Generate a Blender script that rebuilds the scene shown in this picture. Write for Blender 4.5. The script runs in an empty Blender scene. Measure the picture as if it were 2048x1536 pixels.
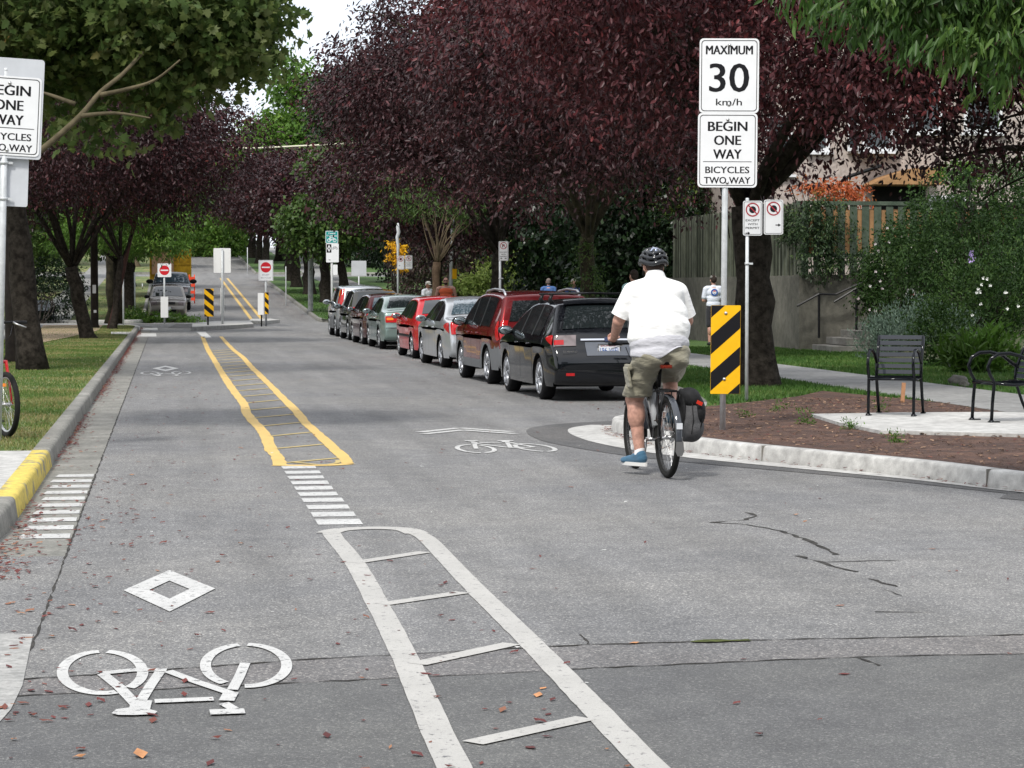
import bpy, bmesh, math, random
import numpy as np
from mathutils import Vector, Matrix, Quaternion
R = math.radians
scene = bpy.context.scene
COL = scene.collection

# ------------------------------------------------------------------ camera
# world frame: +Y runs along the street, +X to the right kerb, Z up; the photographer stands at the origin
FPX, EYE = 4700.0, 1.6
YAW = math.atan(689 / FPX); PITCH = math.atan(193 / FPX)
cam_data = bpy.data.cameras.new('camera'); cam = bpy.data.objects.new('camera', cam_data); COL.objects.link(cam)
cam_data.sensor_width = 36; cam_data.lens = FPX / 2048 * 36
cam_data.clip_start = 0.2; cam_data.clip_end = 3000
cam.location = (0, 0, EYE)
cam.rotation_euler = (math.pi / 2 - PITCH, 0, -YAW)
scene.camera = cam

# ------------------------------------------------------------------ sky and sun (thin high cloud, soft light)
SUN_EL, SUN_AZ = R(52), R(-150)      # from behind the camera, a little to the left
world = bpy.data.worlds.new('World'); scene.world = world; world.use_nodes = True
wn, wl = world.node_tree.nodes, world.node_tree.links
wn.clear()
sky = wn.new('ShaderNodeTexSky'); sky.sky_type = 'NISHITA'; sky.sun_disc = False
sky.sun_elevation = SUN_EL; sky.sun_rotation = SUN_AZ; sky.air_density = 1.0; sky.dust_density = 2.5
tc = wn.new('ShaderNodeTexCoord'); nz = wn.new('ShaderNodeTexNoise'); nz.inputs['Scale'].default_value = 2.2
nz.inputs['Detail'].default_value = 5
rp = wn.new('ShaderNodeValToRGB'); rp.color_ramp.elements[0].position = .32; rp.color_ramp.elements[0].color = (5.5, 6.1, 7.0, 1)
rp.color_ramp.elements[1].position = .62; rp.color_ramp.elements[1].color = (10.0, 10.0, 10.2, 1)
mx = wn.new('ShaderNodeMixRGB'); mx.inputs['Fac'].default_value = .82
bg = wn.new('ShaderNodeBackground'); bg.inputs['Strength'].default_value = 0.10
wo = wn.new('ShaderNodeOutputWorld')
wl.new(tc.outputs['Generated'], nz.inputs['Vector']); wl.new(nz.outputs['Fac'], rp.inputs['Fac'])
wl.new(sky.outputs['Color'], mx.inputs['Color1']); wl.new(rp.outputs['Color'], mx.inputs['Color2'])
wl.new(mx.outputs['Color'], bg.inputs['Color']); wl.new(bg.outputs['Background'], wo.inputs['Surface'])
sun_data = bpy.data.lights.new('sun', 'SUN'); sun_data.energy = 2.0; sun_data.angle = R(9); sun_data.color = (1, .965, .91)
sun = bpy.data.objects.new('sun', sun_data); COL.objects.link(sun)
# light travels from the sun towards the scene
sdir = Vector((math.sin(SUN_AZ) * math.cos(SUN_EL), math.cos(SUN_AZ) * math.cos(SUN_EL), math.sin(SUN_EL)))
sun.rotation_euler = (-sdir).to_track_quat('-Z', 'Y').to_euler()
scene.view_settings.view_transform = 'Standard'; scene.view_settings.look = 'None'
scene.view_settings.exposure = 0.85; scene.view_settings.gamma = 1
scene.render.resolution_x = 1024; scene.render.resolution_y = 768

# ------------------------------------------------------------------ helpers: measuring
def _ray(px, py):
    x = (px - 1024) / FPX; y = (768 - py) / FPX
    hor = math.cos(PITCH) + y * math.sin(PITCH); ver = -math.sin(PITCH) + y * math.cos(PITCH)
    return hor * math.sin(YAW) + x * math.cos(YAW), hor * math.cos(YAW) - x * math.sin(YAW), ver
def at(px, py, z=0.0):            # where a photo point on a level surface of height z lies in the world
    X, Y, V = _ray(px, py); t = (z - EYE) / V
    return Vector((X * t, Y * t, z))
def dp(px, py, Y0):               # where a photo point lies if it is Y0 metres up the street
    X, Y, V = _ray(px, py); t = Y0 / Y
    return Vector((X * t, Y0, EYE + V * t))
def gz(y):                        # lie of the land: level, then the far block climbs a hill
    if y < 110: return 0.0
    if y < 182: return (y - 110) * .034
    if y < 262: return 72 * .034 + (y - 182) * .043
    return 72 * .034 + 80 * .043 + (y - 262) * .004

# ------------------------------------------------------------------ helpers: materials
MATS = {}
def M(name, col, rough=.6, metal=0, var=0, scale=4, bump=0, bscale=60, coat=0, col2=None, spec=None, detail=4, extra=None):
    if name in MATS: return MATS[name]
    m = bpy.data.materials.new(name); m.use_nodes = True
    n, l = m.node_tree.nodes, m.node_tree.links
    b = n['Principled BSDF']
    b.inputs['Base Color'].default_value = (*col, 1); b.inputs['Roughness'].default_value = rough
    b.inputs['Metallic'].default_value = metal; b.inputs['Coat Weight'].default_value = coat
    b.inputs['Coat Roughness'].default_value = .04
    b.inputs['Specular IOR Level'].default_value = spec if spec is not None else (.0 if coat and not spec else .5 if metal else .2)
    t = n.new('ShaderNodeTexCoord')
    if var or col2:
        z = n.new('ShaderNodeTexNoise'); z.inputs['Scale'].default_value = scale; z.inputs['Detail'].default_value = detail
        z.inputs['Roughness'].default_value = .65
        r = n.new('ShaderNodeValToRGB')
        c2 = col2 or tuple(min(1, c * (1 + var)) for c in col); c1 = col if col2 else tuple(c * (1 - var) for c in col)
        r.color_ramp.elements[0].position = .36; r.color_ramp.elements[0].color = (*c1, 1)
        r.color_ramp.elements[1].position = .64; r.color_ramp.elements[1].color = (*c2, 1)
        l.new(t.outputs['Object'], z.inputs['Vector']); l.new(z.outputs['Fac'], r.inputs['Fac']); l.new(r.outputs['Color'], b.inputs['Base Color'])
    if bump:
        z = n.new('ShaderNodeTexNoise'); z.inputs['Scale'].default_value = bscale; z.inputs['Detail'].default_value = 6
        bp = n.new('ShaderNodeBump'); bp.inputs['Strength'].default_value = bump; bp.inputs['Distance'].default_value = .02
        l.new(t.outputs['Object'], z.inputs['Vector']); l.new(z.outputs['Fac'], bp.inputs['Height']); l.new(bp.outputs['Normal'], b.inputs['Normal'])
    MATS[name] = m
    return m
def leaf_mat(name, ramp, rough=.45, trans=.25, spec=.25):
    m = bpy.data.materials.new(name); m.use_nodes = True
    n, l = m.node_tree.nodes, m.node_tree.links; b = n['Principled BSDF']
    a = n.new('ShaderNodeAttribute'); a.attribute_name = 'tint'
    r = n.new('ShaderNodeValToRGB'); e = r.color_ramp.elements
    while len(e) < len(ramp): e.new(.5)
    for k, (p, c) in enumerate(ramp): e[k].position = p; e[k].color = (*c, 1)
    l.new(a.outputs['Fac'], r.inputs['Fac']); l.new(r.outputs['Color'], b.inputs['Base Color'])
    b.inputs['Roughness'].default_value = rough; b.inputs['Specular IOR Level'].default_value = spec
    tr = n.new('ShaderNodeBsdfTranslucent'); l.new(r.outputs['Color'], tr.inputs['Color'])
    ms = n.new('ShaderNodeMixShader'); ms.inputs['Fac'].default_value = trans
    l.new(b.outputs['BSDF'], ms.inputs[1]); l.new(tr.outputs['BSDF'], ms.inputs[2]); l.new(ms.outputs['Shader'], n['Material Output'].inputs['Surface'])
    MATS[name] = m
    return m

# ------------------------------------------------------------------ helpers: objects
def tag(o, label=None, cat=None, group=None, kind=None):
    if label: o['label'] = label
    if cat: o['category'] = cat
    if group: o['group'] = group
    if kind: o['kind'] = kind
    return o
def thing(name, label, cat, loc=(0, 0, 0), rz=0, group=None):
    o = bpy.data.objects.new(name, None); COL.objects.link(o)
    o.location = loc; o.rotation_euler = (0, 0, rz); o.empty_display_size = .2
    return tag(o, label, cat, group)
def copy_tree(o, parent=None):
    c = o.copy(); COL.objects.link(c)
    if parent: c.parent = parent
    for ch in list(o.children): copy_tree(ch, c)
    return c
def relabel(o, label, loc=None, rz=None, sc=None):
    o['label'] = label
    if loc is not None: o.location = loc
    if rz is not None: o.rotation_euler = (0, 0, rz)
    if sc is not None: o.scale = (sc, sc, sc) if isinstance(sc, (int, float)) else sc
    return o
def link_mesh(name, me, mats, parent=None):
    o = bpy.data.objects.new(name, me); COL.objects.link(o)
    for m in (mats if isinstance(mats, (list, tuple)) else [mats]): me.materials.append(m)
    if parent: o.parent = parent
    return o

class MB:
    """collects shapes and links them as one mesh"""
    def __init__(s): s.v, s.f, s.m, s.sm = [], [], [], []
    def add(s, vs, fs, mi=0, smooth=False):
        b = len(s.v); s.v += [tuple(v) for v in vs]
        for f in fs: s.f.append([b + i for i in f]); s.m.append(mi); s.sm.append(smooth)
        return s
    def box(s, c, d, rot=None, mi=0, bev=0):
        hx, hy, hz = d[0] / 2, d[1] / 2, d[2] / 2
        vs = [Vector((x * hx, y * hy, z * hz)) for x in (-1, 1) for y in (-1, 1) for z in (-1, 1)]
        if rot is not None: vs = [rot @ v for v in vs]
        c = Vector(c)
        return s.add([v + c for v in vs], [(0, 1, 3, 2), (4, 6, 7, 5), (0, 4, 5, 1), (2, 3, 7, 6), (0, 2, 6, 4), (1, 5, 7, 3)], mi)
    def tube(s, pts, rads, n=8, mi=0, caps=True, smooth=True, flat=1.0, closed=False):
        pts = [Vector(p) for p in pts]
        if isinstance(rads, (int, float)): rads = [rads] * len(pts)
        rings = []; N = len(pts); up = None
        for i, p in enumerate(pts):
            if closed: t = pts[(i + 1) % N] - pts[i - 1]
            else: t = pts[min(i + 1, N - 1)] - pts[max(i - 1, 0)]
            if t.length < 1e-9: t = Vector((0, 0, 1))
            t.normalize()
            if up is None: up = Vector((0, 0, 1)) if abs(t.z) < .9 else Vector((0, 1, 0))
            a = t.cross(up)
            if a.length < 1e-4: a = t.cross(Vector((1, 0.3, 0)))
            a.normalize(); up = a.cross(t).normalized()
            rings.append([p + (a * math.cos(2 * math.pi * k / n) + up * flat * math.sin(2 * math.pi * k / n)) * rads[i] for k in range(n)])
        vs = [v for r in rings for v in r]; fs = []
        for i in range(N if closed else N - 1):
            j = (i + 1) % N
            for k in range(n): fs.append((i * n + k, i * n + (k + 1) % n, j * n + (k + 1) % n, j * n + k))
        if caps and not closed: fs += [tuple(range(n))[::-1], tuple((N - 1) * n + k for k in range(n))]
        return s.add(vs, fs, mi, smooth)
    def lathe(s, prof, o, ax, n=24, mi=0, smooth=True, closed=False):
        """prof: (radius, distance along the axis)"""
        ax = Vector(ax).normalized(); o = Vector(o)
        a = ax.cross(Vector((0, 0, 1)) if abs(ax.z) < .9 else Vector((0, 1, 0))).normalized(); b = ax.cross(a)
        vs = [o + ax * h + (a * math.cos(2 * math.pi * k / n) + b * math.sin(2 * math.pi * k / n)) * r for r, h in prof for k in range(n)]
        fs = []; P = len(prof)
        for i in range(P if closed else P - 1):
            j = (i + 1) % P
            for k in range(n): fs.append((i * n + k, i * n + (k + 1) % n, j * n + (k + 1) % n, j * n + k))
        return s.add(vs, fs, mi, smooth)
    def ball(s, c, r, n=10, mi=0, rot=None):
        c = Vector(c); r = (r, r, r) if isinstance(r, (int, float)) else r
        vs = [Vector((0, 0, -r[2]))]; m = max(4, n // 2 + 1)
        for i in range(1, m):
            th = -math.pi / 2 + math.pi * i / m
            for k in range(n): vs.append(Vector((r[0] * math.cos(th) * math.cos(2 * math.pi * k / n), r[1] * math.cos(th) * math.sin(2 * math.pi * k / n), r[2] * math.sin(th))))
        vs.append(Vector((0, 0, r[2]))); fs = []; L = len(vs) - 1
        for k in range(n): fs.append((0, 1 + (k + 1) % n, 1 + k)); fs.append((L, L - n + k, L - n + (k + 1) % n))
        for i in range(m - 2):
            for k in range(n): fs.append((1 + i * n + k, 1 + i * n + (k + 1) % n, 1 + (i + 1) * n + (k + 1) % n, 1 + (i + 1) * n + k))
        if rot is not None: vs = [rot @ v for v in vs]
        return s.add([v + c for v in vs], fs, mi, True)
    def prism(s, poly, z0, z1, mi=0, mtop=None):
        n = len(poly)
        vs = [(x, y, z0) for x, y in poly] + [(x, y, z1) for x, y in poly]
        s.add(vs, [tuple(range(n))[::-1]] + [(i, (i + 1) % n, n + (i + 1) % n, n + i) for i in range(n)], mi)
        return s.add([(x, y, z1) for x, y in poly], [tuple(range(n))], mi if mtop is None else mtop)
    def build(s, name, mats, parent=None, bevel=0, smooth_angle=None):
        me = bpy.data.meshes.new(name); me.from_pydata(s.v, [], s.f); me.update()
        me.polygons.foreach_set('material_index', s.m); me.polygons.foreach_set('use_smooth', s.sm)
        o = link_mesh(name, me, mats, parent)
        if bevel:
            b = o.modifiers.new('bevel', 'BEVEL'); b.width = bevel; b.segments = 2; b.limit_method = 'ANGLE'
        return o
def frame(loc, rz=0):
    return Matrix.Translation(loc) @ Matrix.Rotation(rz, 4, 'Z')

def text_geo(body, w=None, h=None, bold=0.0, cx=0, cy=0):
    """flat lettering centred on cx, cy; h is the capital height, w the full width"""
    c = bpy.data.curves.new('t', 'FONT'); c.body = body; c.size = 1; c.offset = bold; c.resolution_u = 3
    o = bpy.data.objects.new('t', c); COL.objects.link(o)
    dg = bpy.context.evaluated_depsgraph_get(); me = bpy.data.meshes.new_from_object(o.evaluated_get(dg))
    vs = [(v.co.x, v.co.y) for v in me.vertices]; fs = [tuple(p.vertices) for p in me.polygons]
    bpy.data.objects.remove(o); bpy.data.curves.remove(c); bpy.data.meshes.remove(me)
    x0, x1 = min(v[0] for v in vs), max(v[0] for v in vs)
    sy = h / .73; sx = (w / (x1 - x0)) if w else sy
    return [(cx + (x - (x0 + x1) / 2) * sx, cy + (y - .365) * sy) for x, y in vs], fs

def clip_poly(poly, w, h):
    def cut(P, f):
        out = []
        for i in range(len(P)):
            a, b = P[i - 1], P[i]; fa, fb = f(a), f(b)
            if fa >= 0: out.append(a)
            if (fa >= 0) != (fb >= 0):
                t = fa / (fa - fb); out.append((a[0] + (b[0] - a[0]) * t, a[1] + (b[1] - a[1]) * t))
        return out
    for f in (lambda p: p[0] + w / 2, lambda p: w / 2 - p[0], lambda p: p[1] + h / 2, lambda p: h / 2 - p[1]):
        poly = cut(poly, f)
        if len(poly) < 3: return []
    return poly
def rrect(w, h, r, n=4):
    out = []
    for cx, cy, a0 in ((w / 2 - r, h / 2 - r, 0), (-w / 2 + r, h / 2 - r, 90), (-w / 2 + r, -h / 2 + r, 180), (w / 2 - r, -h / 2 + r, 270)):
        for k in range(n + 1): a = R(a0 + 90 * k / n); out.append((cx + r * math.cos(a), cy + r * math.sin(a)))
    return out

def blob(parts, voxel, smooth=4, name='b'):
    """one continuous skin round tapered capsules ('c',p0,p1,r0,r1) and balls ('e',centre,radii[,rotation])"""
    mb = MB()
    for p in parts:
        if p[0] == 'e': mb.ball(p[1], p[2], 20, rot=p[3] if len(p) > 3 else None)
        else:
            p0, p1, r0, r1 = Vector(p[1]), Vector(p[2]), p[3], p[4]
            d = (p1 - p0); L = d.length
            if L < 1e-6: mb.ball(p0, r0, 16); continue
            prof = [(r0 * math.sin(a), -r0 * math.cos(a)) for a in [math.pi / 2 * k / 5 for k in range(6)]]
            prof += [(r1 * math.cos(a), L + r1 * math.sin(a)) for a in [math.pi / 2 * k / 5 for k in range(6)]]
            prof[0] = (1e-5, prof[0][1]); prof[-1] = (1e-5, prof[-1][1])
            mb.lathe(prof, p0, d, 18)
    me = bpy.data.meshes.new(name); me.from_pydata(mb.v, [], mb.f)
    o = bpy.data.objects.new(name, me); COL.objects.link(o)
    m = o.modifiers.new('r', 'REMESH'); m.mode = 'VOXEL'; m.voxel_size = voxel; m.use_smooth_shade = True
    if smooth:
        k = o.modifiers.new('s', 'SMOOTH'); k.factor = .5; k.iterations = smooth
    dg = bpy.context.evaluated_depsgraph_get(); out = bpy.data.meshes.new_from_object(o.evaluated_get(dg))
    bpy.data.objects.remove(o); bpy.data.meshes.remove(me)
    return out
# ================================================================== the setting: ground, road, kerbs, markings
def noise_node(n, l, vec, scale, detail=4, rough=.6):
    z = n.new('ShaderNodeTexNoise'); z.inputs['Scale'].default_value = scale; z.inputs['Detail'].default_value = detail
    z.inputs['Roughness'].default_value = rough; l.new(vec, z.inputs['Vector']); return z.outputs['Fac']
def ramp_node(n, l, fac, stops):
    r = n.new('ShaderNodeValToRGB'); e = r.color_ramp.elements
    while len(e) < len(stops): e.new(.5)
    for k, (p, c) in enumerate(stops): e[k].position = p; e[k].color = (*c, 1) if len(c) == 3 else c
    l.new(fac, r.inputs['Fac']); return r.outputs['Color']
def mix_node(n, l, a, b, fac, mode='MIX'):
    m = n.new('ShaderNodeMixRGB'); m.blend_type = mode
    for s, v in (('Color1', a), ('Color2', b)):
        if isinstance(v, tuple): m.inputs[s].default_value = (*v, 1)
        else: l.new(v, m.inputs[s])
    if isinstance(fac, float): m.inputs['Fac'].default_value = fac
    else: l.new(fac, m.inputs['Fac'])
    return m.outputs['Color']
def asphalt(name, base, contrast=1.0, warm=1.0, grain=85, stain=.16):
    m = bpy.data.materials.new(name); m.use_nodes = True; n, l = m.node_tree.nodes, m.node_tree.links; b = n['Principled BSDF']
    t = n.new('ShaderNodeTexCoord').outputs['Object']
    big = noise_node(n, l, t, .35, 5); mid = noise_node(n, l, t, 3.1, 6, .7)
    c = ramp_node(n, l, big, [(.3, tuple(base * k for k in (.86, .87, .89))), (.7, tuple(base * k for k in (1.16 * warm, 1.14, 1.09)))])
    c = mix_node(n, l, c, ramp_node(n, l, mid, [(.3, (.72, .72, .73)), (.7, (1, 1, 1))]), 1.0, 'MULTIPLY')
    v = n.new('ShaderNodeTexVoronoi'); v.inputs['Scale'].default_value = grain * 1.5; l.new(t, v.inputs['Vector'])
    sp = n.new('ShaderNodeSeparateColor'); l.new(v.outputs['Color'], sp.inputs['Color'])
    s1 = ramp_node(n, l, sp.outputs[0], [(0, (.42, .42, .43)), (.45, (.84, .84, .84)), (.8, (1.0, 1.0, 1.0)), (.91, (1.7, 1.67, 1.6)), (1, (2.6, 2.55, 2.4))])
    c = mix_node(n, l, c, s1, min(1.0, .8 * contrast), 'MULTIPLY')
    v2 = noise_node(n, l, t, 260, 2); c = mix_node(n, l, c, ramp_node(n, l, v2, [(.35, (.55, .55, .55)), (.65, (1.35, 1.35, 1.35))]), .7, 'MULTIPLY')
    # tyre-worn streaks along the street
    mp = n.new('ShaderNodeMapping'); mp.inputs['Scale'].default_value = (1.6, .09, 1); l.new(t, mp.inputs['Vector'])
    st = noise_node(n, l, mp.outputs['Vector'], 1.3, 4)
    c = mix_node(n, l, c, ramp_node(n, l, st, [(.3, (1 - stain,) * 3), (.7, (1 + stain,) * 3)]), 1.0, 'MULTIPLY')
    l.new(c, b.inputs['Base Color']); b.inputs['Roughness'].default_value = .78; b.inputs['Specular IOR Level'].default_value = .35
    bp = n.new('ShaderNodeBump'); bp.inputs['Strength'].default_value = .55; bp.inputs['Distance'].default_value = .006
    l.new(v.outputs['Distance'], bp.inputs['Height']); l.new(bp.outputs['Normal'], b.inputs['Normal'])
    MATS[name] = m; return m
def mottled(name, stops, sc1=1.2, sc2=14, rough=.85, bump=.3, bscale=40, fine=.35, fsc=90):
    m = bpy.data.materials.new(name); m.use_nodes = True; n, l = m.node_tree.nodes, m.node_tree.links; b = n['Principled BSDF']
    t = n.new('ShaderNodeTexCoord').outputs['Object']
    a = noise_node(n, l, t, sc1, 6, .62); c = ramp_node(n, l, a, stops)
    a2 = noise_node(n, l, t, sc2, 5); c = mix_node(n, l, c, ramp_node(n, l, a2, [(.3, (.7, .7, .7)), (.7, (1.25, 1.25, 1.25))]), 1.0, 'MULTIPLY')
    a3 = noise_node(n, l, t, fsc, 2); c = mix_node(n, l, c, ramp_node(n, l, a3, [(.3, (.5, .5, .5)), (.7, (1.45, 1.45, 1.45))]), fine, 'MULTIPLY')
    l.new(c, b.inputs['Base Color']); b.inputs['Roughness'].default_value = rough
    z = noise_node(n, l, t, bscale, 5); bp = n.new('ShaderNodeBump'); bp.inputs['Strength'].default_value = bump; bp.inputs['Distance'].default_value = .02
    l.new(z, bp.inputs['Height']); l.new(bp.outputs['Normal'], b.inputs['Normal'])
    MATS[name] = m; return m

A_FAR = asphalt('asphalt', .2); A_NEAR = asphalt('fresh asphalt', .122, .75, .98, 95, .08); A_STRIP = asphalt('worn asphalt', .165, 1.0, 1.05, 75)
A_PATCH = asphalt('patch asphalt', .11, .8, 1.02); A_OLD = asphalt('brown old asphalt', .15, 1, 1.12)
CONC_NEW = mottled('new concrete', [(.3, (.34, .335, .32)), (.7, (.44, .435, .415))], 1.2, 9, .85, .05, 60, .2)
CONC_OLD = mottled('old concrete', [(.3, (.13, .13, .115)), (.55, (.2, .195, .175)), (.75, (.27, .265, .24))], 2.4, 20, .9, .35, 50, .4)
CONC_MID = mottled('kerb concrete', [(.3, (.24, .24, .23)), (.7, (.34, .335, .32))], 3, 20, .85, .2, 60, .25)
WALK = mottled('sidewalk concrete', [(.3, (.17, .17, .165)), (.7, (.24, .24, .23))], 1, 9, .9, .1, 40, .3)
GRASS = mottled('lawn grass', [(.3, (.06, .105, .025)), (.46, (.09, .14, .035)), (.58, (.19, .18, .07)), (.75, (.30, .23, .12))], 1.1, 11, .9, .8, 45, .8, 60)
GRASS_R = mottled('lush grass', [(.3, (.035, .085, .015)), (.6, (.06, .12, .022)), (.85, (.13, .14, .045))], .9, 9, .9, .8, 45, .8, 60)
MULCH = mottled('bark mulch', [(.25, (.03, .016, .011)), (.5, (.075, .038, .026)), (.75, (.15, .078, .05))], 3, 30, .95, 1.0, 60, .9, 110)
DIRT = mottled('bare dirt path', [(.3, (.24, .17, .11)), (.7, (.36, .27, .19))], 1.2, 12, .95, .2)

def sheet(name, poly, mat, z=0.0, kind='structure'):
    """level polygon following the lie of the land"""
    b = bmesh.new(); vs = [b.verts.new((x, y, z)) for x, y in poly]; b.faces.new(vs)
    ys = [p[1] for p in poly]
    for y in (110, 182, 262):
        if min(ys) < y < max(ys):
            bmesh.ops.bisect_plane(b, geom=b.verts[:] + b.edges[:] + b.faces[:], plane_co=(0, y, 0), plane_no=(0, 1, 0))
    for v in b.verts: v.co.z = z + gz(v.co.y)
    b.normal_update()
    for f in b.faces:
        if f.normal.z < 0: f.normal_flip()
    me = bpy.data.meshes.new(name); b.to_mesh(me); b.free()
    return tag(link_mesh(name, me, mat), kind=kind)

sheet('ground', [(-1500, -300), (1500, -300), (1500, 2400), (-1500, 2400)], GRASS, -.06)
XS, XK, XR = -.615, -1.03, 7.3             # seam of the left gutter, left kerb face, right kerb face
c1 = [at(0, 1362), at(300, 1342), at(600, 1320), at(870, 1306), at(1170, 1290), at(1500, 1281), at(2048, 1270)]
c2 = [at(0, 1394), at(250, 1382), at(600, 1366), at(900, 1352), at(1200, 1336), at(1720, 1314), at(2048, 1308)]
c1 = [(p.x, p.y) for p in c1]; c2 = [(p.x, p.y) for p in c2]
c1 = [(-40, c1[0][1] - .6)] + c1 + [(60, c1[-1][1] + 1.4)]; c2 = [(-40, c2[0][1] - .6)] + c2 + [(60, c2[-1][1] + 1.4)]
sheet('road', [(XS, 14.2), (-40, 14.2)] + c1 + [(60, 14.0), (XR, 14.0), (XR, 97), (XR, 400), (XS, 400)], A_FAR)
sheet('road', c2 + c1[::-1], A_STRIP)
sheet('road', [(-40, -12), (60, -12)] + c2[::-1], A_NEAR)
sheet('road', [(XR, 14.0), (60, 14.0), (60, 19), (XR, 19)], A_FAR)
sheet('road', [(XR, 97), (70, 97), (70, 106.5), (XR, 106.5)], A_FAR)
sheet('road', [(-70, 97), (XS, 97), (XS, 106.5), (-70, 106.5)], A_FAR)
sheet('road', [(XR, 178), (70, 178), (70, 186), (XR, 186)], A_FAR)
sheet('road', [(-70, 178), (XS, 178), (XS, 186), (-70, 186)], A_FAR)
sheet('gutter', [(XK - .05, 14.2), (XS, 14.2), (XS, 96), (XK - .05, 96)], CONC_OLD)
p = [at(0, 1268), at(66, 1270), at(45, 1372), at(22, 1420), at(0, 1445)]
sheet('gutter', [(p[0].x - .6, p[0].y)] + [(q.x, q.y) for q in p] + [(p[-1].x - .6, p[-1].y)], CONC_MID, .004)
a = [at(352, 648), at(460, 648), at(452, 657), at(335, 657)]
sheet('road', [(q.x, q.y) for q in a], A_PATCH, .004)

# --- kerbs and raised ground
def catmull(P, k=6):
    out = []; P = [Vector(p) for p in P]
    for i in range(len(P) - 1):
        a, b, c, d = P[max(i - 1, 0)], P[i], P[i + 1], P[min(i + 2, len(P) - 1)]
        for j in range(k):
            t = j / k; out.append(.5 * ((2 * b) + (c - a) * t + (2 * a - 5 * b + 4 * c - d) * t * t + (3 * b - a - 3 * c + d) * t ** 3))
    out.append(P[-1]); return out
def offset(P, d):
    """offset a 2D line to its right by d"""
    out = []
    for i, p in enumerate(P):
        t = (P[min(i + 1, len(P) - 1)] - P[max(i - 1, 0)]).normalized()
        dd = d[i] if isinstance(d, list) else d
        out.append(Vector((p.x + t.y * dd, p.y - t.x * dd)))
    return out
def kerb(name, P, mat, h=.15, w=.16, joint=0):
    """P: the face line at road level, raised side on its right"""
    prof = [(0, -.05), (.0, .0), (.018, h - .025), (.032, h - .006), (.055, h), (w, h), (w, -.05)]
    rows = [offset(P, o) for o, z in prof]; mb = MB(); n = len(P)
    vs = [(rows[r][i].x, rows[r][i].y, prof[r][1] + gz(rows[r][i].y)) for r in range(len(prof)) for i in range(n)]
    fs = [(r * n + i, r * n + i + 1, (r + 1) * n + i + 1, (r + 1) * n + i) for r in range(len(prof) - 1) for i in range(n - 1)]
    mb.add(vs, fs, 0, True); return tag(mb.build(name, mat), kind='structure')
bulb = [(60, 12.4), (24, 12.5), (14, 12.6), (10.5, 13.2), (8.6, 14.2), (7.35, 15.8), (6.61, 17.5), (6.26, 18.8), (5.87, 19.8), (5.45, 20.8), (5.12, 21.7), (4.92, 22.6),
        (4.82, 23.6), (4.80, 24.6), (4.84, 25.4), (4.98, 26.1), (5.3, 26.6), (5.8, 27.15), (6.25, 27.9), (6.6, 29.1), (6.93, 31), (7.15, 32.6), (7.28, 34.2), (7.3, 36)]
BK = catmull(bulb, 6)
iend = next(i for i, q in enumerate(BK) if abs(q.x - 6.61) < .02) - 2
jend = next(i for i, q in enumerate(BK) if i > iend and q.y > 28.9); kerb('kerb', BK[iend:jend + 1], CONC_NEW); kerb('kerb', BK[jend:], CONC_OLD, .151)
kerb('kerb', BK[:iend + 1], CONC_OLD, .152)
kerb('kerb', [Vector((XR, y)) for y in (36, 60, 97)], CONC_OLD)
kerb('kerb', [Vector(q) for q in ((80, 106.7), (10.5, 106.7), (8.4, 107.2), (7.2, 109))] + [Vector((XR - .35, y)) for y in (111, 130, 150, 177)], CONC_OLD)
kerb('kerb', [Vector((90, 186.8)), Vector((XR - .1, 186.8))] + [Vector((XR - .45, y)) for y in (187.3, 210, 240, 262, 330)], CONC_OLD)
LKn = catmull([(-1.03, 97), (-1.03, 60), (-1.03, 30), (-1.03, 21.2)], 2)
def lkerb(name, y0, y1, mat, h=.15):   # left kerb runs away from the camera: raised side on the left
    P = [Vector((XK, y1)), Vector((XK, (y0 + y1) / 2)), Vector((XK, y0))]
    return kerb(name, P, mat, h, .17)
lkerb('kerb', 21.35, 88, CONC_OLD); lkerb('kerb', 109, 177, CONC_OLD); lkerb('kerb', 187, 262, CONC_OLD); kerb('kerb', [Vector((XK, 187)), Vector((-60, 186.8))][::1], CONC_OLD)
lk = catmull([(-1.03, 21.35), (-1.03, 17.6), (-1.035, 16.6)], 3)
YEL_K = mottled('worn yellow kerb paint', [(.38, (.2, .19, .15)), (.46, (.52, .40, .07)), (.8, (.62, .49, .10))], 5, 22, .7, .2, 60, .25)
kerb('kerb', lk, YEL_K, .15, .17)
kerb('kerb', catmull([(-1.035, 16.6), (-1.05, 15.4), (-1.2, 14.0), (-1.9, 12.4), (-3.2, 11.4), (-8, 11.0), (-40, 11.0)], 5), CONC_OLD, .152, .17)
kerb('kerb', catmull([(-60, 96.4), (-8, 96.4), (-2.4, 95.6), (-1.35, 93.2), (-1.03, 90), (-1.03, 88)], 5), CONC_NEW, .152, .17)
kerb('kerb', catmull([(-1.03, 109), (-1.3, 107.6), (-2.4, 106.8), (-8, 106.6), (-60, 106.6)], 5), CONC_NEW, .152, .17)
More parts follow.
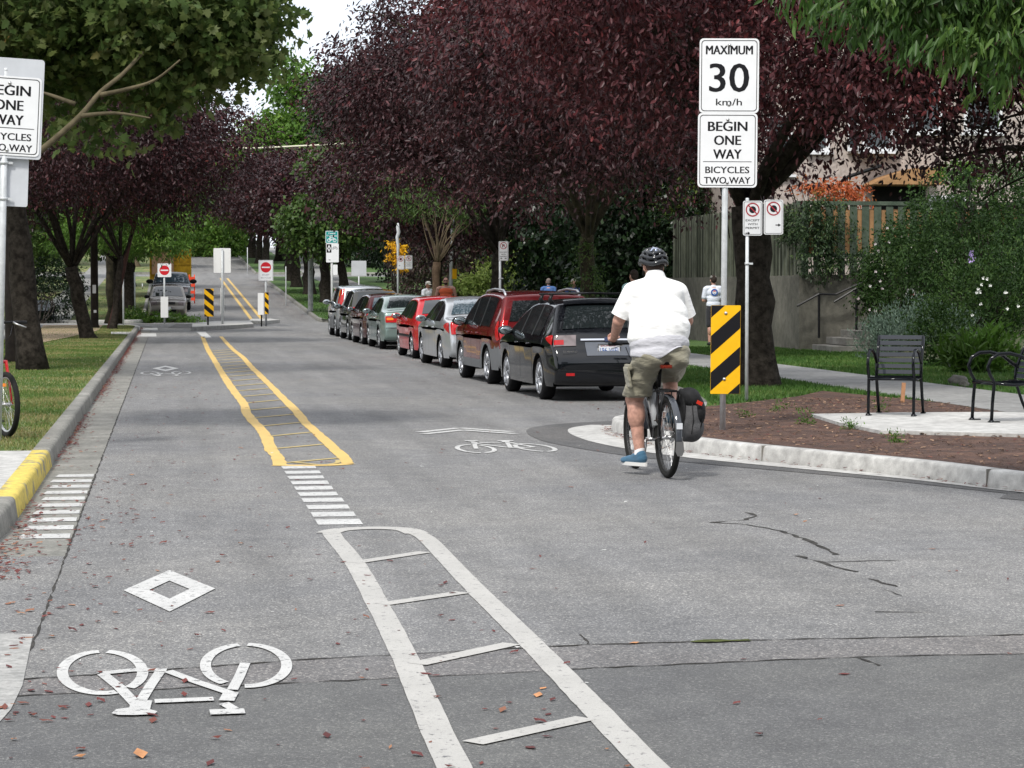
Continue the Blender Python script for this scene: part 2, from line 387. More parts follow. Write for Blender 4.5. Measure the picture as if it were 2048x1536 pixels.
# raised ground behind the kerbs
inner = [(v.x, v.y) for v in offset(BK, .15)]
sheet('lawn', inner[::-1] + [(60, 12.7), (80, 12.7), (80, 96.6), (XR + .15, 96.6)][::-1][0:0] + [(60.2, 12.2), (80, 12.2), (80, 96.6), (XR + .15, 96.6)], GRASS_R, .14)
sheet('lawn', [(XK - .15, 14.6), (-1.3, 14.2), (-2.0, 12.5), (-3.3, 11.55), (-60, 11.2), (-60, 96.3), (-8, 96.3), (-2.5, 95.5), (-1.45, 93.2), (XK - .15, 90)], GRASS, .14)
sheet('lawn', [(XR - .2, 109), (8.4, 107.5), (10.5, 106.9), (80, 106.9), (80, 177), (XR - .2, 177)], GRASS_R, .14)
sheet('lawn', [(XR - .3, 187), (90, 187), (90, 330), (XR - .3, 330)], GRASS_R, .14)
sheet('lawn', [(-60, 106.8), (-8, 106.8), (-1.4, 107.8), (XK - .15, 109), (XK - .15, 177), (-60, 177)], GRASS, .14)
sheet('lawn', [(-60, 187), (XK - .15, 187), (XK - .15, 330), (-60, 330)], GRASS, .14)
# footpaths
sheet('sidewalk', [(9.65, 24.6), (9.65, 22), (11.45, 20), (11.45, 96.4), (9.65, 96.4)], WALK, .153)
sheet('sidewalk', [(10.6, 107), (13.0, 107), (13.0, 262), (10.6, 262)], WALK, .15)
sheet('sidewalk', [(-6.4, 12), (-4.5, 12), (-4.5, 96), (-6.4, 96)], WALK, .15)
sheet('sidewalk', [(-6.3, 107), (-4.4, 107), (-4.4, 262), (-6.3, 262)], WALK, .15)
sheet('concrete_pad', [(XK - .16, 14.6), (-1.3, 14.2), (-4.5, 14.2), (-4.5, 21.3), (XK - .16, 21.3)], CONC_NEW, .148)
a = [at(60, 690, .15), at(88, 648, .15), at(207, 649, .15), at(196, 661, .15), at(140, 674, .15)]
sheet('path', [(q.x, q.y) for q in a], DIRT, .155)
sheet('sidewalk', [(-9, 92.2), (-1.5, 92.2), (-1.9, 94.6), (-9, 95.0)], CONC_NEW, .158)
a = [at(222, 664, .15), at(262, 664, .15), at(256, 669, .15), at(222, 668, .15)]
sheet('sidewalk', [(q.x, q.y) for q in a], CONC_NEW, .156)
# the planting bed on the bulb-out
bed = [(v.x, v.y) for v in offset(BK[iend - 4:], .155)]
bed = [q for q in bed if q[1] < 28.0]
sheet('mulch_bed', bed[::-1] + [(12.0, 16.0), (10.72, 22), (10.72, 26.2), (9.3, 30.3), (7.6, 30.6), (6.7, 28.6)][0:0] + [(10.72, 14.6), (10.72, 20.8), (9.64, 22.0), (9.64, 28.6), (9.1, 32.0), (8.3, 30.4), (7.3, 29.0)], MULCH, .151)
a = [at(1622, 832, .16), at(1680, 850, .16), at(1760, 866, .16), at(1900, 869, .16), at(2048, 873, .16)]
mb = MB(); mb.prism([(q.x, q.y) for q in a] + [(10.6, 21.0), (10.2, 24.9), (at(2000, 828, .16).x, at(2000, 828, .16).y), (at(1800, 829, .16).x, at(1800, 829, .16).y)], .08, .185)
tag(mb.build('concrete_pad', CONC_NEW, bevel=.008), kind='structure')
# pale gutter apron round the bulb-out and the dark trench patch outside it
seg = BK[iend:]; L = len(seg); wv = []; wd = []
for i, q in enumerate(seg):
    t = 0 if q.y < 26.6 and q.x < 6.7 else 1
    f = min(1, max(0, (q.y - 17.6) / 6.5)) if not t else max(0, 1 - (q.x - 5.2) / 2.4)
    wv.append(-(.04 + .44 * f ** .8) * (.3 if t else 1)); wd.append(-(.05 + .44 * f ** .8 + .12 + .33 * f))
def band(name, a, b, mat, z):
    mb = MB(); n = len(a)
    mb.add([(p.x, p.y, z) for p in a] + [(p.x, p.y, z) for p in b], [(i, i + 1, n + i + 1, n + i) for i in range(n - 1)])
    return tag(mb.build(name, mat), kind='structure')
band('gutter', seg, offset(seg, wv), CONC_NEW, .008)
band('road', seg, offset(seg, wd), A_PATCH, .004)
# traffic islands at the far crossing
def island(name, pts, h=.15):
    mb = MB(); mb.prism([(q.x, q.y) for q in pts], -.02, h); return tag(mb.build(name, CONC_NEW, bevel=.03), kind='structure')
island('traffic_island', [at(384, 662), at(385, 654), at(430, 649), at(500, 648), at(507, 655), at(450, 659)])
island('traffic_island', [at(499, 648), at(502, 644), at(540, 643.5), at(560, 646), at(530, 649)], .15)

# --- joints cut across the new kerb
mb = MB()
for px in (1532, 1990):
    i = min(range(len(seg)), key=lambda k: abs((1024 + FPX * (seg[k].x * math.cos(YAW) - seg[k].y * math.sin(YAW)) / (seg[k].x * math.sin(YAW) + seg[k].y * math.cos(YAW))) - px) + (50 if seg[k].y > 25 else 0))
    a = offset(seg, -.003)[i]; b_ = offset(seg, .158)[i]; d = (b_ - a).normalized(); c = (a + b_) / 2
    mb.box((c.x, c.y, .076), ((b_ - a).length, .005, .152), Matrix.Rotation(math.atan2(d.y, d.x), 3, 'Z'))
tag(mb.build('kerb_joint', M('joint dirt', (.2, .19, .17), .9)), kind='structure')
# --- cracks
CRACK = M('crack', (.035, .033, .03), .95, var=.5, scale=9)
def ribbon(mb, P, w, z, mi=0, jit=0, seed=1):
    rnd = random.Random(seed); P = [Vector((p[0], p[1])) for p in P]; n = len(P)
    ws = [(w[i] if isinstance(w, list) else w) * (1 + jit * rnd.uniform(-1, 1)) for i in range(n)]
    a = offset(P, [x / 2 for x in ws]); b = offset(P, [-x / 2 for x in ws])
    mb.add([(p.x, p.y, z + gz(p.y)) for p in a] + [(p.x, p.y, z + gz(p.y)) for p in b], [(i, n + i, n + i + 1, i + 1) for i in range(n - 1)], mi)
def rough_line(P, step, amp, seed=0):
    rnd = random.Random(seed); out = []
    for a, b in zip(P[:-1], P[1:]):
        a, b = Vector(a), Vector(b); k = max(1, int((b - a).length / step))
        for i in range(k): q = a.lerp(b, i / k); out.append(Vector((q.x + rnd.uniform(-amp, amp), q.y + rnd.uniform(-amp, amp))))
    out.append(Vector(P[-1])); return out
mb = MB()
ribbon(mb, rough_line(c1[1:-1], .06, .012, 1), .016, .003, jit=.8); ribbon(mb, rough_line(c2[1:-1], .06, .011, 2), .013, .003, jit=.8)
ribbon(mb, rough_line([(XS + .01, 10.5), (XS, 20), (XS, 60), (XS, 96)], .1, .005, 3), .011, .003, jit=.8)
for k, pts in enumerate([[(1420, 1045), (1490, 1049), (1560, 1062), (1620, 1082), (1672, 1110)], [(1490, 1025), (1515, 1032), (1490, 1040), (1420, 1045)],
                         [(1595, 1112), (1640, 1124), (1672, 1134), (1715, 1144)], [(1740, 1158), (1795, 1174)], [(1772, 1180), (1804, 1192)], [(1650, 1124), (1806, 1121)],
                         [(1752, 1224), (1878, 1226)], [(1175, 1290), (1160, 1270)], [(1720, 1316), (1760, 1332)]]):
    ribbon(mb, rough_line([at(*q)[:2] for q in pts], .07, .014, 10 + k), .026 if k < 4 else .012, .002 + k * .0002, jit=.9, seed=k)
tag(mb.build('pavement_crack', CRACK), kind='structure')
MOSS = M('moss', (.05, .06, .015), .95, var=.5, scale=30)
mb = MB(); ribbon(mb, rough_line([at(1380, 1286)[:2], at(1440, 1284)[:2], at(1500, 1282)[:2]], .05, .015, 5), .05, .006, jit=.9); tag(mb.build('moss_strip', MOSS), kind='structure')

# --- painted markings
def paint(name, col, wear=.5, dark=.09):
    m = bpy.data.materials.new(name); m.use_nodes = True; n, l = m.node_tree.nodes, m.node_tree.links; b = n['Principled BSDF']
    t = n.new('ShaderNodeTexCoord').outputs['Object']
    a = noise_node(n, l, t, 22, 8, .75); f = ramp_node(n, l, a, [(.30 + .12 * wear, (1, 1, 1)), (.36 + .12 * wear, (0, 0, 0))])
    s = noise_node(n, l, t, 2.0, 4); c = ramp_node(n, l, s, [(.3, tuple(x * .84 for x in col)), (.7, col)])
    s2 = noise_node(n, l, t, 150, 2); c = mix_node(n, l, c, ramp_node(n, l, s2, [(.3, (.78,) * 3), (.65, (1.05,) * 3)]), .6, 'MULTIPLY')
    g_ = noise_node(n, l, t, 190, 3, .7); f2 = ramp_node(n, l, g_, [(.60, (0, 0, 0)), (.68, (.8, .8, .8))]); c = mix_node(n, l, c, (dark, dark, dark), f2); l.new(mix_node(n, l, c, (dark, dark, dark), f), b.inputs['Base Color']); b.inputs['Roughness'].default_value = .65
    MATS[name] = m; return m
W_OLD = paint('worn white road paint', (.41, .40, .375), .55); W_NEW = paint('white road paint', (.50, .50, .485), .7); Y_RD = paint('yellow road paint', (.64, .43, .12), .35)
Y_THIN = paint('thin road line', (.5, .38, .13), .55)
def line_pts(pts, step=.25, amp=.0, seed=0):
    P = catmull([at(*q)[:2] for q in pts], 6); return rough_line(P, step, amp, seed)
# white hatched loop in the foreground
mb = MB()
ed = lambda px, py: at(px, py)[:2]
lo = [ed(905, 1600), ed(893 - 8, 1536), ed(790, 1300), ed(700, 1130)]
Lc = [ed(932, 1536 + 60), ed(908, 1536), ed(870, 1455), ed(812, 1320), ed(756, 1210), ed(712, 1130), ed(672, 1080), ed(661, 1064)]
Rc = [ed(1372, 1536 + 60), ed(1303, 1536), ed(1195, 1425), ed(1060, 1285), ed(940, 1168), ed(876, 1100), ed(848, 1074), ed(822, 1064)]
Pl = rough_line(catmull(Lc, 4), .12, .0015, 5); Pr = rough_line(catmull(Rc, 4), .12, .0015, 6)
ribbon(mb, Pl, .118, .004, jit=.025, seed=2); ribbon(mb, Pr, .118, .0043, jit=.025, seed=3)
ribbon(mb, catmull([ed(655, 1067), ed(676, 1061), ed(720, 1057.5), ed(770, 1057), ed(812, 1060), ed(834, 1068)], 4), .16, .0047)
for k, (a, b) in enumerate((((706, 1127), (850, 1105)), ((764, 1210), (926, 1186)), ((834, 1330), (1024, 1289)), ((945, 1488), (1172, 1438)))):
    ribbon(mb, [ed(*a), ed(*b)], .1, .0050 + k * .0001)
tag(mb.build('road_marking', W_OLD), kind='structure')
# row of short white bars
def bars(rows, mat):
    mb = MB()
    for a, b, c, d in rows: mb.add([(*ed(*q), .004) for q in (a, b, c, d)], [(0, 1, 2, 3)])
    return tag(mb.build('road_marking', mat), kind='structure')
rows = []
zy = [(180, 218, 125, 512, 150, 528), (237, 276, 162, 560, 188, 582), (294, 334, 196, 600, 222, 620), (352, 396, 232, 650, 258, 675), (413, 460, 270, 700, 300, 722),
      (480, 528, 310, 752, 345, 780), (547, 598, 355, 815, 385, 848), (625, 678, 408, 880, 440, 910), (706, 765, 462, 950, 492, 982), (788, 856, 512, 1015, 548, 1060)]
sx = lambda v: 540 + v * .1758; sy = lambda v: 900 + v * .1758
for y0, y1, xl0, xr0, xl1, xr1 in zy: rows.append(((sx(xl0), sy(y0 + 8)), (sx(xr0), sy(y0)), (sx(xr1), sy(y1 - 6)), (sx(xl1), sy(y1))))
bars(rows, W_NEW)
rows = []
for k in range(10):
    t = k / 9; y = 15.33 + (20.25 - 15.33) * t; x0 = -.955 + .01 * math.sin(k * 3); rows.append((y, x0))
mb = MB()
for y, x0 in rows: mb.add([(x0, y - .14, .004), (-.625, y - .14, .004), (-.63, y + .14, .004), (x0 + .02, y + .13, .004)], [(0, 1, 2, 3)])
for y in (77.6, 89.0): mb.add([(XK + .02, y, .004), (-.35, y, .004), (-.4, y + 5.2, .004), (XK + .06, y + 5.4, .004)], [(0, 1, 2, 3)])
q = [at(393, 664), at(407, 676), at(423, 675), at(411, 664)]; mb.add([(v.x, v.y, .004) for v in q], [(0, 1, 2, 3)])
tag(mb.build('road_marking', W_NEW), kind='structure')
# yellow hatched median
zx = lambda v: 380 + v * .19529; zyy = lambda v: 650 + v * .19529
LL = [(128, 120), (160, 200), (190, 265), (230, 330), (290, 430), (350, 530), (415, 630), (480, 720), (545, 800), (575, 890), (620, 960), (700, 1040), (765, 1120), (800, 1200), (840, 1290), (895, 1350), (925, 1436)]
LR = [(318, 120), (380, 190), (450, 260), (540, 330), (620, 420), (720, 520), (820, 620), (920, 720), (1020, 820), (1110, 910), (1180, 1000), (1280, 1090), (1400, 1200), (1500, 1290), (1585, 1370), (1610, 1420)]
mb = MB()
Pl = catmull([ed(zx(a), zyy(b)) for a, b in LL], 5); Pr = catmull([ed(zx(a), zyy(b)) for a, b in LR], 5)
ribbon(mb, rough_line(Pl, .4, .006, 3), .125, .004, jit=.10, seed=6); ribbon(mb, rough_line(Pr, .4, .006, 4), .12, .0043, jit=.10, seed=7)
ribbon(mb, catmull([ed(546, 931), ed(600, 931.5), ed(660, 931), ed(700, 928)], 4), .14, .0047)
tag(mb.build('road_marking', Y_RD), kind='structure')
mb = MB()
def xat(P, y):
    for a, b in zip(P[:-1], P[1:]):
        if min(a.y, b.y) <= y <= max(a.y, b.y): t = (y - a.y) / (b.y - a.y + 1e-9); return a.x + (b.x - a.x) * t
    return P[-1].x
for k, (yl) in enumerate([(1415), (1268), (1140), (1036), (950), (872), (797), (733), (675), (625), (573), (527), (489), (455), (424), (390), (362), (335), (310), (287), (266)]):
    y = ed(0 + 560, zyy(yl))[1]; ribbon(mb, [(xat(Pl, y) + .05, y), (xat(Pr, y * 1.018) - .05, y * 1.025)], .05 + .0008 * y, .005 + k * .00005)
ribbon(mb, catmull([ed(585, 925), ed(640, 930), ed(673, 927), ed(676, 921)], 4), .05, .0062)
tag(mb.build('road_marking', Y_THIN), kind='structure')
# double yellow line climbing the far block
mb = MB()
ribbon(mb, [(3.95, y) for y in (111, 130, 150, 165, 177)], .16, .005); ribbon(mb, [(4.45, y) for y in (111, 130, 150, 165, 177)], .16, .005)
tag(mb.build('road_marking', Y_RD), kind='structure')
# bicycle stencils: strokes traced on the road surface, widths in metres
fb = lambda v: (v[0] * .3418, 1080 + v[1] * .3418)
def arc(cx, cy, rx, ry, a0, a1, n=28): return [(cx + rx * math.cos(R(a0 + (a1 - a0) * k / n)), cy + ry * math.sin(R(a0 + (a1 - a0) * k / n))) for k in range(n + 1)]
strokes = [(arc(600, 780, 235, 122, -95, -252), .058), (arc(600, 780, 235, 122, -252, -290), .058), (arc(600, 780, 235, 122, -83, 48), .058),
           (arc(1440, 740, 238, 122, -100, -238), .058), (arc(1440, 740, 238, 122, -88, 92), .058),
           ([(582, 788), (780, 768), (975, 768)], .055), ([(600, 790), (700, 870), (800, 975)], .06), ([(935, 780), (880, 860), (828, 945)], .055),
           ([(985, 775), (1150, 838), (1350, 905)], .055), ([(905, 952), (1080, 945), (1250, 938)], .055),
           ([(1435, 728), (1400, 810), (1360, 885)], .055), ([(1352, 900), (1325, 950)], .075), ([(1310, 965), (1370, 1000)], .055),
           ([(1228, 1018), (1330, 1014), (1432, 1010)], .07), ([(672, 1030), (700, 1018), (800, 1010), (912, 1022)], [.04, .09, .12, .04]), ([(830, 950), (815, 1005)], .10)]
SYM = []
for pts, w in strokes:
    P = [at(*fb(q)) for q in pts]; SYM.append(([(v.x - .02, (v.y - 9.7) / 1.9) for v in P], w))
def stencil(name, x, y, sx_, sy_, mat, flip=1, z=.0052):
    mb = MB()
    for k, (P, w) in enumerate(SYM): ribbon(mb, P, [q * .8 for q in w] if isinstance(w, list) else w * .8, z + k * .0002)
    mb.v = [(x + flip * a * sx_, y + flip * b * 1.9 * sy_, c) for a, b, c in mb.v]
    return tag(mb.build(name, mat), kind='structure')
stencil('road_marking', .02, 9.7, 1, 1, W_NEW)
v = at(331, 748); stencil('road_marking', v.x, v.y + .1, .96, 1.45, W_NEW)
v = at(1005, 894); stencil('road_marking', v.x, v.y, 1.02, 1.05, W_NEW, -1)
def diamond(cx, cy, hw, hl, t=.1):
    mb = MB(); o = [(0, 1), (1, 0), (0, -1), (-1, 0)]; i_ = 1 - t / hw * 1.35
    vs = [(cx + a * hw, cy + b * hl, .0055) for a, b in o] + [(cx + a * hw * i_, cy + b * hl * i_, .0055) for a, b in o]
    mb.add(vs, [(k, (k + 1) % 4, 4 + (k + 1) % 4, 4 + k) for k in range(4)]); return tag(mb.build('road_marking', W_NEW), kind='structure')
v = at(339, 1183); diamond(v.x, v.y + .05, .24, .86); v = at(331, 740); diamond(v.x, v.y + .8, .26, 1.6)
mb = MB(); cx = lambda v: (830 + v[0] * .1514, 840 + v[1] * .1514)
for k, (a, b) in enumerate((((60, 165), (575, 110)), ((590, 110), (1270, 160)), ((115, 190), (635, 137)), ((635, 137), (1335, 187)))): ribbon(mb, [ed(*cx(a)), ed(*cx(b))], .13, .0055 + k * .0002)
tag(mb.build('road_marking', W_NEW), kind='structure')
# --- leaves lying about, gravel specks
def lay_leaves(name, pts, size, mat, seed, label=None):
    rs = np.random.RandomState(seed); N = len(pts); P = np.array(pts)
    s = size * rs.uniform(.5, 1.4, N); a = rs.uniform(0, 2 * math.pi, N)
    T = np.array([(0, -.5), (.28, -.1), (.2, .25), (0, .5), (-.22, .2), (-.26, -.12)]); Z = np.array([.0, .18, .1, .3, .12, .2])
    V = np.zeros((N, 6, 3)); ca, sa = np.cos(a)[:, None], np.sin(a)[:, None]; wf = rs.uniform(.55, 1.2, N)[:, None]
    x = T[:, 0] * s[:, None] * wf; y = T[:, 1] * s[:, None]
    V[..., 0] = P[:, 0:1] + x * ca - y * sa; V[..., 1] = P[:, 1:2] + x * sa + y * ca
    V[..., 2] = P[:, 2:3] + .003 + Z[None] * s[:, None] * rs.uniform(.1, 1, (N, 1))
    F = np.arange(N * 6).reshape(N, 6); return np_mesh(name, V.reshape(-1, 3), F, mat, rs.uniform(0, 1, N))
def np_mesh(name, V, F, mats, tint=None, parent=None, smooth=False):
    """V (n,3), F (m,k) equal-sided faces, tint per face"""
    me = bpy.data.meshes.new(name); n, (m, k) = len(V), F.shape
    me.vertices.add(n); me.vertices.foreach_set('co', V.astype(np.float32).ravel())
    me.loops.add(m * k); me.loops.foreach_set('vertex_index', F.astype(np.int32).ravel())
    me.polygons.add(m); me.polygons.foreach_set('loop_start', np.arange(0, m * k, k, dtype=np.int32)); me.polygons.foreach_set('loop_total', np.full(m, k, np.int32))
    if smooth: me.polygons.foreach_set('use_smooth', np.ones(m, bool))
    me.update(calc_edges=True)
    if tint is not None:
        at_ = me.attributes.new('tint', 'FLOAT', 'FACE'); at_.data.foreach_set('value', tint.astype(np.float32))
    return link_mesh(name, me, mats, parent)
LITTER = leaf_mat('dead leaves', [(0, (.07, .018, .018)), (.5, (.13, .03, .026)), (.86, (.15, .05, .035)), (1, (.3, .15, .08))], .7, .05)
rs = np.random.RandomState(4); pts = []
for k in range(5200):      # drift along the left kerb
    y = rs.uniform(13, 93); u = abs(rs.normal(0, .055)) if y > 24 else abs(rs.normal(0, .09))
    if rs.rand() < .45 + .45 * math.sin(y * .55) + (.3 if y > 38 else 0) + (.4 if 44 < y < 62 else 0): pts.append((XK + .01 + u, y, .004 + .03 * rs.rand() * (u < .06)))
for k in range(560): pts.append((rs.uniform(-1.0, 1.6) if rs.rand() < .6 else rs.uniform(-1, 7), 7.3 + 34 * rs.rand() ** 1.6, .0))
for k in range(260): pts.append((-1.0 + abs(rs.normal(0, .45)), rs.uniform(8, 20), .0))
for k in range(500): pts.append((rs.uniform(4.9, 7.2), rs.uniform(29, 70), .0))
for k in range(330):       # along the bulb-out kerb
    q = seg[rs.randint(0, L - 20)]; pts.append((q.x - abs(rs.normal(0, .06)) - .01, q.y - abs(rs.normal(0, .05)), .01 + .02 * rs.rand()))
for k in range(1600): pts.append((XR - .6 - abs(rs.normal(0, .45)), rs.uniform(112, 176), 0.0))
def in_poly(x, y, P):
    c = False
    for (ax, ay), (bx_, by_) in zip(P, P[1:] + P[:1]):
        if (ay > y) != (by_ > y) and x < (bx_ - ax) * (y - ay) / (by_ - ay) + ax: c = not c
    return c
LAWNP = [(q.x, q.y) for q in offset(BK, .19)][::-1] + [(60, 12.2), (80, 12.2), (80, 96.6), (7.5, 96.6)]
BEDP = [(q[0] + (0.06 if q[0] < 6 else 0), q[1] + .05) for q in bed[::-1]] + [(10.72, 14.6), (10.72, 20.8), (9.64, 22.0), (9.64, 28.6), (9.1, 32.0), (8.3, 30.4), (7.3, 29.0)]
for k in range(500):
    q = (rs.uniform(5.2, 10.5), rs.uniform(18, 30))
    if in_poly(*q, BEDP): pts.append((*q, .15))
pts = [(x, y, z + gz(y)) for x, y, z in pts]
tag(lay_leaves('fallen_leaves', pts, .044, LITTER, 7), 'small dark red fallen leaves scattered over the road and gutter', 'fallen leaves', kind='stuff')
big = [at(1086, 1378), at(1076, 1392), at(280, 1514), at(158, 1517), at(1592, 1031), at(1610, 1044), at(262, 951), at(208, 1042), at(1268, 1288), at(95, 878, .15), at(1390, 822, .15)]
tag(lay_leaves('fallen_leaves', [tuple(v) for v in big], .085, M('tan leaf', (.42, .2, .09), .7, var=.3, scale=8), 9), 'few larger tan leaves lying on the asphalt', 'fallen leaves', kind='stuff')
chips = [(rs.uniform(5.2, 10.6), rs.uniform(17.5, 30), .153) for k in range(5200)]
tag(lay_leaves('bark_chips', [c for c in chips if in_poly(c[0], c[1], BEDP)], .052, leaf_mat('chips', [(0, (.04, .022, .015)), (.75, (.12, .07, .045)), (1, (.34, .22, .14))], .9, 0), 12), 'brown bark chips covering the planting bed', 'bark mulch', kind='stuff')
specks = [(rs.uniform(-1, 9), 7.4 + 16 * rs.rand() ** 1.5, 0) for k in range(60)]
tag(lay_leaves('litter_specks', specks, .03, M('pale speck', (.6, .6, .58), .8), 13), 'tiny pale scraps lying on the road', 'litter', kind='stuff')

# --- grass blades
def blades(name, rects, dens, h, mat, seed, reject=None):
    rs = np.random.RandomState(seed); out = []
    for x0, x1, y0, y1, d in rects:
        N = int((x1 - x0) * (y1 - y0) * dens * d); out.append(np.stack([rs.uniform(x0, x1, N), rs.uniform(y0, y1, N)], 1))
    P = np.concatenate(out)
    if reject is not None: P = P[~reject(P)]
    N = len(P); g = np.array([gz(y) for y in P[:, 1]]) if P[:, 1].max() > 109 else np.zeros(N)
    a = rs.uniform(0, 2 * math.pi, N); hh = h * rs.uniform(.4, 1.25, N); w = hh * .13 + P[:, 1] * .00012; ln = hh * rs.uniform(.1, .9, N); b = rs.uniform(0, 2 * math.pi, N)
    V = np.zeros((N, 3, 3)); base = np.stack([P[:, 0], P[:, 1], g + .135], 1); d = np.stack([np.cos(a) * w, np.sin(a) * w, 0 * a], 1)
    V[:, 0] = base - d; V[:, 1] = base + d; V[:, 2] = base + np.stack([np.cos(b) * ln, np.sin(b) * ln, hh], 1)
    patch = .5 + .5 * np.sin(P[:, 0] * 1.7 + np.sin(P[:, 1] * .9) * 2) * np.sin(P[:, 1] * .8 + P[:, 0])
    tint = np.clip(.25 + .45 * patch + rs.normal(0, .16, N), 0, 1)
    o = np_mesh(name, V.reshape(-1, 3), np.arange(N * 3).reshape(N, 3), mat, tint); return o
GB = leaf_mat('grass blades', [(0, (.055, .11, .02)), (.4, (.095, .16, .035)), (.62, (.2, .2, .07)), (1, (.36, .28, .15))], .7, .2)
GB2 = leaf_mat('lush grass blades', [(0, (.03, .08, .012)), (.6, (.06, .13, .022)), (1, (.14, .17, .05))], .6, .2)
o = blades('grass', [(-4.5, -1.21, 21.4, 34, 1.6), (-4.5, -1.21, 34, 60, .8), (-4.5, -1.21, 60, 90, .35), (-12, -6.4, 30, 90, .12), (-9, -1.2, 109, 140, .1)], 900, .032, GB, 3)
tag(o, 'short patchy grass on the left verge with dry brown spots', 'grass', kind='stuff')
o = blades('grass', [(6.4, 9.63, 28.4, 40, 1.2), (7.46, 9.63, 40, 70, .4), (11.47, 17, 26, 56, .6), (7.1, 10.5, 108, 150, .1)], 900, .055, GB2, 5, lambda P: np.array([in_poly(x, y, BEDP) or (y < 36.2 and not in_poly(x, y, LAWNP)) for x, y in P]))
tag(o, 'green grass on the right verge beside the footpath', 'grass', kind='stuff')
# ================================================================== signs
GALV = M('galvanised steel', (.5, .52, .53), .5, .15, var=.1, scale=14)
ALU = M('bare aluminium', (.52, .54, .57), .5, .1, var=.06, scale=3)
SIGN_W = M('white reflective sheeting', (.72, .73, .74), .45, var=.03, scale=5)
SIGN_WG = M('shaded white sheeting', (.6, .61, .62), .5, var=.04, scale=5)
INK = M('black sign ink', (.008, .008, .010), .5)
SIGN_R = M('red sign ink', (.55, .02, .03), .45); SIGN_DR = M('dark red sign ink', (.3, .03, .04), .5)
SIGN_Y = M('yellow sheeting', (.78, .43, .012), .42, var=.05, scale=6); SIGN_TEAL = M('teal sheeting', (.01, .26, .25), .45)
BLACKM = M('black painted metal', (.008, .008, .009), .35, var=.3, scale=20)
BOLT = M('bolt metal', (.5, .5, .5), .3, .9)
def plate(parent, w, h, x, z, mat=SIGN_W, y=-.035, name='sign_plate', r=.04, back=ALU):
    """sheet facing -Y in the thing's own frame, centred at x, z"""
    P = rrect(w, h, r); n = len(P); mb = MB()
    f = [(a, 0, b) for a, b in P]; k = [(a, .004, b) for a, b in P]
    mb.add(f, [tuple(range(n))], 0); mb.add(k, [tuple(range(n))[::-1]], 1); mb.add(f + k, [(i, n + i, n + (i + 1) % n, (i + 1) % n) for i in range(n)], 1)
    o = mb.build(name, [mat, back], parent); o.location = (x, y, z); return o
def letters(pl, rows, mat=INK, name='lettering', y=-.0015):
    for body, cx, cz, h, w, bold in rows:
        mb = MB()
        d = h * min(.05, bold * 5)
        for k, dx in enumerate((0, -d, d, -d / 2, d / 2) if bold else (0,)): vs, fs = text_geo(body, (w or 0) - 2 * d if w else None, h, 0, cx, cz); mb.add([(a + dx, y - .0001 * k, b) for a, b in vs], fs)
        mb.build(name, mat, pl)
def ring2d(mb, cx, cz, ro, ri, y, mi=0, n=32):
    mb.add([(cx + r * math.cos(2 * math.pi * k / n), y, cz + r * math.sin(2 * math.pi * k / n)) for r in (ro, ri) for k in range(n)],
           [(k, (k + 1) % n, n + (k + 1) % n, n + k) for k in range(n)], mi)
def disc2d(mb, cx, cz, r, y, mi=0, n=32): mb.add([(cx + r * math.cos(2 * math.pi * k / n), y, cz + r * math.sin(2 * math.pi * k / n)) for k in range(n)], [tuple(range(n))], mi)
def rect2d(mb, cx, cz, w, h, y, ang=0, mi=0):
    c, s = math.cos(ang), math.sin(ang)
    mb.add([(cx + a * c - b * s, y, cz + a * s + b * c) for a, b in ((-w / 2, -h / 2), (w / 2, -h / 2), (w / 2, h / 2), (-w / 2, h / 2))], [(0, 1, 2, 3)], mi)
def border(pl, w, h, inset=.018, t=.007, mat=INK, name='border_line', r=.035):
    a = rrect(w - 2 * inset, h - 2 * inset, r, 5); b = rrect(w - 2 * inset - 2 * t, h - 2 * inset - 2 * t, r - t * .6, 5); n = len(a); mb = MB()
    mb.add([(x, -.0015, z) for x, z in a] + [(x, -.0015, z) for x, z in b], [(i, (i + 1) % n, n + (i + 1) % n, n + i) for i in range(n)]); return mb.build(name, mat, pl)
def bolts(pl, pts, y=-.003):
    for x, z in pts: mb = MB(); mb.lathe([(1e-4, -.012), (.008, -.010), (.012, -.004), (.017, -.002), (.017, .003)], (x, y, z), (0, 1, 0), 10); mb.build('bolt', BOLT, pl)
def post(parent, h, r=.03, mat=GALV, z0=-.15, x=0, name='post'):
    mb = MB(); mb.tube([(x, 0, z0), (x, 0, h * .5), (x, 0, h)], r, 12); mb.lathe([(1e-4, .012), (r * .8, .01), (r * 1.04, 0), (r * 1.04, -.02)], (x, 0, h), (0, 0, 1), 12)
    return mb.build(name, mat, parent)
def clamp(parent, z, r=.033, x=0):
    mb = MB(); mb.lathe([(r, -.015), (r + .006, -.015), (r + .006, .015), (r, .015)], (x, 0, z), (0, 0, 1), 14); mb.box((x + r + .025, 0, z), (.05, .012, .024)); return mb.build('clamp', GALV, parent)
def marker(parent, w, h, x, z, slope=1, y=-.035, period=.2, name='hazard_plate', ang=45, phase=0):
    pl = plate(parent, w, h, x, z, SIGN_Y, y, name, .008)
    mb = MB(); t = math.tan(R(ang)); k = -8; per = period / math.cos(R(ang)) * 1.0
    while k < 9:
        c0 = k * per * 1.35 + phase; c1 = c0 + per * .675
        P = [(-w, slope * t * -w + c0), (w, slope * t * w + c0), (w, slope * t * w + c1), (-w, slope * t * -w + c1)]
        Q = clip_poly(P, w - .004, h - .004)
        if Q: mb.add([(a, -.0015, b) for a, b in Q], [tuple(range(len(Q)))])
        k += 1
    mb.build('diagonal_stripes', INK, pl); return pl
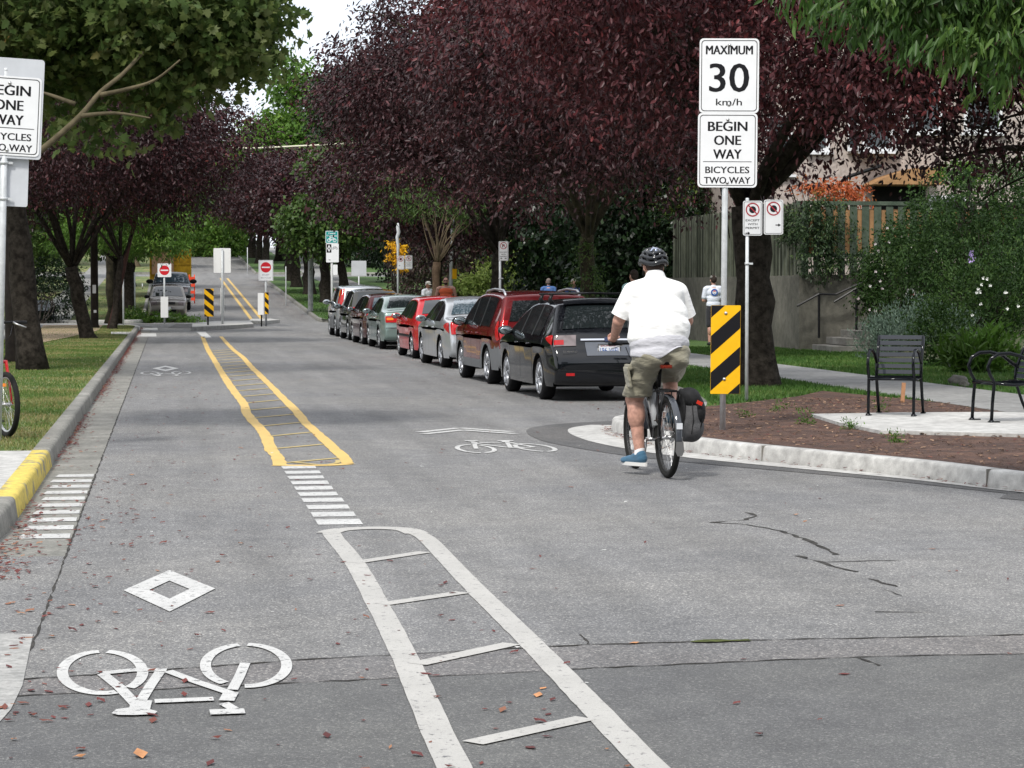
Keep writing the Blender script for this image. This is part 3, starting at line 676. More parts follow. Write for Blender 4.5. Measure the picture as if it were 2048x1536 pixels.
def begin_one_way(parent, x, z, w=.6, h=.75, tilt=0):
    pl = plate(parent, w, h, x, z); border(pl, w, h)
    letters(pl, [('BEGIN', 0, .245, .1, .40, .008), ('ONE', 0, .105, .1, .275, .008), ('WAY', 0, -.035, .1, .29, .008), ('BICYCLES', 0, -.195, .07, .445, .006), ('TWO WAY', 0, -.3, .07, .47, .006)])
    mb = MB(); rect2d(mb, 0, -.115, .49, .006, -.0015); mb.build('dividing_line', INK, pl); bolts(pl, [(0, .31), (0, -.325)]); return pl

# the big post beside the cyclist
def facing(v): return -math.atan2(v.x, v.y)
v = at(1445, 866, .12)
t = thing('traffic_sign', 'tall post with MAXIMUM 30 km/h plate and striped hazard plate in the mulch bed', 'traffic sign', (v.x, v.y, .12), facing(v) * .75)
t.rotation_euler[1] = R(.35)
s = 198.2; zz = lambda py: (866 - py) / s; post(t, zz(90), .03)
pl = plate(t, .6, .75, .03, zz(149), SIGN_W); border(pl, .6, .75)
letters(pl, [('MAXIMUM', 0, .262, .093, .475, .008), ('30', 0, -.01, .30, .405, .004), ('km/h', 0, -.262, .072, .262, .003)]); bolts(pl, [(0, .31), (0, -.29)])
begin_one_way(t, .02, zz(297) - .004)
mk = marker(t, .3, .9, .02, zz(697.5), 1, period=.205, ang=42, phase=.085); bolts(mk, [(0, .37), (-.01, -.3)])

# post cut by the left edge of the picture
v = dp(-4, 860, 22.9)
t = thing('traffic_sign', 'post at the left edge with BEGIN ONE WAY plate on a taller blank board', 'traffic sign', (v.x, 22.9, .14), R(5))
t.rotation_euler[1] = R(1.7)
s = 4700 / 23.0 * 1.0; zl = lambda py: 1.6 + (575 - py) / s - .14; post(t, zl(150), .032)
bw = plate(t, .62, .95, .04, zl(226), ALU, -.028, 'backing_board', .03)
pl = begin_one_way(t, .03, zl(241)); pl.rotation_euler[1] = R(1.2); bw.rotation_euler[1] = R(1.2)
p2 = plate(t, .34, .46, .06, zl(369), ALU, .03, 'blank_plate', .02); p2.rotation_euler[1] = R(.6)
clamp(t, zl(332)); clamp(t, zl(402))

# parking signs
def no_park(pl, w, h, kind, permit):
    mb = MB(); cz = h / 2 - w * .46; r = w * .36
    ring2d(mb, 0, cz, r, r * .82, -.0022); rect2d(mb, 0, cz, 2 * r * .9, r * .17, -.0026, R(-45)); mb.build('prohibition_ring', SIGN_DR, pl)
    if kind == 'P': letters(pl, [('P', .0, cz, r * 1.0, r * .72, .03)], name='letter')
    else:
        mb = MB(); ring2d(mb, 0, cz, r * .5, .001, -.0018); mb.build('symbol', INK, pl)
    if permit: letters(pl, [('EXCEPT', 0, -h * .06, h * .062, w * .72, .004), ('WITH', 0, -h * .17, h * .062, w * .5, .004), ('PERMIT', 0, -h * .28, h * .062, w * .72, .004)])
    border(pl, w, h, .012, .005, INK, r=.018)
def arrow(pl, x, z, L, d=1):
    mb = MB(); mb.add([(x - d * L / 2, -.0016, z - .006), (x, -.0016, z - .006), (x, -.0016, z + .006), (x - d * L / 2, -.0016, z + .006)], [(0, 1, 2, 3)])
    mb.add([(x, -.0016, z - .02), (x + d * L / 2, -.0016, z), (x, -.0016, z + .02)], [(0, 1, 2)]); mb.build('arrow', INK, pl)
v = at(1493, 803, .15)
t = thing('parking_sign', 'thin post with two small parking plates in front of the big right tree trunk', 'parking sign', v, facing(v) * .6)
z0 = lambda py: (803 - py) / (4700 / 30.4)
post(t, z0(405), .022); clamp(t, z0(532), .024)
pl = plate(t, .245, .44, .065, z0(443), SIGN_WG, -.03, 'parking_plate', .025); no_park(pl, .245, .44, 'T', True); arrow(pl, -.06, -.19, .06)
pl = plate(t, .245, .44, .33, z0(441), SIGN_WG, -.03, 'parking_plate', .025); no_park(pl, .245, .44, 'T', False); arrow(pl, .06, -.1, .07)
v = dp(1000, 655, 54.2); v.z = .15
t = thing('parking_sign', 'single parking plate EXCEPT WITH PERMIT on a grey post above the dark red car', 'parking sign', v, facing(v) * .5)
sc = 4700 / 55.3; zq = lambda py: 1.6 + (575 - py) / sc - .15
post(t, zq(486), .026); clamp(t, zq(557), .028); pl = plate(t, .225, .455, .08, zq(503), SIGN_WG, -.03, 'parking_plate', .022); no_park(pl, .225, .455, 'P', True); arrow(pl, -.05, -.17, .05, -1); arrow(pl, .05, -.17, .05)
v = dp(796, 640, 78); v.z = .15
t = thing('parking_sign', 'tall bent topped post with two small parking plates beside the yellow leaves', 'parking sign', v, facing(v) * .5)
zq = None; sc = 4700 / 79.2; zq = lambda py: 1.6 + (575 - py) / sc - .15; mb = MB(); mb.tube([(0, 0, 0), (0, 0, zq(520)), (.01, 0, zq(492)), (-.02, 0, zq(476)), (.03, 0, zq(466)), (.0, 0, zq(456)), (.01, 0, zq(448))], [.035, .035, .055, .06, .065, .06, .025], 8)
mb.build('post', GALV, t); pl = plate(t, .24, .455, .09, zq(526), SIGN_WG, -.05, 'parking_plate', .02); no_park(pl, .24, .455, 'T', False); arrow(pl, -.04, -.1, .05, -1)
pl = plate(t, .24, .455, .36, zq(525), SIGN_WG, -.05, 'parking_plate', .02); no_park(pl, .24, .455, 'P', True)
# teal cycle route sign
v = dp(664, 640, 110.5); v.z = .15
t = thing('cycle_route_sign', 'teal bicycle route plate above a white diamond lane plate on a pale post', 'traffic sign', v, facing(v) * .5)
sc = 4700 / 85.2; zq = lambda py: (1.6 + (575 - py) / (4700 / 112) - .15) / 1.315; t.scale = (1.315,) * 3; post(t, zq(465), .04, M('white post', (.6, .6, .6), .5))
pl = plate(t, .45, .45, 0, zq(476), SIGN_TEAL, -.06, 'route_plate', .03, ALU); border(pl, .45, .45, .003, .018, SIGN_W, 'white_border', .03)
letters(pl, [('Central', 0, .14, .06, .25, .02), ('Greenway', 0, .055, .06, .36, .02)], SIGN_W)
def tiny_bike(pl, cx, cz, k, mat):
    mb = MB()
    for x in (-.1, .1): ring2d(mb, cx + x * k, cz, .065 * k, .042 * k, -.002)
    for a, b in (((-.1, 0), (-.06, .1)), ((-.06, .1), (.06, .09)), ((.06, .09), (.1, 0)), ((-.06, .1), (0, 0)), ((0, 0), (.06, .09)), ((-.1, 0), (0, 0)), ((-.09, .12), (-.04, .12)), ((.03, .12), (.09, .13))):
        d = (b[0] - a[0], b[1] - a[1]); rect2d(mb, cx + (a[0] + b[0]) / 2 * k, cz + (a[1] + b[1]) / 2 * k, math.hypot(*d) * k, .018 * k, -.0024, math.atan2(d[1], d[0]))
    mb.build('bicycle_symbol', mat, pl)
tiny_bike(pl, 0, -.11, 1.0, SIGN_W)
pl = plate(t, .45, .67, .02, zq(507), SIGN_W, -.06, 'lane_plate', .03)
mb = MB(); rect2d(mb, -.12, .16, .17, .3, -.0015); mb.build('black_panel', INK, pl)
mb = MB(); mb.add([(-.12, -.003, .29), (-.185, -.003, .16), (-.12, -.003, .03), (-.055, -.003, .16), (-.12, -.003, .22), (-.15, -.003, .16), (-.12, -.003, .1), (-.09, -.003, .16)], [(0, 1, 5, 4), (1, 2, 6, 5), (2, 3, 7, 6), (3, 0, 4, 7)]); mb.build('diamond', SIGN_W, pl)
tiny_bike(pl, .09, .16, .6, M('grey ink', (.25, .25, .27), .6)); arrow(pl, -.1, -.25, .09, -1)
plate(t, .16, .36, .12, zq(540), SIGN_W, -.06, 'small_plate', .02)
# back of a square sign half hidden in leaves
v = dp(718, 640, 94.3); v.z = .15; t = thing('traffic_sign', 'pale blank back of a square plate half covered by purple leaves', 'traffic sign', v, facing(v)); sc = 4700 / 95.6; zq = lambda py: 1.6 + (575 - py) / sc - .15
post(t, zq(530), .03); plate(t, .6, .6, 0, zq(537), ALU, -.04, 'blank_plate', .03)
# signs on and round the islands at the crossing
def no_entry(pl, w, h, txt):
    mb = MB(); cz = h / 2 - w * .5; disc2d(mb, 0, cz, w * .36, -.002); mb.build('red_disc', SIGN_R, pl)
    mb = MB(); rect2d(mb, 0, cz, w * .56, w * .09, -.0035); mb.build('white_bar', SIGN_W, pl)
    if txt: letters(pl, [('EXCEPT', 0, cz - w * .52, .06, .3, .004), ('BICYCLES', 0, cz - w * .72, .06, .42, .004)], M('grey ink', (.25, .25, .27), .6))
def base_at(px, py, z=.15): return at(px, py, z)
v = at(445, 648, .15); sc = 4700 / v.y * .99; zq = lambda py: 1.6 + (575 - py) / sc - .15
t = thing('traffic_sign', 'back of a large white plate on the tallest post of the middle traffic island', 'traffic sign', v, 0)
post(t, zq(500), .045); plate(t, .68, .98, .0, zq(522), M('white sign back', (.75, .75, .74), .5), .06, 'sign_back', .04, SIGN_W); plate(t, .15, 1.02, .0, zq(601), M('white sign back', (.75, .75, .74), .5), .06, 'sign_back', .01, SIGN_W)
v = at(416, 650, .15); sc = 4700 / v.y * .99
t = thing('hazard_marker', 'yellow and black hazard plate on a short post at the left end of the island', 'hazard marker', v, 0)
post(t, zq(590), .035, BLACKM); marker(t, .36, 1.08, .04, zq(604.5), -1, -.05, .22, ang=40)
v = at(532, 645, .15); sc = 4700 / v.y * .99
t = thing('no_entry_sign', 'no entry plate reading EXCEPT BICYCLES on the right hand island', 'traffic sign', v, 0)
post(t, zq(525), .045); pl = plate(t, .6, .86, .0, zq(541.5), SIGN_W, -.06, 'sign_plate', .03); no_entry(pl, .6, .86, True); border(pl, .6, .86, .02, .01, M('grey ink', (.25, .25, .27), .6)); marker(t, .16, .9, .03, zq(606), -1, -.07, .2)
v = at(523, 645.5, .15); t = thing('hazard_marker', 'blank back of a narrow plate beside the no entry post', 'hazard marker', v, 0)
post(t, zq(590), .03, BLACKM); plate(t, .24, .9, -.03, zq(607), M('white sign back', (.75, .75, .74), .5), -.05, 'sign_back', .01, SIGN_W)
v = at(329, 642, .12); sc = 4700 / v.y * .99
t = thing('no_entry_sign', 'no entry plate with leaves hanging over it in front of the parked pickup', 'traffic sign', v, 0)
post(t, zq(528), .04); pl = plate(t, .6, .6, .01, zq(540), SIGN_W, -.06, 'sign_plate', .03); no_entry(pl, .6, .6, False); plate(t, .33, .92, -.0, zq(612), M('white sign back', (.75, .75, .74), .5), -.07, 'sign_back', .01, SIGN_W)
# thin posts on the left corner and up the hill
P0 = None
for k, (px, py, top, Y, lab) in enumerate(((247, 648, 548, 92, 'bare thin post nearest the kerb corner on the left'), (234, 643, 545, 97, 'bare thin post touching the mossy tree trunk on the left'),
        (270, 634, 545, 114, 'bare thin post in the grass left of the parked wagon'), (285, 606, 567, 150, 'short thin post up the left verge behind the parked wagon'),
        (572, 607, 533, 128, 'bare thin post on the right verge beyond the no entry sign'), (495, 543, 495, 188, 'farthest thin post on the right verge up the hill'))):
    v = dp(px, py, Y); z = gz(Y) + .14; h = (dp(px, top, Y).z - z)
    if P0 is None: P0 = t = thing('post', lab, 'post', (v.x, Y, z), 0, 'thin bare posts along the verges'); mb = MB(); mb.tube([(0, 0, -.1), (0, 0, .5), (0, 0, 1)], .032, 8); mb.build('pole', GALV, t); t.scale = (1, 1, h)
    else: t = relabel(copy_tree(P0), lab, (v.x, Y, z)); t.scale = (1, 1, h)
# lamp post and pole behind the red and silver cars
def pole_thing(name, lab, cat, px, Y, top, r0, r1, mat, base=.14, lean=0):
    v = dp(px, 600, Y); t = thing(name, lab, cat, (v.x, Y, base + gz(Y))); h = dp(px, top, Y).z - base - gz(Y)
    mb = MB(); mb.tube([(0, 0, -.1), (0, 0, .15), (lean * .5, 0, h / 2), (lean, 0, h)], [r0 * 1.4, r0, (r0 + r1) / 2, r1], 12); mb.build('pole', mat, t); return t, h
t, h = pole_thing('lamp_post', 'tapered grey metal lamp post rising behind the man in the orange top', 'lamp post', 899, 84, 430, .085, .06, GALV, lean=.12)
mb = MB(); mb.box((.17, -.06, 1.95), (.16, .1, .36)); mb.build('yellow_box', M('yellow box', (.85, .45, .01), .5), t)
t, h = pole_thing('lamp_post', 'grey street pole on the far right verge beside a leaning dark trunk', 'lamp post', 621, 118, 300, .13, .08, M('weathered pole', (.32, .33, .33), .7, var=.2))
t, h = pole_thing('utility_pole', 'straight dark wooden pole directly behind the big left trunk', 'utility pole', 28, 47, -60, .18, .15, M('dark wood pole', (.02, .016, .013), .9, var=.4, bump=.6))
mb = MB(); mb.tube([(.19, -.02, 0), (.19, -.02, 3)], .015, 6); mb.build('cable_guard', M('pale pipe', (.5, .5, .45), .6), t)
t, h = pole_thing('utility_pole', 'dark pole with a pale tag seen left of the thin leaning trunk', 'utility pole', 189, 86, 300, .14, .12, M('dark wood pole', (.02, .016, .013), .9))
mb = MB(); mb.box((0, -.15, 1.4), (.12, .03, .3)); mb.box((.02, -.15, .6), (.1, .03, .1)); mb.build('tag', SIGN_WG, t)
# overhead wires crossing the street
t = MB(); a = dp(500, 297, 112); b = dp(680, 288, 112)
t.tube([a - (b - a) * 2.6 + Vector((0, 0, 1.0)), a, (a + b) / 2, b, b + (b - a) * 2.5 + Vector((0, 0, .3))], .045, 6)
tag(t.build('overhead_cable', M('pale cable', (.6, .58, .45), .6)), 'pale cable strung across the street under the green trees', 'overhead cable')
# wooden stake
v = at(1806, 805, .15); t = MB(); t.box((v.x, v.y, .27), (.045, .035, .26), Matrix.Rotation(R(4), 3, 'Y')); tag(t.build('wooden_stake', M('raw pine', (.40, .21, .11), .7, var=.15, scale=12), bevel=.003), 'short orange brown wooden stake standing behind the single seat', 'stake')
# ================================================================== vehicles
RUBBER = M('tyre rubber', (.007, .007, .008), .85, bump=.15, bscale=80)
RIM = M('alloy wheel', (.42, .43, .45), .32, .8); RIM_S = M('steel wheel cover', (.3, .31, .32), .4, .6)
GLASS = M('tinted car glass', (.012, .016, .017), .03, spec=.9); GLASS.node_tree.nodes['Principled BSDF'].inputs['Coat Weight'].default_value = .0
RUBTRIM = M('black trim', (.01, .01, .0105), .5); GREYTRIM = M('grey plastic cladding', (.13, .135, .14), .6, var=.05)
CHROME = M('chrome', (.7, .7, .72), .12, 1); LAMP_R = M('red tail lamp', (.42, .012, .014), .12, coat=1); LAMP_C = M('clear lamp', (.17, .14, .14), .12, .3, coat=1, var=.25, scale=9, detail=1); LAMP_O = M('amber lamp', (.75, .2, .02), .15, coat=1)
UNDER = M('underbody', (.01, .01, .01), .9); PLATE_W = M('number plate', (.66, .68, .72), .5); BLUEINK = M('blue ink', (.03, .1, .35), .5)
def paintm(name, col, metal=.35, rough=.28): return M(name, col, rough, metal, coat=1)
def interp(tbl, x):
    if x <= tbl[0][0]: return tbl[0][1]
    for (a, b), (c, d) in zip(tbl[:-1], tbl[1:]):
        if x <= c: t = (x - a) / (c - a + 1e-9); return b + (d - b) * t
    return tbl[-1][1]
def smooth_path(P, k=5):
    out = []
    for i in range(len(P) - 1):
        a, b, c, d = [Vector(P[max(0, min(len(P) - 1, j))]) for j in (i - 1, i, i + 1, i + 2)]
        for j in range(k):
            t = j / k; out.append(.5 * (2 * b + (c - a) * t + (2 * a - 5 * b + 4 * c - d) * t * t + (3 * b - a - 3 * c + d) * t ** 3))
    out.append(Vector(P[-1])); return out
class Car:
    """side view curve: y from the rear bumper (0) to the nose (L), the car drives towards +Y, wheels on z = 0"""
    def __init__(s, name, label, loc, rz, L, W, sil, wb, rear_ov, belt, wr=.32, roofw=.74, paint=None, group='cars parked along the right kerb', cat='car', sill=.22, lower=None, lower_z=0, endtaper=.10):
        s.L, s.W = L, W / 2; s.belt = belt; s.roofw = roofw; s.top = max(p[1] for p in sil); s.et = endtaper
        s.root = thing(name, label, cat, loc, rz, group); s.wy = (rear_ov, rear_ov + wb); s.wr = wr; s.sill = sill; s.paint = paint
        s.S = smooth_path(sil, 5); s.build(lower, lower_z)
    def w(s, y, z):
        L = s.L; e = min(y, L - y)
        f = 1 - s.et * max(0, 1 - e / .75) ** 2.2 - .03 * max(0, 1 - e / 1.8)
        b = s.belt
        if z > b: f *= 1 - (1 - s.roofw) * min(1, (z - b) / (s.top - b)) ** .95
        elif z < .45: f *= 1 - .05 * ((.45 - z) / .45) ** 1.5
        f += .012 * math.exp(-((z - b + .12) / .08) ** 2)
        return s.W * f
    def zs(s, y):      # roofline height over y
        best = -1
        for a, b in zip(s.S[:-1], s.S[1:]):
            if min(a.x, b.x) <= y <= max(a.x, b.x) and abs(b.x - a.x) > 1e-6: best = max(best, a.y + (b.y - a.y) * (y - a.x) / (b.x - a.x))
        return best
    def build(s, lower, lower_z):
        S = s.S; n = len(S); mb = MB(); r = .055
        # inward normals of the side view curve
        N = []
        for i in range(n):
            t = (S[min(i + 1, n - 1)] - S[max(i - 1, 0)]).normalized(); N.append(Vector((t.y, -t.x)))
        # bottom line with wheel arches from the nose back to the tail
        bot = []; y1, y0 = S[-1].x, S[0].x
        ar = s.wr + .055; ys = []; y = y1
        while y > y0 + .02: ys.append(y); y -= .05
        ys.append(y0)
        for y in ys:
            z = s.sill
            for cy in s.wy:
                if abs(y - cy) < ar: z = max(z, s.wr + math.sqrt(ar * ar - (y - cy) ** 2) * .98)
            bot.append(Vector((y, z)))
        # side skin: rounded shoulder, then rows running to the middle line
        ring = [S[i] + N[i] * r for i in range(n)] + bot[1:-1]; K = lambda p: Vector((min(max(p.x, .42), s.L - .42), s.wr * 2 + .13 + .06 * (p.y - .5)))
        M_ = len(ring); lev = [0, .12, .3, .5, .72, 1]
        def side(sg, base):
            vs = []
            for t in lev:
                for p in ring: q = p.lerp(K(p), t); vs.append((sg * s.w(q.x, q.y), q.x, q.y))
            fs = []
            for a in range(len(lev) - 1):
                for i in range(M_):
                    j = (i + 1) % M_; f = (a * M_ + i, a * M_ + j, (a + 1) * M_ + j, (a + 1) * M_ + i); fs.append(f if sg < 0 else f[::-1])
            return vs, fs
        for sg in (-1, 1):
            vs, fs = side(sg, 0); mi = []
            for f in fs: zc = sum(vs[i][2] for i in f) / 4; yc = sum(vs[i][1] for i in f) / 4; mi.append(1 if (lower and zc < interp(lower_z, yc)) else 0)
            for f, m_ in zip(fs, mi): pass
            b = len(mb.v); mb.v += vs
            for f, m_ in zip(fs, mi): mb.f.append([b + i for i in f]); mb.m.append(m_); mb.sm.append(True)
        # shoulder arc and the skin across the car
        cols = [('e', R(a)) for a in (0, 22, 45, 68, 90)]; fr = [.96, .85, .6, .3, 0]
        rows = []
        for i in range(n):
            row = []
            for sg in (-1, 1):
                half = []
                p = S[i]; W1 = s.w(p.x, p.y)
                for k, a in cols: q = p + N[i] * r * (1 - math.sin(a)); half.append((sg * (s.w(*q) - r + r * math.cos(a)), q.x, q.y))
                for f in fr:
                    bow = .05 * (1 - f * f); dirn = -N[i]; q = p + dirn * bow * (1 if p.y > .5 else .5) * min(1, s.W); half.append((sg * f * (W1 - r), q.x, q.y))
                row.append(half)
            rows.append(row[0] + row[1][:-1][::-1])
        C = len(rows[0]); b = len(mb.v); mb.v += [v for r_ in rows for v in r_]
        for i in range(n - 1):
            zc = (S[i].y + S[i + 1].y) / 2; yc = S[i].x
            m_ = 1 if (lower and zc < interp(lower_z, yc)) else 0
            for k in range(C - 1): mb.f.append([b + i * C + k, b + i * C + k + 1, b + (i + 1) * C + k + 1, b + (i + 1) * C + k][::-1]); mb.m.append(m_); mb.sm.append(True)
        body = mb.build('body', [s.paint, lower or s.paint], s.root)
        s.body = body
        # floor, arch linings
        mb = MB(); wl_ = s.W * .93
        for i in range(len(bot) - 1):
            a, c = bot[i], bot[i + 1]; ww = min(s.w(a.x, .3), s.w(c.x, .3)) - .01
            mb.add([(-ww, a.x, a.y), (ww, a.x, a.y), (ww, c.x, c.y), (-ww, c.x, c.y)], [(0, 1, 2, 3)])
        mb.box((0, s.L / 2, s.sill + .1), (s.W * 1.1, s.L - .9, .18))
        mb.build('underbody', UNDER, s.root)
    def patch(s, name, poly, mat, off=.004, side=0, parent=None, _=0):
        """flush panel on the flank; poly in (y, z)"""
        if not side: return [s.patch(name, poly, mat, off, q, parent) for q in (-1, 1)]
        P = smooth_path(poly + [poly[0]], 4)[:-1]; mb = MB()
        c = sum(P, Vector((0, 0))) / len(P)
        for sg in ((-1, 1) if not side else (side,)):
            rings = []
            for t in (0, .35, .7): rings.append([p.lerp(c, t) for p in P])
            vs = [(sg * (s.w(q.x, q.y) + off), q.x, q.y) for rg in rings for q in rg] + [(sg * (s.w(c.x, c.y) + off), c.x, c.y)]
            m = len(P); fs = []
            for a in range(2):
                for i in range(m): fs.append((a * m + i, a * m + (i + 1) % m, (a + 1) * m + (i + 1) % m, (a + 1) * m + i))
            for i in range(m): fs.append((2 * m + i, 2 * m + (i + 1) % m, 3 * m))
            mb.add(vs, fs if sg < 0 else [f[::-1] for f in fs], 0, True)
        return mb.build(name, mat, parent or s.root)
    def cross(s, name, z0, z1, x0, x1, mat, rear=True, off=.006, inset=0, curve=.0, parent=None, top=None):
        """panel across the tail (or nose): heights z0..z1 up the side view curve, half-width fractions x0..x1"""
        S = s.S if rear else s.S[::-1]
        seq = []
        for p in S:
            seq.append(p)
            if p.y >= s.top - .03: break
        Z = [z0 + (z1 - z0) * k / 6 for k in range(7)]; pts = []
        for z in Z:
            for a, b in zip(seq[:-1], seq[1:]):
                if a.y <= z <= b.y + 1e-9 and b.y > a.y: pts.append(a.lerp(b, (z - a.y) / (b.y - a.y))); break
        mb = MB(); xs = [x0 + (x1 - x0) * k / 10 for k in range(11)]; sgn = -1 if rear else 1; vs = []
        for i, p in enumerate(pts):
            a, b = pts[max(i - 1, 0)], pts[min(i + 1, len(pts) - 1)]; t = (b - a).normalized(); nrm = Vector((-t.y, t.x)) if rear else Vector((t.y, -t.x))
            if (rear and nrm.x > 0) or (not rear and nrm.x < 0): nrm = -nrm
            rf = i / (len(pts) - 1)
            for x in xs:
                f = x * (1 - inset * rf); bow = .05 * (1 - f * f) * (1 if p.y > .5 else .5) * min(1, s.W)
                W1 = s.w(p.x, p.y); r = .055; xx = f * W1; e = max(0, abs(xx) - (W1 - r)); dd = r - math.sqrt(max(0, r * r - e * e)) if e < r else r
                q = p + nrm * (bow + off - dd); vs.append((xx, q.x, q.y))
        m = len(xs); fs = [(i * m + k, i * m + k + 1, (i + 1) * m + k + 1, (i + 1) * m + k) for i in range(len(pts) - 1) for k in range(m - 1)]
        mb.add(vs, fs if rear else [f[::-1] for f in fs], 0, True)
        return mb.build(name, mat, parent or s.root)
    def side_glass(s, y0, y1, drop=.075, up=.02, slope_r=.25, slope_f=.55, frame=True, quarter=None, side=0):
        """greenhouse on both sides: bottom on the belt, top under the roofline"""
        N_ = 26; T, B = [], []
        for k in range(N_ + 1):
            y = y0 + (y1 - y0) * k / N_; zt = s.zs(y) - drop; T.append((y, max(zt, s.belt + up + .003))); B.append((y, s.belt + up + .012 * math.sin(math.pi * k / N_)))
        def mk(T, B, off, name, mat, par, sides=(-1, 1)):
            if len(sides) == 2: return [mk(T, B, off, name, mat, par, (q,)) for q in sides]
            mb = MB()
            for sg in sides:
                vs = []
                for (y, zt), (_, zb) in zip(T, B):
                    for q in range(5): z = zb + (zt - zb) * q / 4; vs.append((sg * (s.w(y, z) + off), y, z))
                m = len(T); fs = [(i * 5 + q, (i + 1) * 5 + q, (i + 1) * 5 + q + 1, i * 5 + q + 1) for i in range(m - 1) for q in range(4)]
                mb.add(vs, fs if sg > 0 else [f[::-1] for f in fs], 0, True)
            return mb.build(name, mat, par)
        g = mk(T, B, .004, 'side_window', GLASS, s.root)
        for yc in (quarter or []):
            a, b = yc
            Tp = [(y, z + .004) for y, z in T if a <= y <= b] or None
            ys = [a + (b - a) * k / 3 for k in range(4)]
            mk([(y, max(s.zs(y) - drop + .004, s.belt + up)) for y in ys], [(y, s.belt + up - .004) for y in ys], .008, 'door_pillar', RUBTRIM, s.root)
        return g
    def wheels(s, style='alloy', width=.2, n=5):
        for iy, cy in enumerate(s.wy):
            for sg in (-1, 1):
                x = sg * (s.W - .035); r = s.wr; mb = MB()
                mb.lathe([(r - .1, -width / 2), (r - .03, -width / 2 + .004), (r - .006, -width / 2 + .03), (r, 0), (r - .006, width / 2 - .03), (r - .03, width / 2 - .004), (r - .1, width / 2)], (x - sg * width / 2, cy, r), (1, 0, 0), 32)
                w = mb.build('wheel', RUBBER, s.root)
                mb = MB(); ro = r - .095; fx = x - .004 * sg
                mb.lathe([(ro + .012, 0), (ro, .012), (ro - .015, .0), (ro - .02, -.06)], (fx, cy, r), (sg, 0, 0), 28)
                mb.lathe([(.001, .0), (.05, -.002), (.055, -.02)], (fx, cy, r), (sg, 0, 0), 14)
                for k in range(n):
                    a = 2 * math.pi * k / n + .3; d = Vector((0, math.cos(a), math.sin(a)))
                    mb.tube([Vector((fx - sg * .012, cy, r)) + d * .03, Vector((fx - sg * .014, cy, r)) + d * (ro - .01)], [.03, .022 if style == 'alloy' else .05], 6, flat=.5)
                mb.lathe([(.001, 0), (ro, 0)], (fx - sg * .045, cy, r), (sg, 0, 0), 20, 1)
                mb.build('rim', [RIM if style == 'alloy' else RIM_S, UNDER], w)
    def mirror(s, y, z=None, mat=None, sc=1):
        z = z or s.belt + .04
        for sg in (-1, 1):
            mb = MB(); x = sg * (s.w(y, z) + .11 * sc); mb.ball((x, y, z + .02), (.115 * sc, .06, .075 * sc), 14); mb.tube([(sg * (s.w(y, z) - .03), y + .03, z - .02), (x, y + .01, z)], .025, 6)
            o = mb.build('wing_mirror', mat or s.paint, s.root)
            mb = MB(); mb.ball((x, y - .052, z + .02), (.092 * sc, .012, .058 * sc), 12); mb.build('mirror_glass', M('mirror glass', (.35, .4, .42), .05, .9), o)
    def strip(s, name, y0, y1, z, h, mat, off=.012, side=0):
        return s.patch(name, [(y0, z), (y1, z), (y1, z + h), (y0, z + h)], mat, off, side)
    def seams(s, ys, handles=True):
        for y in ys:
            zt = s.belt + .02
            for sg in (-1, 1):
                vs = []
                for k in range(8): z = .3 + (zt - .3) * k / 7; vs += [(sg * (s.w(y, z) + .002), y - .004, z), (sg * (s.w(y, z) + .002), y + .004, z)]
                mb = MB(); mb.add(vs, [(2 * k, 2 * k + 1, 2 * k + 3, 2 * k + 2) for k in range(7)]); mb.build('door_seam', UNDER, s.root)
        if handles:
            for y in ys[:-1]:
                for sg in (-1, 1):
                    mb = MB(); z = s.belt - .1; mb.tube([(sg * (s.w(y, z) + .0), y + .06, z), (sg * (s.w(y, z) + .03), y + .09, z), (sg * (s.w(y, z) + .03), y + .2, z), (sg * (s.w(y, z) + .0), y + .23, z)], .013, 6); mb.build('door_handle', s.paint, s.root)
    def plate(s, z, text=None, top=None, rear=True, x=0, w=.31):
        S = s.S if rear else s.S[::-1]; p = next(q for q in S if q.y >= z); sg = -1 if rear else 1
        e = bpy.data.objects.new('number_plate', None)
        mb = MB(); mb.box((x, p.x + sg * .065, z), (w, .012, .155)); o = mb.build('number_plate', PLATE_W, s.root)
        if text:
            vs, fs = text_geo(text, w * .84, .075, .0, 0, 0); mb = MB(); mb.add([(x + a, p.x - .0735, z - .005 + b) for a, b in vs], fs); mb.build('plate_number', BLUEINK, o)
        if top:
            vs, fs = text_geo(top, w * .8, .022, .01, 0, 0); mb = MB(); mb.add([(x + a, p.x - .0735, z + .057 + b) for a, b in vs], fs); mb.build('plate_frame_text', SIGN_DR, o)
            mb = MB()
            for dz in (.073, -.073): mb.box((x, p.x - .073, z + dz), (w + .02, .006, .012))
            for dx in (-w / 2, w / 2): mb.box((x + dx, p.x - .0735, z), (.012, .006, .15))
            mb.build('plate_frame', CHROME, o)
        return o
    def ext(s):
        return s

# --- 1 black hatchback, nearest
P_BLACK = paintm('black metallic paint', (.005, .006, .008), .1, .2)
sil = [(.10, .24), (.02, .30), (.0, .5), (.03, .66), (.10, .80), (.16, .98), (.26, 1.10), (.52, 1.36), (.66, 1.435), (1.3, 1.475), (2.0, 1.455), (2.55, 1.33), (3.3, .99), (3.5, .95), (4.1, .84), (4.32, .70), (4.41, .5), (4.38, .3), (4.28, .22)]
c = Car('parked_car', 'black hatchback with roof bars and plate 196-WEJ, beside the cyclist', (6.12, 32.35, 0), R(2), 4.41, 1.74, sil, 2.62, .86, .93, .325, .72, P_BLACK)
c.side_glass(.78, 3.15, .07, .03, quarter=[(1.28, 1.36), (2.12, 2.2)]); c.seams([1.3, 2.16, 3.05])
c.cross('rear_window', 1.05, 1.375, -.84, .84, GLASS, off=.008, inset=.06)
c.cross('rear_spoiler', 1.385, 1.43, -.86, .86, P_BLACK, off=.05)
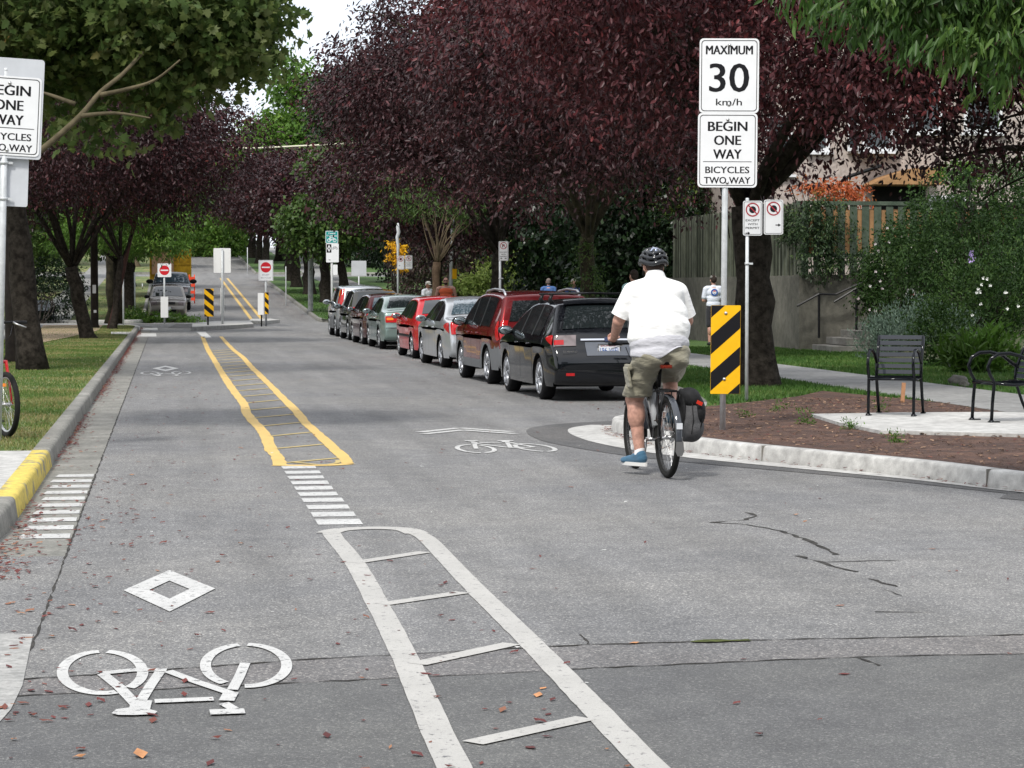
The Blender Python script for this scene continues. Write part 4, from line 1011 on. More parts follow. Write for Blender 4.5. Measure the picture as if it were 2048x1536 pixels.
c.cross('chrome_strip', .885, .91, -.5, .5, CHROME, off=.022)
c.cross('plate_recess', .66, .86, -.42, .42, M('recess paint', (.10, .11, .13), .3, coat=1), off=.009)
for sg in (-1, 1):
    l_ = c.cross('tail_lamp', .81, .965, min(sg * .58, sg * 1.0), max(sg * .58, sg * 1.0), LAMP_C, off=.012); c.cross('lamp_inner', .83, .90, min(sg * .8, sg * .97), max(sg * .8, sg * .97), LAMP_R, off=.016, parent=l_)
    c.patch('lamp_corner', [(.12, .83), (.34, .9), (.36, .95), (.14, .97)], LAMP_R, .006, sg, l_)
    c.cross('reflector', .385, .425, min(sg * .66, sg * .82), max(sg * .66, sg * .82), LAMP_R, off=.012)
c.cross('badge', .865, .925, -.07, .07, M('badge blue', (.02, .03, .08), .2, .5, coat=1), off=.03)
pl = c.plate(.765, '196-WEJ', 'SAUNDERS')
mb = MB(); vs, fs = text_geo('SUBARU', .2, .022, .01, 0, 0); mb.add([(-.56 + a, -.0, .74 + b) for a, b in vs], fs); mb.build('name_badge', CHROME, c.root)
c.root.scale = (1, 1, .955); c.wheels('alloy', .2, 9); c.mirror(2.95, .98)
for y in (1.05, 1.75):
    mb = MB(); mb.tube([(-.66, y, 1.575), (0, y, 1.59), (.66, y, 1.575)], .016, 8)
    for sg in (-1, 1): mb.tube([(sg * .6, y, 1.58), (sg * .64, y, 1.5), (sg * .60, y, 1.42)], [.02, .03, .045], 8)
    mb.build('roof_bar', BLACKM, c.root)
mb = MB(); mb.tube([(-.0, .72, 1.47), (0, .60, 1.53)], .01, 6); mb.build('aerial', BLACKM, c.root)

# --- 2 dark red sport utility
P_DRED = paintm('dark red paint', (.13, .010, .012), .3, .25)
sil = [(.10, .30), (.0, .38), (.0, .55), (.04, .72), (.08, .98), (.14, 1.15), (.34, 1.55), (.5, 1.64), (1.4, 1.69), (2.3, 1.67), (2.75, 1.56), (3.45, 1.12), (3.7, 1.08), (4.3, .98), (4.52, .80), (4.6, .55), (4.56, .36), (4.44, .28)]
c = Car('parked_car', 'dark red sport utility car with grey lower cladding and roof rails', (6.15, 37.75, 0), R(2), 4.6, 1.82, sil, 2.71, .93, 1.04, .35, .76, P_DRED, sill=.28, lower=GREYTRIM, lower_z=[(0, .70), (.55, .70), (.6, .76), (1.35, .76), (1.45, .42), (3.1, .42), (3.2, .76), (4.1, .76), (4.2, .66), (4.6, .66)])
c.root.scale = (1, 1, .895); c.side_glass(.62, 3.2, .07, .03, quarter=[(1.4, 1.5), (2.3, 2.38)]); c.seams([1.45, 2.34, 3.2])
c.cross('rear_window', 1.16, 1.53, -.82, .82, GLASS, off=.008, inset=.05)
for sg in (-1, 1):
    l_ = c.cross('tail_lamp', .82, 1.18, min(sg * .84, sg * 1.0), max(sg * .84, sg * 1.0), LAMP_R, off=.014)
    c.patch('lamp_corner', [(.06, .84), (.2, .84), (.26, 1.14), (.17, 1.15)], LAMP_R, .008, sg, l_)
    mb = MB(); mb.tube([(sg * .62, .55, 1.64), (sg * .62, .75, 1.735), (sg * .62, 1.6, 1.76), (sg * .62, 2.3, 1.72), (sg * .62, 2.5, 1.64)], .022, 8); mb.build('roof_rail', RIM, c.root)
mb = MB(); mb.tube([(.5, 1.9, 1.70), (.5, 1.86, 1.86)], .006, 6); mb.build('aerial', BLACKM, c.root)
c.plate(.9); c.wheels('alloy', .22, 5); c.mirror(3.0, 1.12, RUBTRIM, 1.15)

# --- 3 silver sedan
P_SILV = paintm('silver paint', (.42, .44, .46), .6, .3)
sil = [(.12, .24), (.02, .32), (.0, .5), (.03, .68), (.08, .90), (.16, 1.0), (.5, 1.05), (.75, 1.09), (1.25, 1.33), (1.75, 1.455), (2.2, 1.47), (2.7, 1.41), (3.4, 1.03), (3.6, .98), (4.3, .84), (4.6, .68), (4.72, .48), (4.66, .28), (4.55, .22)]
c = Car('parked_car', 'silver four door sedan with large red tail lamps, third in the parked row', (6.27, 45.75, 0), R(1.5), 4.73, 1.76, sil, 2.85, .98, .95, .335, .70, P_SILV)
c.root.scale = (1, 1, .94); c.side_glass(.98, 3.3, .065, .03, quarter=[(1.6, 1.68), (2.4, 2.47)]); c.seams([1.55, 2.44, 3.3])
c.cross('rear_window', 1.11, 1.41, -.84, .84, M('sky reflecting glass', (.06, .09, .11), .04, spec=.9, coat=1), off=.008, inset=.08)
for sg in (-1, 1):
    l_ = c.cross('tail_lamp', .72, .975, min(sg * .6, sg * 1.0), max(sg * .6, sg * 1.0), LAMP_R, off=.012); c.patch('lamp_corner', [(.08, .74), (.4, .86), (.42, .92), (.14, .965)], LAMP_R, .007, sg, l_)
c.plate(.84); c.wheels('alloy', .22, 7); c.mirror(3.05, 1.0)

# --- 4 red hatchback
P_RED = paintm('bright red paint', (.45, .012, .018), .15, .25)
sil = [(.12, .24), (.02, .32), (.0, .5), (.04, .70), (.1, .92), (.2, 1.0), (.4, 1.05), (.85, 1.33), (1.2, 1.43), (2.0, 1.46), (2.55, 1.38), (3.25, 1.0), (3.45, .96), (3.95, .84), (4.15, .66), (4.2, .48), (4.14, .28), (4.05, .22)]
c = Car('parked_car', 'bright red hatchback between the silver sedan and the pale green car', (6.27, 51.85, 0), R(1), 4.2, 1.70, sil, 2.55, .85, .93, .31, .72, P_RED)
c.root.scale = (1, 1, .94); c.side_glass(.7, 3.15, .07, .03, quarter=[(1.5, 1.57), (2.3, 2.37)]); c.seams([1.5, 2.34, 3.1]); c.strip('rub_strip', .95, 3.0, .52, .05, RUBTRIM)
c.cross('rear_window', 1.06, 1.37, -.84, .84, GLASS, off=.008, inset=.06)
for sg in (-1, 1): c.cross('tail_lamp', .74, .92, min(sg * .62, sg * 1.0), max(sg * .62, sg * 1.0), LAMP_R, off=.012)
c.plate(.82); c.wheels('steel', .19, 6); c.mirror(2.95, .98)

# --- 5 pale green car
P_GRN = paintm('pale green paint', (.20, .27, .25), .5, .3)
sil = [(.12, .24), (.02, .32), (.0, .5), (.03, .66), (.06, .88), (.14, .97), (.45, 1.0), (.62, 1.03), (1.1, 1.27), (1.5, 1.355), (2.0, 1.38), (2.5, 1.32), (3.2, .96), (3.4, .92), (4.1, .8), (4.35, .62), (4.42, .44), (4.36, .28), (4.25, .22)]
c = Car('parked_car', 'pale metallic green sedan with wide red and amber tail lamps, fifth in the parked row', (6.27, 60.15, 0), R(1), 4.42, 1.69, sil, 2.62, .9, .9, .3, .71, P_GRN)
c.side_glass(.85, 3.1, .065, .03, quarter=[(1.5, 1.57), (2.3, 2.37)]); c.seams([1.5, 2.34, 3.1])
c.cross('rear_window', 1.05, 1.32, -.84, .84, GLASS, off=.008, inset=.07)
for sg in (-1, 1):
    l_ = c.cross('tail_lamp', .70, .86, min(sg * .5, sg * .97), max(sg * .5, sg * .97), LAMP_R, off=.012); c.cross('amber_lamp', .76, .82, min(sg * .7, sg * .93), max(sg * .7, sg * .93), LAMP_O, off=.018, parent=l_)
c.cross('bumper_line', .55, .57, -.98, .98, M('line shadow', (.08, .1, .1), .5), off=.012)
c.plate(.45); c.wheels('steel', .18, 6); c.mirror(2.9, .95)

# --- 6 maroon wagon, 7 dark green hatch
P_MAR = paintm('maroon paint', (.075, .014, .016), .35, .28)
sil = [(.12, .26), (.02, .34), (.0, .5), (.03, .7), (.08, .94), (.14, 1.06), (.42, 1.37), (.6, 1.42), (1.5, 1.47), (2.4, 1.44), (2.8, 1.34), (3.5, 1.0), (3.7, .96), (4.3, .84), (4.5, .66), (4.56, .48), (4.5, .3), (4.4, .24)]
c = Car('parked_car', 'maroon estate car with a light reflecting roof, sixth in the parked row', (6.24, 65.1, 0), R(1), 4.56, 1.72, sil, 2.65, .9, .94, .31, .73, P_MAR)
c.root.scale = (1, 1, .955); c.side_glass(.55, 3.35, .07, .03, quarter=[(1.5, 1.57), (2.4, 2.47)]); c.seams([1.5, 2.44, 3.3]); c.cross('rear_window', 1.08, 1.36, -.84, .84, M('sky reflecting glass', (.06, .09, .11), .04, spec=.9, coat=1), off=.008, inset=.05)
for sg in (-1, 1): c.cross('tail_lamp', .76, .98, min(sg * .8, sg * 1.0), max(sg * .8, sg * 1.0), LAMP_R, off=.012)
c.plate(.7); c.wheels('steel', .19, 6); c.mirror(3.1, 1.0)
P_OLV = paintm('dark olive paint', (.05, .05, .045), .4, .3)
sil = [(.12, .26), (.02, .34), (.0, .5), (.03, .7), (.08, .92), (.16, 1.04), (.5, 1.42), (.68, 1.48), (1.4, 1.53), (2.1, 1.5), (2.6, 1.38), (3.2, 1.02), (3.4, .98), (3.8, .86), (3.95, .66), (4.0, .48), (3.95, .3), (3.85, .24)]
c = Car('parked_car', 'dark olive hatchback, seventh in the parked row, mostly hidden by the maroon estate car', (6.25, 70.6, 0), R(1), 4.0, 1.70, sil, 2.5, .72, .95, .31, .74, P_OLV)
c.side_glass(.6, 3.05, .07, .03, quarter=[(1.4, 1.47), (2.2, 2.27)]); c.seams([1.4, 2.24, 3.0]); c.cross('rear_window', 1.08, 1.42, -.84, .84, GLASS, off=.008, inset=.05)
for sg in (-1, 1): c.cross('tail_lamp', .8, 1.0, min(sg * .8, sg * 1.0), max(sg * .8, sg * 1.0), LAMP_R, off=.012)
c.plate(.6); c.wheels('steel', .18, 6); c.mirror(2.85, 1.0, sc=1.2)
# --- 8 silver sport utility with tall lamps
sil = [(.10, .30), (.0, .38), (.0, .55), (.03, .80), (.06, 1.05), (.12, 1.25), (.26, 1.58), (.4, 1.66), (1.3, 1.72), (2.1, 1.69), (2.5, 1.56), (3.1, 1.12), (3.3, 1.07), (3.85, .96), (4.1, .76), (4.2, .55), (4.16, .36), (4.05, .28)]
c = Car('parked_car', 'silver sport utility car with tall red and amber tail lamps, farthest of the parked row', (6.26, 75.9, 0), R(.5), 4.2, 1.74, sil, 2.5, .78, 1.05, .345, .80, P_SILV, sill=.28, lower=GREYTRIM, lower_z=[(0, .62), (4.2, .62)])
c.root.scale = (1, 1, .955); c.side_glass(.52, 2.95, .07, .03, quarter=[(1.3, 1.4), (2.05, 2.13)]); c.seams([1.4, 2.1, 2.95]); c.cross('rear_window', 1.14, 1.55, -.80, .80, GLASS, off=.008, inset=.05)
for sg in (-1, 1):
    l_ = c.cross('tail_lamp', 1.02, 1.62, min(sg * .84, sg * 1.0), max(sg * .84, sg * 1.0), LAMP_R, off=.014); c.patch('lamp_corner', [(.08, 1.05), (.2, 1.05), (.36, 1.55), (.26, 1.6)], LAMP_R, .008, sg, l_); c.patch('amber_lamp', [(.2, 1.38), (.34, 1.38), (.4, 1.56), (.28, 1.58)], LAMP_O, .014, sg, l_)
c.plate(.8); c.wheels('steel', .21, 6); c.mirror(2.8, 1.15, sc=1.15)

# --- far block, facing the camera
GRP = 'vehicles parked on the left up the far block'
P_BRN = paintm('grey brown paint', (.17, .155, .135), .4, .35)
sil = [(.10, .30), (.0, .38), (.0, .55), (.03, .80), (.06, 1.02), (.12, 1.2), (.28, 1.55), (.42, 1.63), (1.4, 1.68), (2.3, 1.65), (2.7, 1.52), (3.4, 1.1), (3.6, 1.05), (4.25, .92), (4.45, .76), (4.52, .55), (4.48, .36), (4.4, .28)]
v = at(335, 643); gy = 113.8
c = Car('parked_car', 'grey brown sport utility car facing the camera at the far crossing', (.02, gy, gz(111)), R(180), 4.5, 1.78, sil, 2.62, .9, 1.0, .34, .76, P_BRN, GRP, sill=.3)
c.side_glass(.6, 3.15, .07, .03, quarter=[(1.4, 1.5), (2.3, 2.38)]); c.cross('windscreen', 1.14, 1.57, -.86, .86, GLASS, rear=False, off=.008, inset=.05)
for sg in (-1, 1): c.cross('headlamp', .74, .92, min(sg * .6, sg * .97), max(sg * .6, sg * .97), LAMP_C, rear=False, off=.014); c.cross('fog_lamp', .45, .52, min(sg * .6, sg * .8), max(sg * .6, sg * .8), LAMP_C, rear=False, off=.014)
c.cross('grille', .76, .86, -.42, .42, RUBTRIM, rear=False, off=.012); c.cross('lower_grille', .42, .56, -.5, .5, RUBTRIM, rear=False, off=.012); c.plate(.6, rear=False); c.wheels('steel', .2, 6); c.mirror(3.0, 1.12, RUBTRIM, 1.1)
P_GRY = paintm('dark grey paint', (.10, .11, .12), .4, .3)
sil = [(.10, .5), (.02, .6), (.0, .8), (.02, 1.25), (.10, 1.3), (1.9, 1.3), (1.98, 1.35), (2.05, 1.78), (2.25, 1.88), (3.2, 1.92), (3.6, 1.86), (4.15, 1.38), (4.35, 1.3), (5.1, 1.22), (5.38, 1.1), (5.5, .85), (5.48, .55), (5.4, .42)]
c = Car('pickup_truck', 'dark grey pickup with round headlamps facing the camera behind the grey brown car', (.22, 126.2, gz(123)), R(180), 5.5, 1.98, sil, 3.5, 1.1, 1.3, .39, .80, P_GRY, GRP, 'pickup', sill=.42)
c.side_glass(2.15, 3.95, .08, .03, quarter=[(2.95, 3.05)]); c.cross('windscreen', 1.40, 1.82, -.88, .88, M('sky reflecting glass', (.06, .09, .11), .04, spec=.9, coat=1), rear=False, off=.008, inset=.05)
for sg in (-1, 1): c.cross('headlamp', .92, 1.14, min(sg * .62, sg * .93), max(sg * .62, sg * .93), LAMP_C, rear=False, off=.03)
c.cross('grille', .84, 1.12, -.5, .5, CHROME, rear=False, off=.03); c.cross('bumper', .55, .74, -1, 1, CHROME, rear=False, off=.04); c.wheels('steel', .26, 6); c.mirror(3.85, 1.45, RUBTRIM, 1.6)
# yellow tipper truck with plywood sides, seen over the pickup
YT = M('worn yellow truck paint', (.5, .3, .02), .5, var=.25, scale=3); PLY = M('plywood board', (.45, .27, .17), .7, var=.12, scale=2)
g0 = gz(140)
t = thing('dump_truck', 'yellow tipper truck with high plywood sided box behind the grey pickup', 'truck', (.2, 138, g0), 0, GRP)
mb = MB(); mb.box((0, 2.6, 1.9), (2.3, 4.8, 1.7)); mb.build('tipper_box', YT, t, bevel=.03)
mb = MB()
for x in (-1.15, -.4, .4, 1.15): mb.box((x, .17, 1.9), (.1, .08, 1.8))
for z in (1.1, 1.95, 2.72): mb.box((0, .16, z), (2.4, .09, .1))
mb.build('box_frame', YT, t)
mb = MB(); mb.box((-.45, -.0, 2.0), (1.25, .1, 1.3)); mb.build('plywood_panel', PLY, t)
mb = MB(); mb.box((0, 2.6, .85), (1.0, 5.2, .25)); mb.build('chassis', UNDER, t)
for x in (-.95, .95):
    for y in (.9, 4.9): mb = MB(); mb.lathe([(.3, -.14), (.46, -.12), (.5, 0), (.46, .12), (.3, .14)], (x, y, .5), (1, 0, 0), 20); mb.lathe([(.001, 0), (.3, 0)], (x, y, .5), (1, 0, 0), 16); mb.build('wheel', RUBBER, t)
mb = MB(); mb.box((0, 5.9, 1.6), (2.1, 1.5, 1.7)); mb.build('cab', YT, t, bevel=.1)
v = dp(384, 600, 131); mb = MB(); z1 = gz(131)
for k in range(4): mb.box((v.x + .0, 131, z1 + .25 + .38 * k), (.32, .3, .16))
mb.tube([(v.x - .14, 131, z1), (v.x - .14, 131, z1 + 1.6)], .03); mb.tube([(v.x + .14, 131, z1), (v.x + .14, 131, z1 + 1.6)], .03)
tag(mb.build('road_barrier', M('orange red plastic', (.7, .07, .03), .5)), 'orange red striped road barrier standing beside the yellow truck', 'barrier')
# far red car crossing the crest
sil = [(.12, .26), (.02, .34), (.0, .5), (.04, .8), (.2, .95), (.6, 1.0), (1.2, 1.35), (2.2, 1.42), (3.2, .98), (4.0, .85), (4.3, .66), (4.35, .48), (4.3, .3), (4.2, .24)]
v = dp(455, 485, 258)
c = Car('parked_car', 'small bright red car at the top of the hill', (v.x + 1.4, 259, gz(259)), R(80), 4.35, 1.7, sil, 2.6, .85, .92, .31, .72, P_RED, GRP); c.side_glass(.9, 3.1, .07, .03); c.wheels('steel', .19, 5)
v = dp(434, 485, 262)
c2_ = copy_tree(c.root); relabel(c2_, 'dark maroon car beside the small red car at the top of the hill', (v.x + .2, 263.5, gz(263.5)), R(85))
for ch in c2_.children:
    if ch.name.startswith('body'): ch.data = ch.data.copy(); ch.data.materials.clear(); ch.data.materials.append(P_MAR); ch.data.materials.append(P_MAR)
# ================================================================== trees, hedges, shrubs
BARK = M('dark bark', (.012, .010, .008), .95, col2=(.04, .034, .028), scale=9, bump=1.0, bscale=22, spec=.1)
BARK_M = M('mossy bark', (.018, .016, .011), .92, col2=(.06, .05, .03), scale=6, bump=1.0, bscale=22)
BARK_P = M('pale bark', (.12, .09, .06), .85, col2=(.22, .17, .11), scale=5, bump=.7, bscale=24)
L_PLUM = leaf_mat('purple plum leaves', [(0, (.016, .007, .009)), (.45, (.032, .014, .016)), (.8, (.062, .023, .026)), (.96, (.105, .03, .032)), (1, (.2, .05, .042))], .42, .18, .25)
L_PLUMR = leaf_mat('reddish plum leaves', [(0, (.02, .007, .01)), (.4, (.052, .016, .019)), (.8, (.108, .03, .034)), (1, (.22, .048, .048))], .42, .25, .25)
L_MAPLE = leaf_mat('maple leaves', [(0, (.045, .075, .02)), (.4, (.075, .12, .034)), (.72, (.125, .155, .045)), (.9, (.15, .18, .08)), (.975, (.2, .17, .05)), (1, (.28, .1, .03))], .5, .5, .16)
L_GREEN = leaf_mat('mid green leaves', [(0, (.025, .055, .012)), (.5, (.05, .095, .02)), (1, (.1, .15, .035))], .45, .3)
L_BRIGHT = leaf_mat('bright green leaves', [(0, (.05, .10, .014)), (.5, (.085, .18, .028)), (.9, (.16, .26, .045)), (1, (.26, .3, .05))], .45, .38)
L_LIME = leaf_mat('lime leaves', [(0, (.09, .14, .03)), (.5, (.19, .27, .06)), (1, (.34, .40, .13))], .5, .38)
L_DARK = leaf_mat('dark glossy leaves', [(0, (.006, .014, .006)), (.6, (.012, .027, .010)), (.93, (.026, .05, .018)), (1, (.06, .09, .03))], .32, .1)
L_HANG = leaf_mat('long hanging leaves', [(0, (.025, .058, .013)), (.5, (.045, .098, .02)), (.85, (.085, .155, .03)), (1, (.14, .22, .045))], .4, .35)
L_YELL = leaf_mat('yellow leaves', [(0, (.55, .26, .01)), (1, (.85, .52, .02))], .5, .3)
L_ORAN = leaf_mat('orange maple leaves', [(0, (.34, .07, .025)), (.6, (.42, .11, .035)), (1, (.30, .2, .05))], .5, .3)
L_GARD = leaf_mat('garden leaves', [(0, (.014, .034, .009)), (.5, (.032, .068, .016)), (.9, (.07, .12, .028)), (1, (.12, .17, .04))], .5, .25, .15)
L_GREY = leaf_mat('grey green leaves', [(0, (.05, .085, .06)), (.6, (.095, .14, .105)), (1, (.15, .2, .15))], .6, .2)
T_PLUM = (np.array([(0, 0, 0), (.2, .33, .05), (.17, .7, .02), (0, 1, -.08), (-.2, .33, .05), (-.17, .7, .02)]), [(0, 1, 2, 3), (0, 3, 5, 4)])
T_LONG = (np.array([(0, 0, 0), (.13, .3, .03), (.1, .65, 0), (0, 1, -.1), (-.13, .3, .03), (-.1, .65, 0)]), [(0, 1, 2, 3), (0, 3, 5, 4)])
T_QUAD = (np.array([(-.28, .1, .0), (.28, .0, .06), (.24, .9, .0), (-.22, 1, -.05)]), [(0, 1, 2, 3)])
_m = [(0, 0), (.14, .1), (.5, .06), (.34, .3), (.6, .55), (.28, .56), (.27, .74), (0, 1.02), (-.27, .74), (-.28, .56), (-.6, .55), (-.34, .3), (-.5, .06), (-.14, .1)]
T_MAPLE = (np.array([(a, b, -.12 * abs(a)) for a, b in _m]), [tuple(range(7)) + (7,), (7,) + tuple(range(8, 14)) + (0,)])
def foliage(name, lobes, n_cl, per, size, tmpl, mat, parent=None, seed=1, droop=.5, cl_r=.35, shell=.45, spray=True, bottom=None, tint_bias=0, flat=.55, keep=None, up=.35):
    """leaves in sprays spread through ellipsoid lobes [(centre, radii, weight)]"""
    rs = np.random.RandomState(seed); W = np.array([l[2] if len(l) > 2 else l[1][0] * l[1][1] * l[1][2] for l in lobes], float); W /= W.sum()
    idx = rs.choice(len(lobes), n_cl, p=W); C = np.array([tuple(l[0]) for l in lobes])[idx]; RR = np.array([tuple(l[1]) for l in lobes])[idx]
    d = rs.normal(size=(n_cl, 3)); d /= np.linalg.norm(d, axis=1)[:, None]; r = rs.uniform(0, 1, n_cl) ** (1 / 3) * (1 - shell) + shell * rs.uniform(.82, 1.06, n_cl); r = np.minimum(r, 1.08)
    P = C + d * RR * r[:, None]
    if keep is not None: k = keep(P); P, d = P[k], d[k]
    if bottom is not None: k = P[:, 2] > bottom; P, d = P[k], d[k]
    n_cl = len(P); twig = d.copy(); twig[:, 2] = twig[:, 2] * .5 - droop; twig += rs.normal(0, .45, twig.shape); twig /= np.linalg.norm(twig, axis=1)[:, None]
    N = n_cl * per; ci = np.repeat(np.arange(n_cl), per); tt = rs.uniform(0, 1, N)
    off = rs.normal(0, 1, (N, 3)) * cl_r * (.42 if spray else .6); off[:, 2] *= flat
    pos = P[ci] + off + (twig[ci] * ((tt - .5) * cl_r * 2.4)[:, None] if spray else 0)
    yax = twig[ci] * .7 + rs.normal(0, .6, (N, 3)); yax[:, 2] -= droop * .8; yax /= np.linalg.norm(yax, axis=1)[:, None]
    nrm = rs.normal(0, .75, (N, 3)) + np.array([0, 0, up]) + d[ci] * .35; nrm -= (nrm * yax).sum(1)[:, None] * yax; nrm /= np.linalg.norm(nrm, axis=1)[:, None]
    xax = np.cross(yax, nrm); s = size * rs.uniform(.6, 1.25, N)
    T, F = tmpl; k = len(T)
    V = pos[:, None, :] + s[:, None, None] * (T[None, :, 0:1] * xax[:, None, :] + T[None, :, 1:2] * yax[:, None, :] + T[None, :, 2:3] * nrm[:, None, :])
    fl = len(F[0]); Fa = (np.arange(N)[:, None, None] * k + np.array(F)[None]).reshape(-1, fl)
    ct = rs.uniform(0, 1, n_cl); tint = np.clip(.62 * ct[ci] + .38 * rs.uniform(0, 1, N) + tint_bias, 0, 1)
    return np_mesh(name, V.reshape(-1, 3), Fa, mat, np.repeat(tint, len(F)), parent)
def trunk_mesh(name, base, top, r0, r1, mat, parent, lean=(0, 0), flare=1.5, seed=0, n=14):
    rnd = random.Random(seed); pts, rad = [], []
    h = top - base
    for i in range(9):
        t = i / 8; pts.append((lean[0] * t + rnd.uniform(-.5, .5) * r0 * .25, lean[1] * t + rnd.uniform(-.5, .5) * r0 * .25, base + h * t)); rad.append((r0 + (r1 - r0) * t) * (1 + (flare - 1) * max(0, 1 - t * 7)) * rnd.uniform(.94, 1.06))
    mb = MB(); mb.tube(pts, rad, n); rs = np.random.RandomState(seed)
    mb.v = [(x + .1 * r0 * math.sin(z * 7 + x * 30), y + .1 * r0 * math.cos(z * 5 + y * 25), z) for x, y, z in mb.v]
    return mb.build(name, mat, parent), Vector(pts[-1])
def limb(mb, a, b, r0, r1, rnd, sag=.1, n=7):
    a, b = Vector(a), Vector(b); pts, rad = [], []; L = (b - a).length; side = Vector((rnd.uniform(-1, 1), rnd.uniform(-1, 1), 0)) * L * .08
    for i in range(7):
        t = i / 6; p = a.lerp(b, t); p.z += math.sin(math.pi * t) * L * sag; p += side * math.sin(math.pi * t * 1.5); pts.append(p); rad.append(r0 + (r1 - r0) * t)
    mb.tube(pts, rad, n); return pts
def tree(name, label, x, y, th, r0, lobes, n_cl, per, size, tmpl, lmat, bark=BARK, group=None, seed=1, lean=(0, 0), base=None, limbs=7, twigs=26, r1=None, cat='tree', fork=None, **kw):
    """lobes are given relative to the foot of the tree"""
    z0 = gz(y) + .1 if base is None else base; t = thing(name, label, cat, (x, y, z0), 0, group); rnd = random.Random(seed)
    tk, top = trunk_mesh('trunk', -.15, th, r0, r1 or r0 * .72, bark, t, lean, seed=seed)
    mb = MB(); ends = []
    for k in range(limbs):
        l = lobes[k % len(lobes)]; c = Vector(l[0]); tgt = c + Vector((rnd.uniform(-.6, .6) * l[1][0], rnd.uniform(-.6, .6) * l[1][1], rnd.uniform(-.2, .5) * l[1][2]))
        st = top + Vector((0, 0, -rnd.uniform(.0, .25) * min(1.5, th * .3))); pts = limb(mb, st, tgt, r0 * rnd.uniform(.3, .42), .02, rnd, .10, 8); ends.append(pts)
    for k in range(twigs):
        p = rnd.choice(ends)[rnd.randint(2, 6)]; q = Vector(p) + Vector((rnd.uniform(-1, 1), rnd.uniform(-1, 1), rnd.uniform(-.5, .9))).normalized() * rnd.uniform(.6, 1.8); limb(mb, p, q, .028, .008, rnd, .05, 4)
    mb.build('branches', bark, tk)
    foliage('crown', lobes, n_cl, per, size, tmpl, lmat, t, seed, **kw)
    return t
GP = 'purple plum trees lining the street'
def plum_lobes(R_, zc, seed, n=9, rz_=.55, low=0):
    rnd = random.Random(seed); out = [((0, 0, zc), (R_ * .72, R_ * .72, R_ * rz_))]
    for k in range(n):
        a = 2 * math.pi * k / n + rnd.uniform(-.3, .3); d = R_ * rnd.uniform(.48, .68)
        out.append(((d * math.cos(a), d * math.sin(a), zc + rnd.uniform(-.9, .8) + low), (R_ * rnd.uniform(.32, .46), R_ * rnd.uniform(.32, .46), R_ * rnd.uniform(.24, .36))))
    return out
# right side, nearest: big crown over the bench, red tinged towards the light
l1 = plum_lobes(4.9, 5.9, 11, 11) + [((.6, -2.6, 4.6), (1.5, 1.2, 1.1)), ((-1.6, -2.2, 4.6), (1.6, 1.4, 1.2)), ((-2.8, -1.5, 4.7), (1.3, 1.4, 1.2)), ((.9, -2.4, 5.6), (2.0, 1.6, 2.2)), ((-.2, -3.2, 6.2), (2.2, 1.4, 1.6)), ((-3.3, -1, 6.5), (2.0, 2, 1.6)), ((-3.4, 1.6, 5.2), (1.6, 1.8, 1.3))]
tree('plum_tree', 'nearest big purple leaved tree with a thick trunk behind the parking plates', 8.63, 33.7, 2.7, .27, l1, 3900, 20, .105, T_PLUM, L_PLUMR, group=GP, seed=21, limbs=12, twigs=60, cl_r=.34, lean=(-.15, .1), r1=.26, droop=.55)
l2 = plum_lobes(4.8, 6.2, 31, 10) + [((-1.6, -2.5, 3.9), (1.9, 1.3, 1.0)), ((1.6, -2.5, 3.9), (1.9, 1.3, 1.0)), ((.2, -2.9, 4.0), (1.6, 1.0, .9)), ((3.4, -1.5, 4.2), (1.4, 1.2, 1.0)), ((-3.2, -1, 4.3), (1.5, 1.5, .9)), ((0, -3, 5), (2, 1.2, 1.2))]
tree('plum_tree', 'purple leaved tree with ivy on its trunk behind the black car', 8.6, 48, 2.6, .2, l2, 3500, 20, .12, T_PLUM, L_PLUM, BARK_M, GP, 22, limbs=9, cl_r=.4)
l3 = plum_lobes(5.0, 6.6, 41, 11) + [((-3.1, -.5, 6.9), (1.6, 1.8, 2.0)), ((-3.0, 0, 4.9), (1.6, 1.8, 1.4)), ((-2.0, -1, 8.2), (1.9, 2, 1.5)), ((.3, -2.8, 4.2), (2.0, 1.2, 1.0)), ((-1.8, -2.2, 4.3), (1.6, 1.2, .9))]
tree('plum_tree', 'purple leaved tree with a near black trunk beyond the dark red car', 8.7, 62, 2.5, .2, l3, 3500, 20, .13, T_PLUM, L_PLUM, group=GP, seed=23, limbs=9, cl_r=.4)
# tree whose dark drooping branches come in from the right
l4 = [((0, 0, 6.3), (3.2, 3.0, 2.2)), ((-2.4, .2, 5.2), (1.5, 1.6, 1.2)), ((-2.6, 1.0, 4.1), (1.2, 1.2, .8)), ((-1.2, .8, 3.9), (1.5, 1.4, .8)), ((.3, -.2, 4.4), (1.9, 1.6, 1.0)), ((-2.9, .2, 6.4), (1.3, 1.4, 1.2)), ((-1.6, .6, 3.35), (.8, .8, .35)), ((-3.0, .6, 5.1), (.9, 1.2, 1.0)), ((-2.6, .4, 3.3), (.8, .8, .4)), ((-3.6, .3, 3.6), (.6, .8, .5)), ((-2.0, 0, 5.6), (1.6, 1.4, 1.2))]
tree('plum_tree', 'dark purple tree drooping in from the right edge above the seats', 13.6, 31.5, 3.2, .22, l4, 2000, 20, .105, T_PLUM, L_PLUM, group=GP, seed=24, limbs=9, twigs=50, cl_r=.34, shell=.3)
# lining further down
tree('plum_tree', 'purple leaved tree beyond the slim pollarded tree, behind the silver wagon', 9.6, 84, 2.4, .2, plum_lobes(4.6, 5.2, 51, 9, .6), 1500, 18, .13, T_QUAD, L_PLUM, group=GP, seed=25, cl_r=.5, twigs=10)
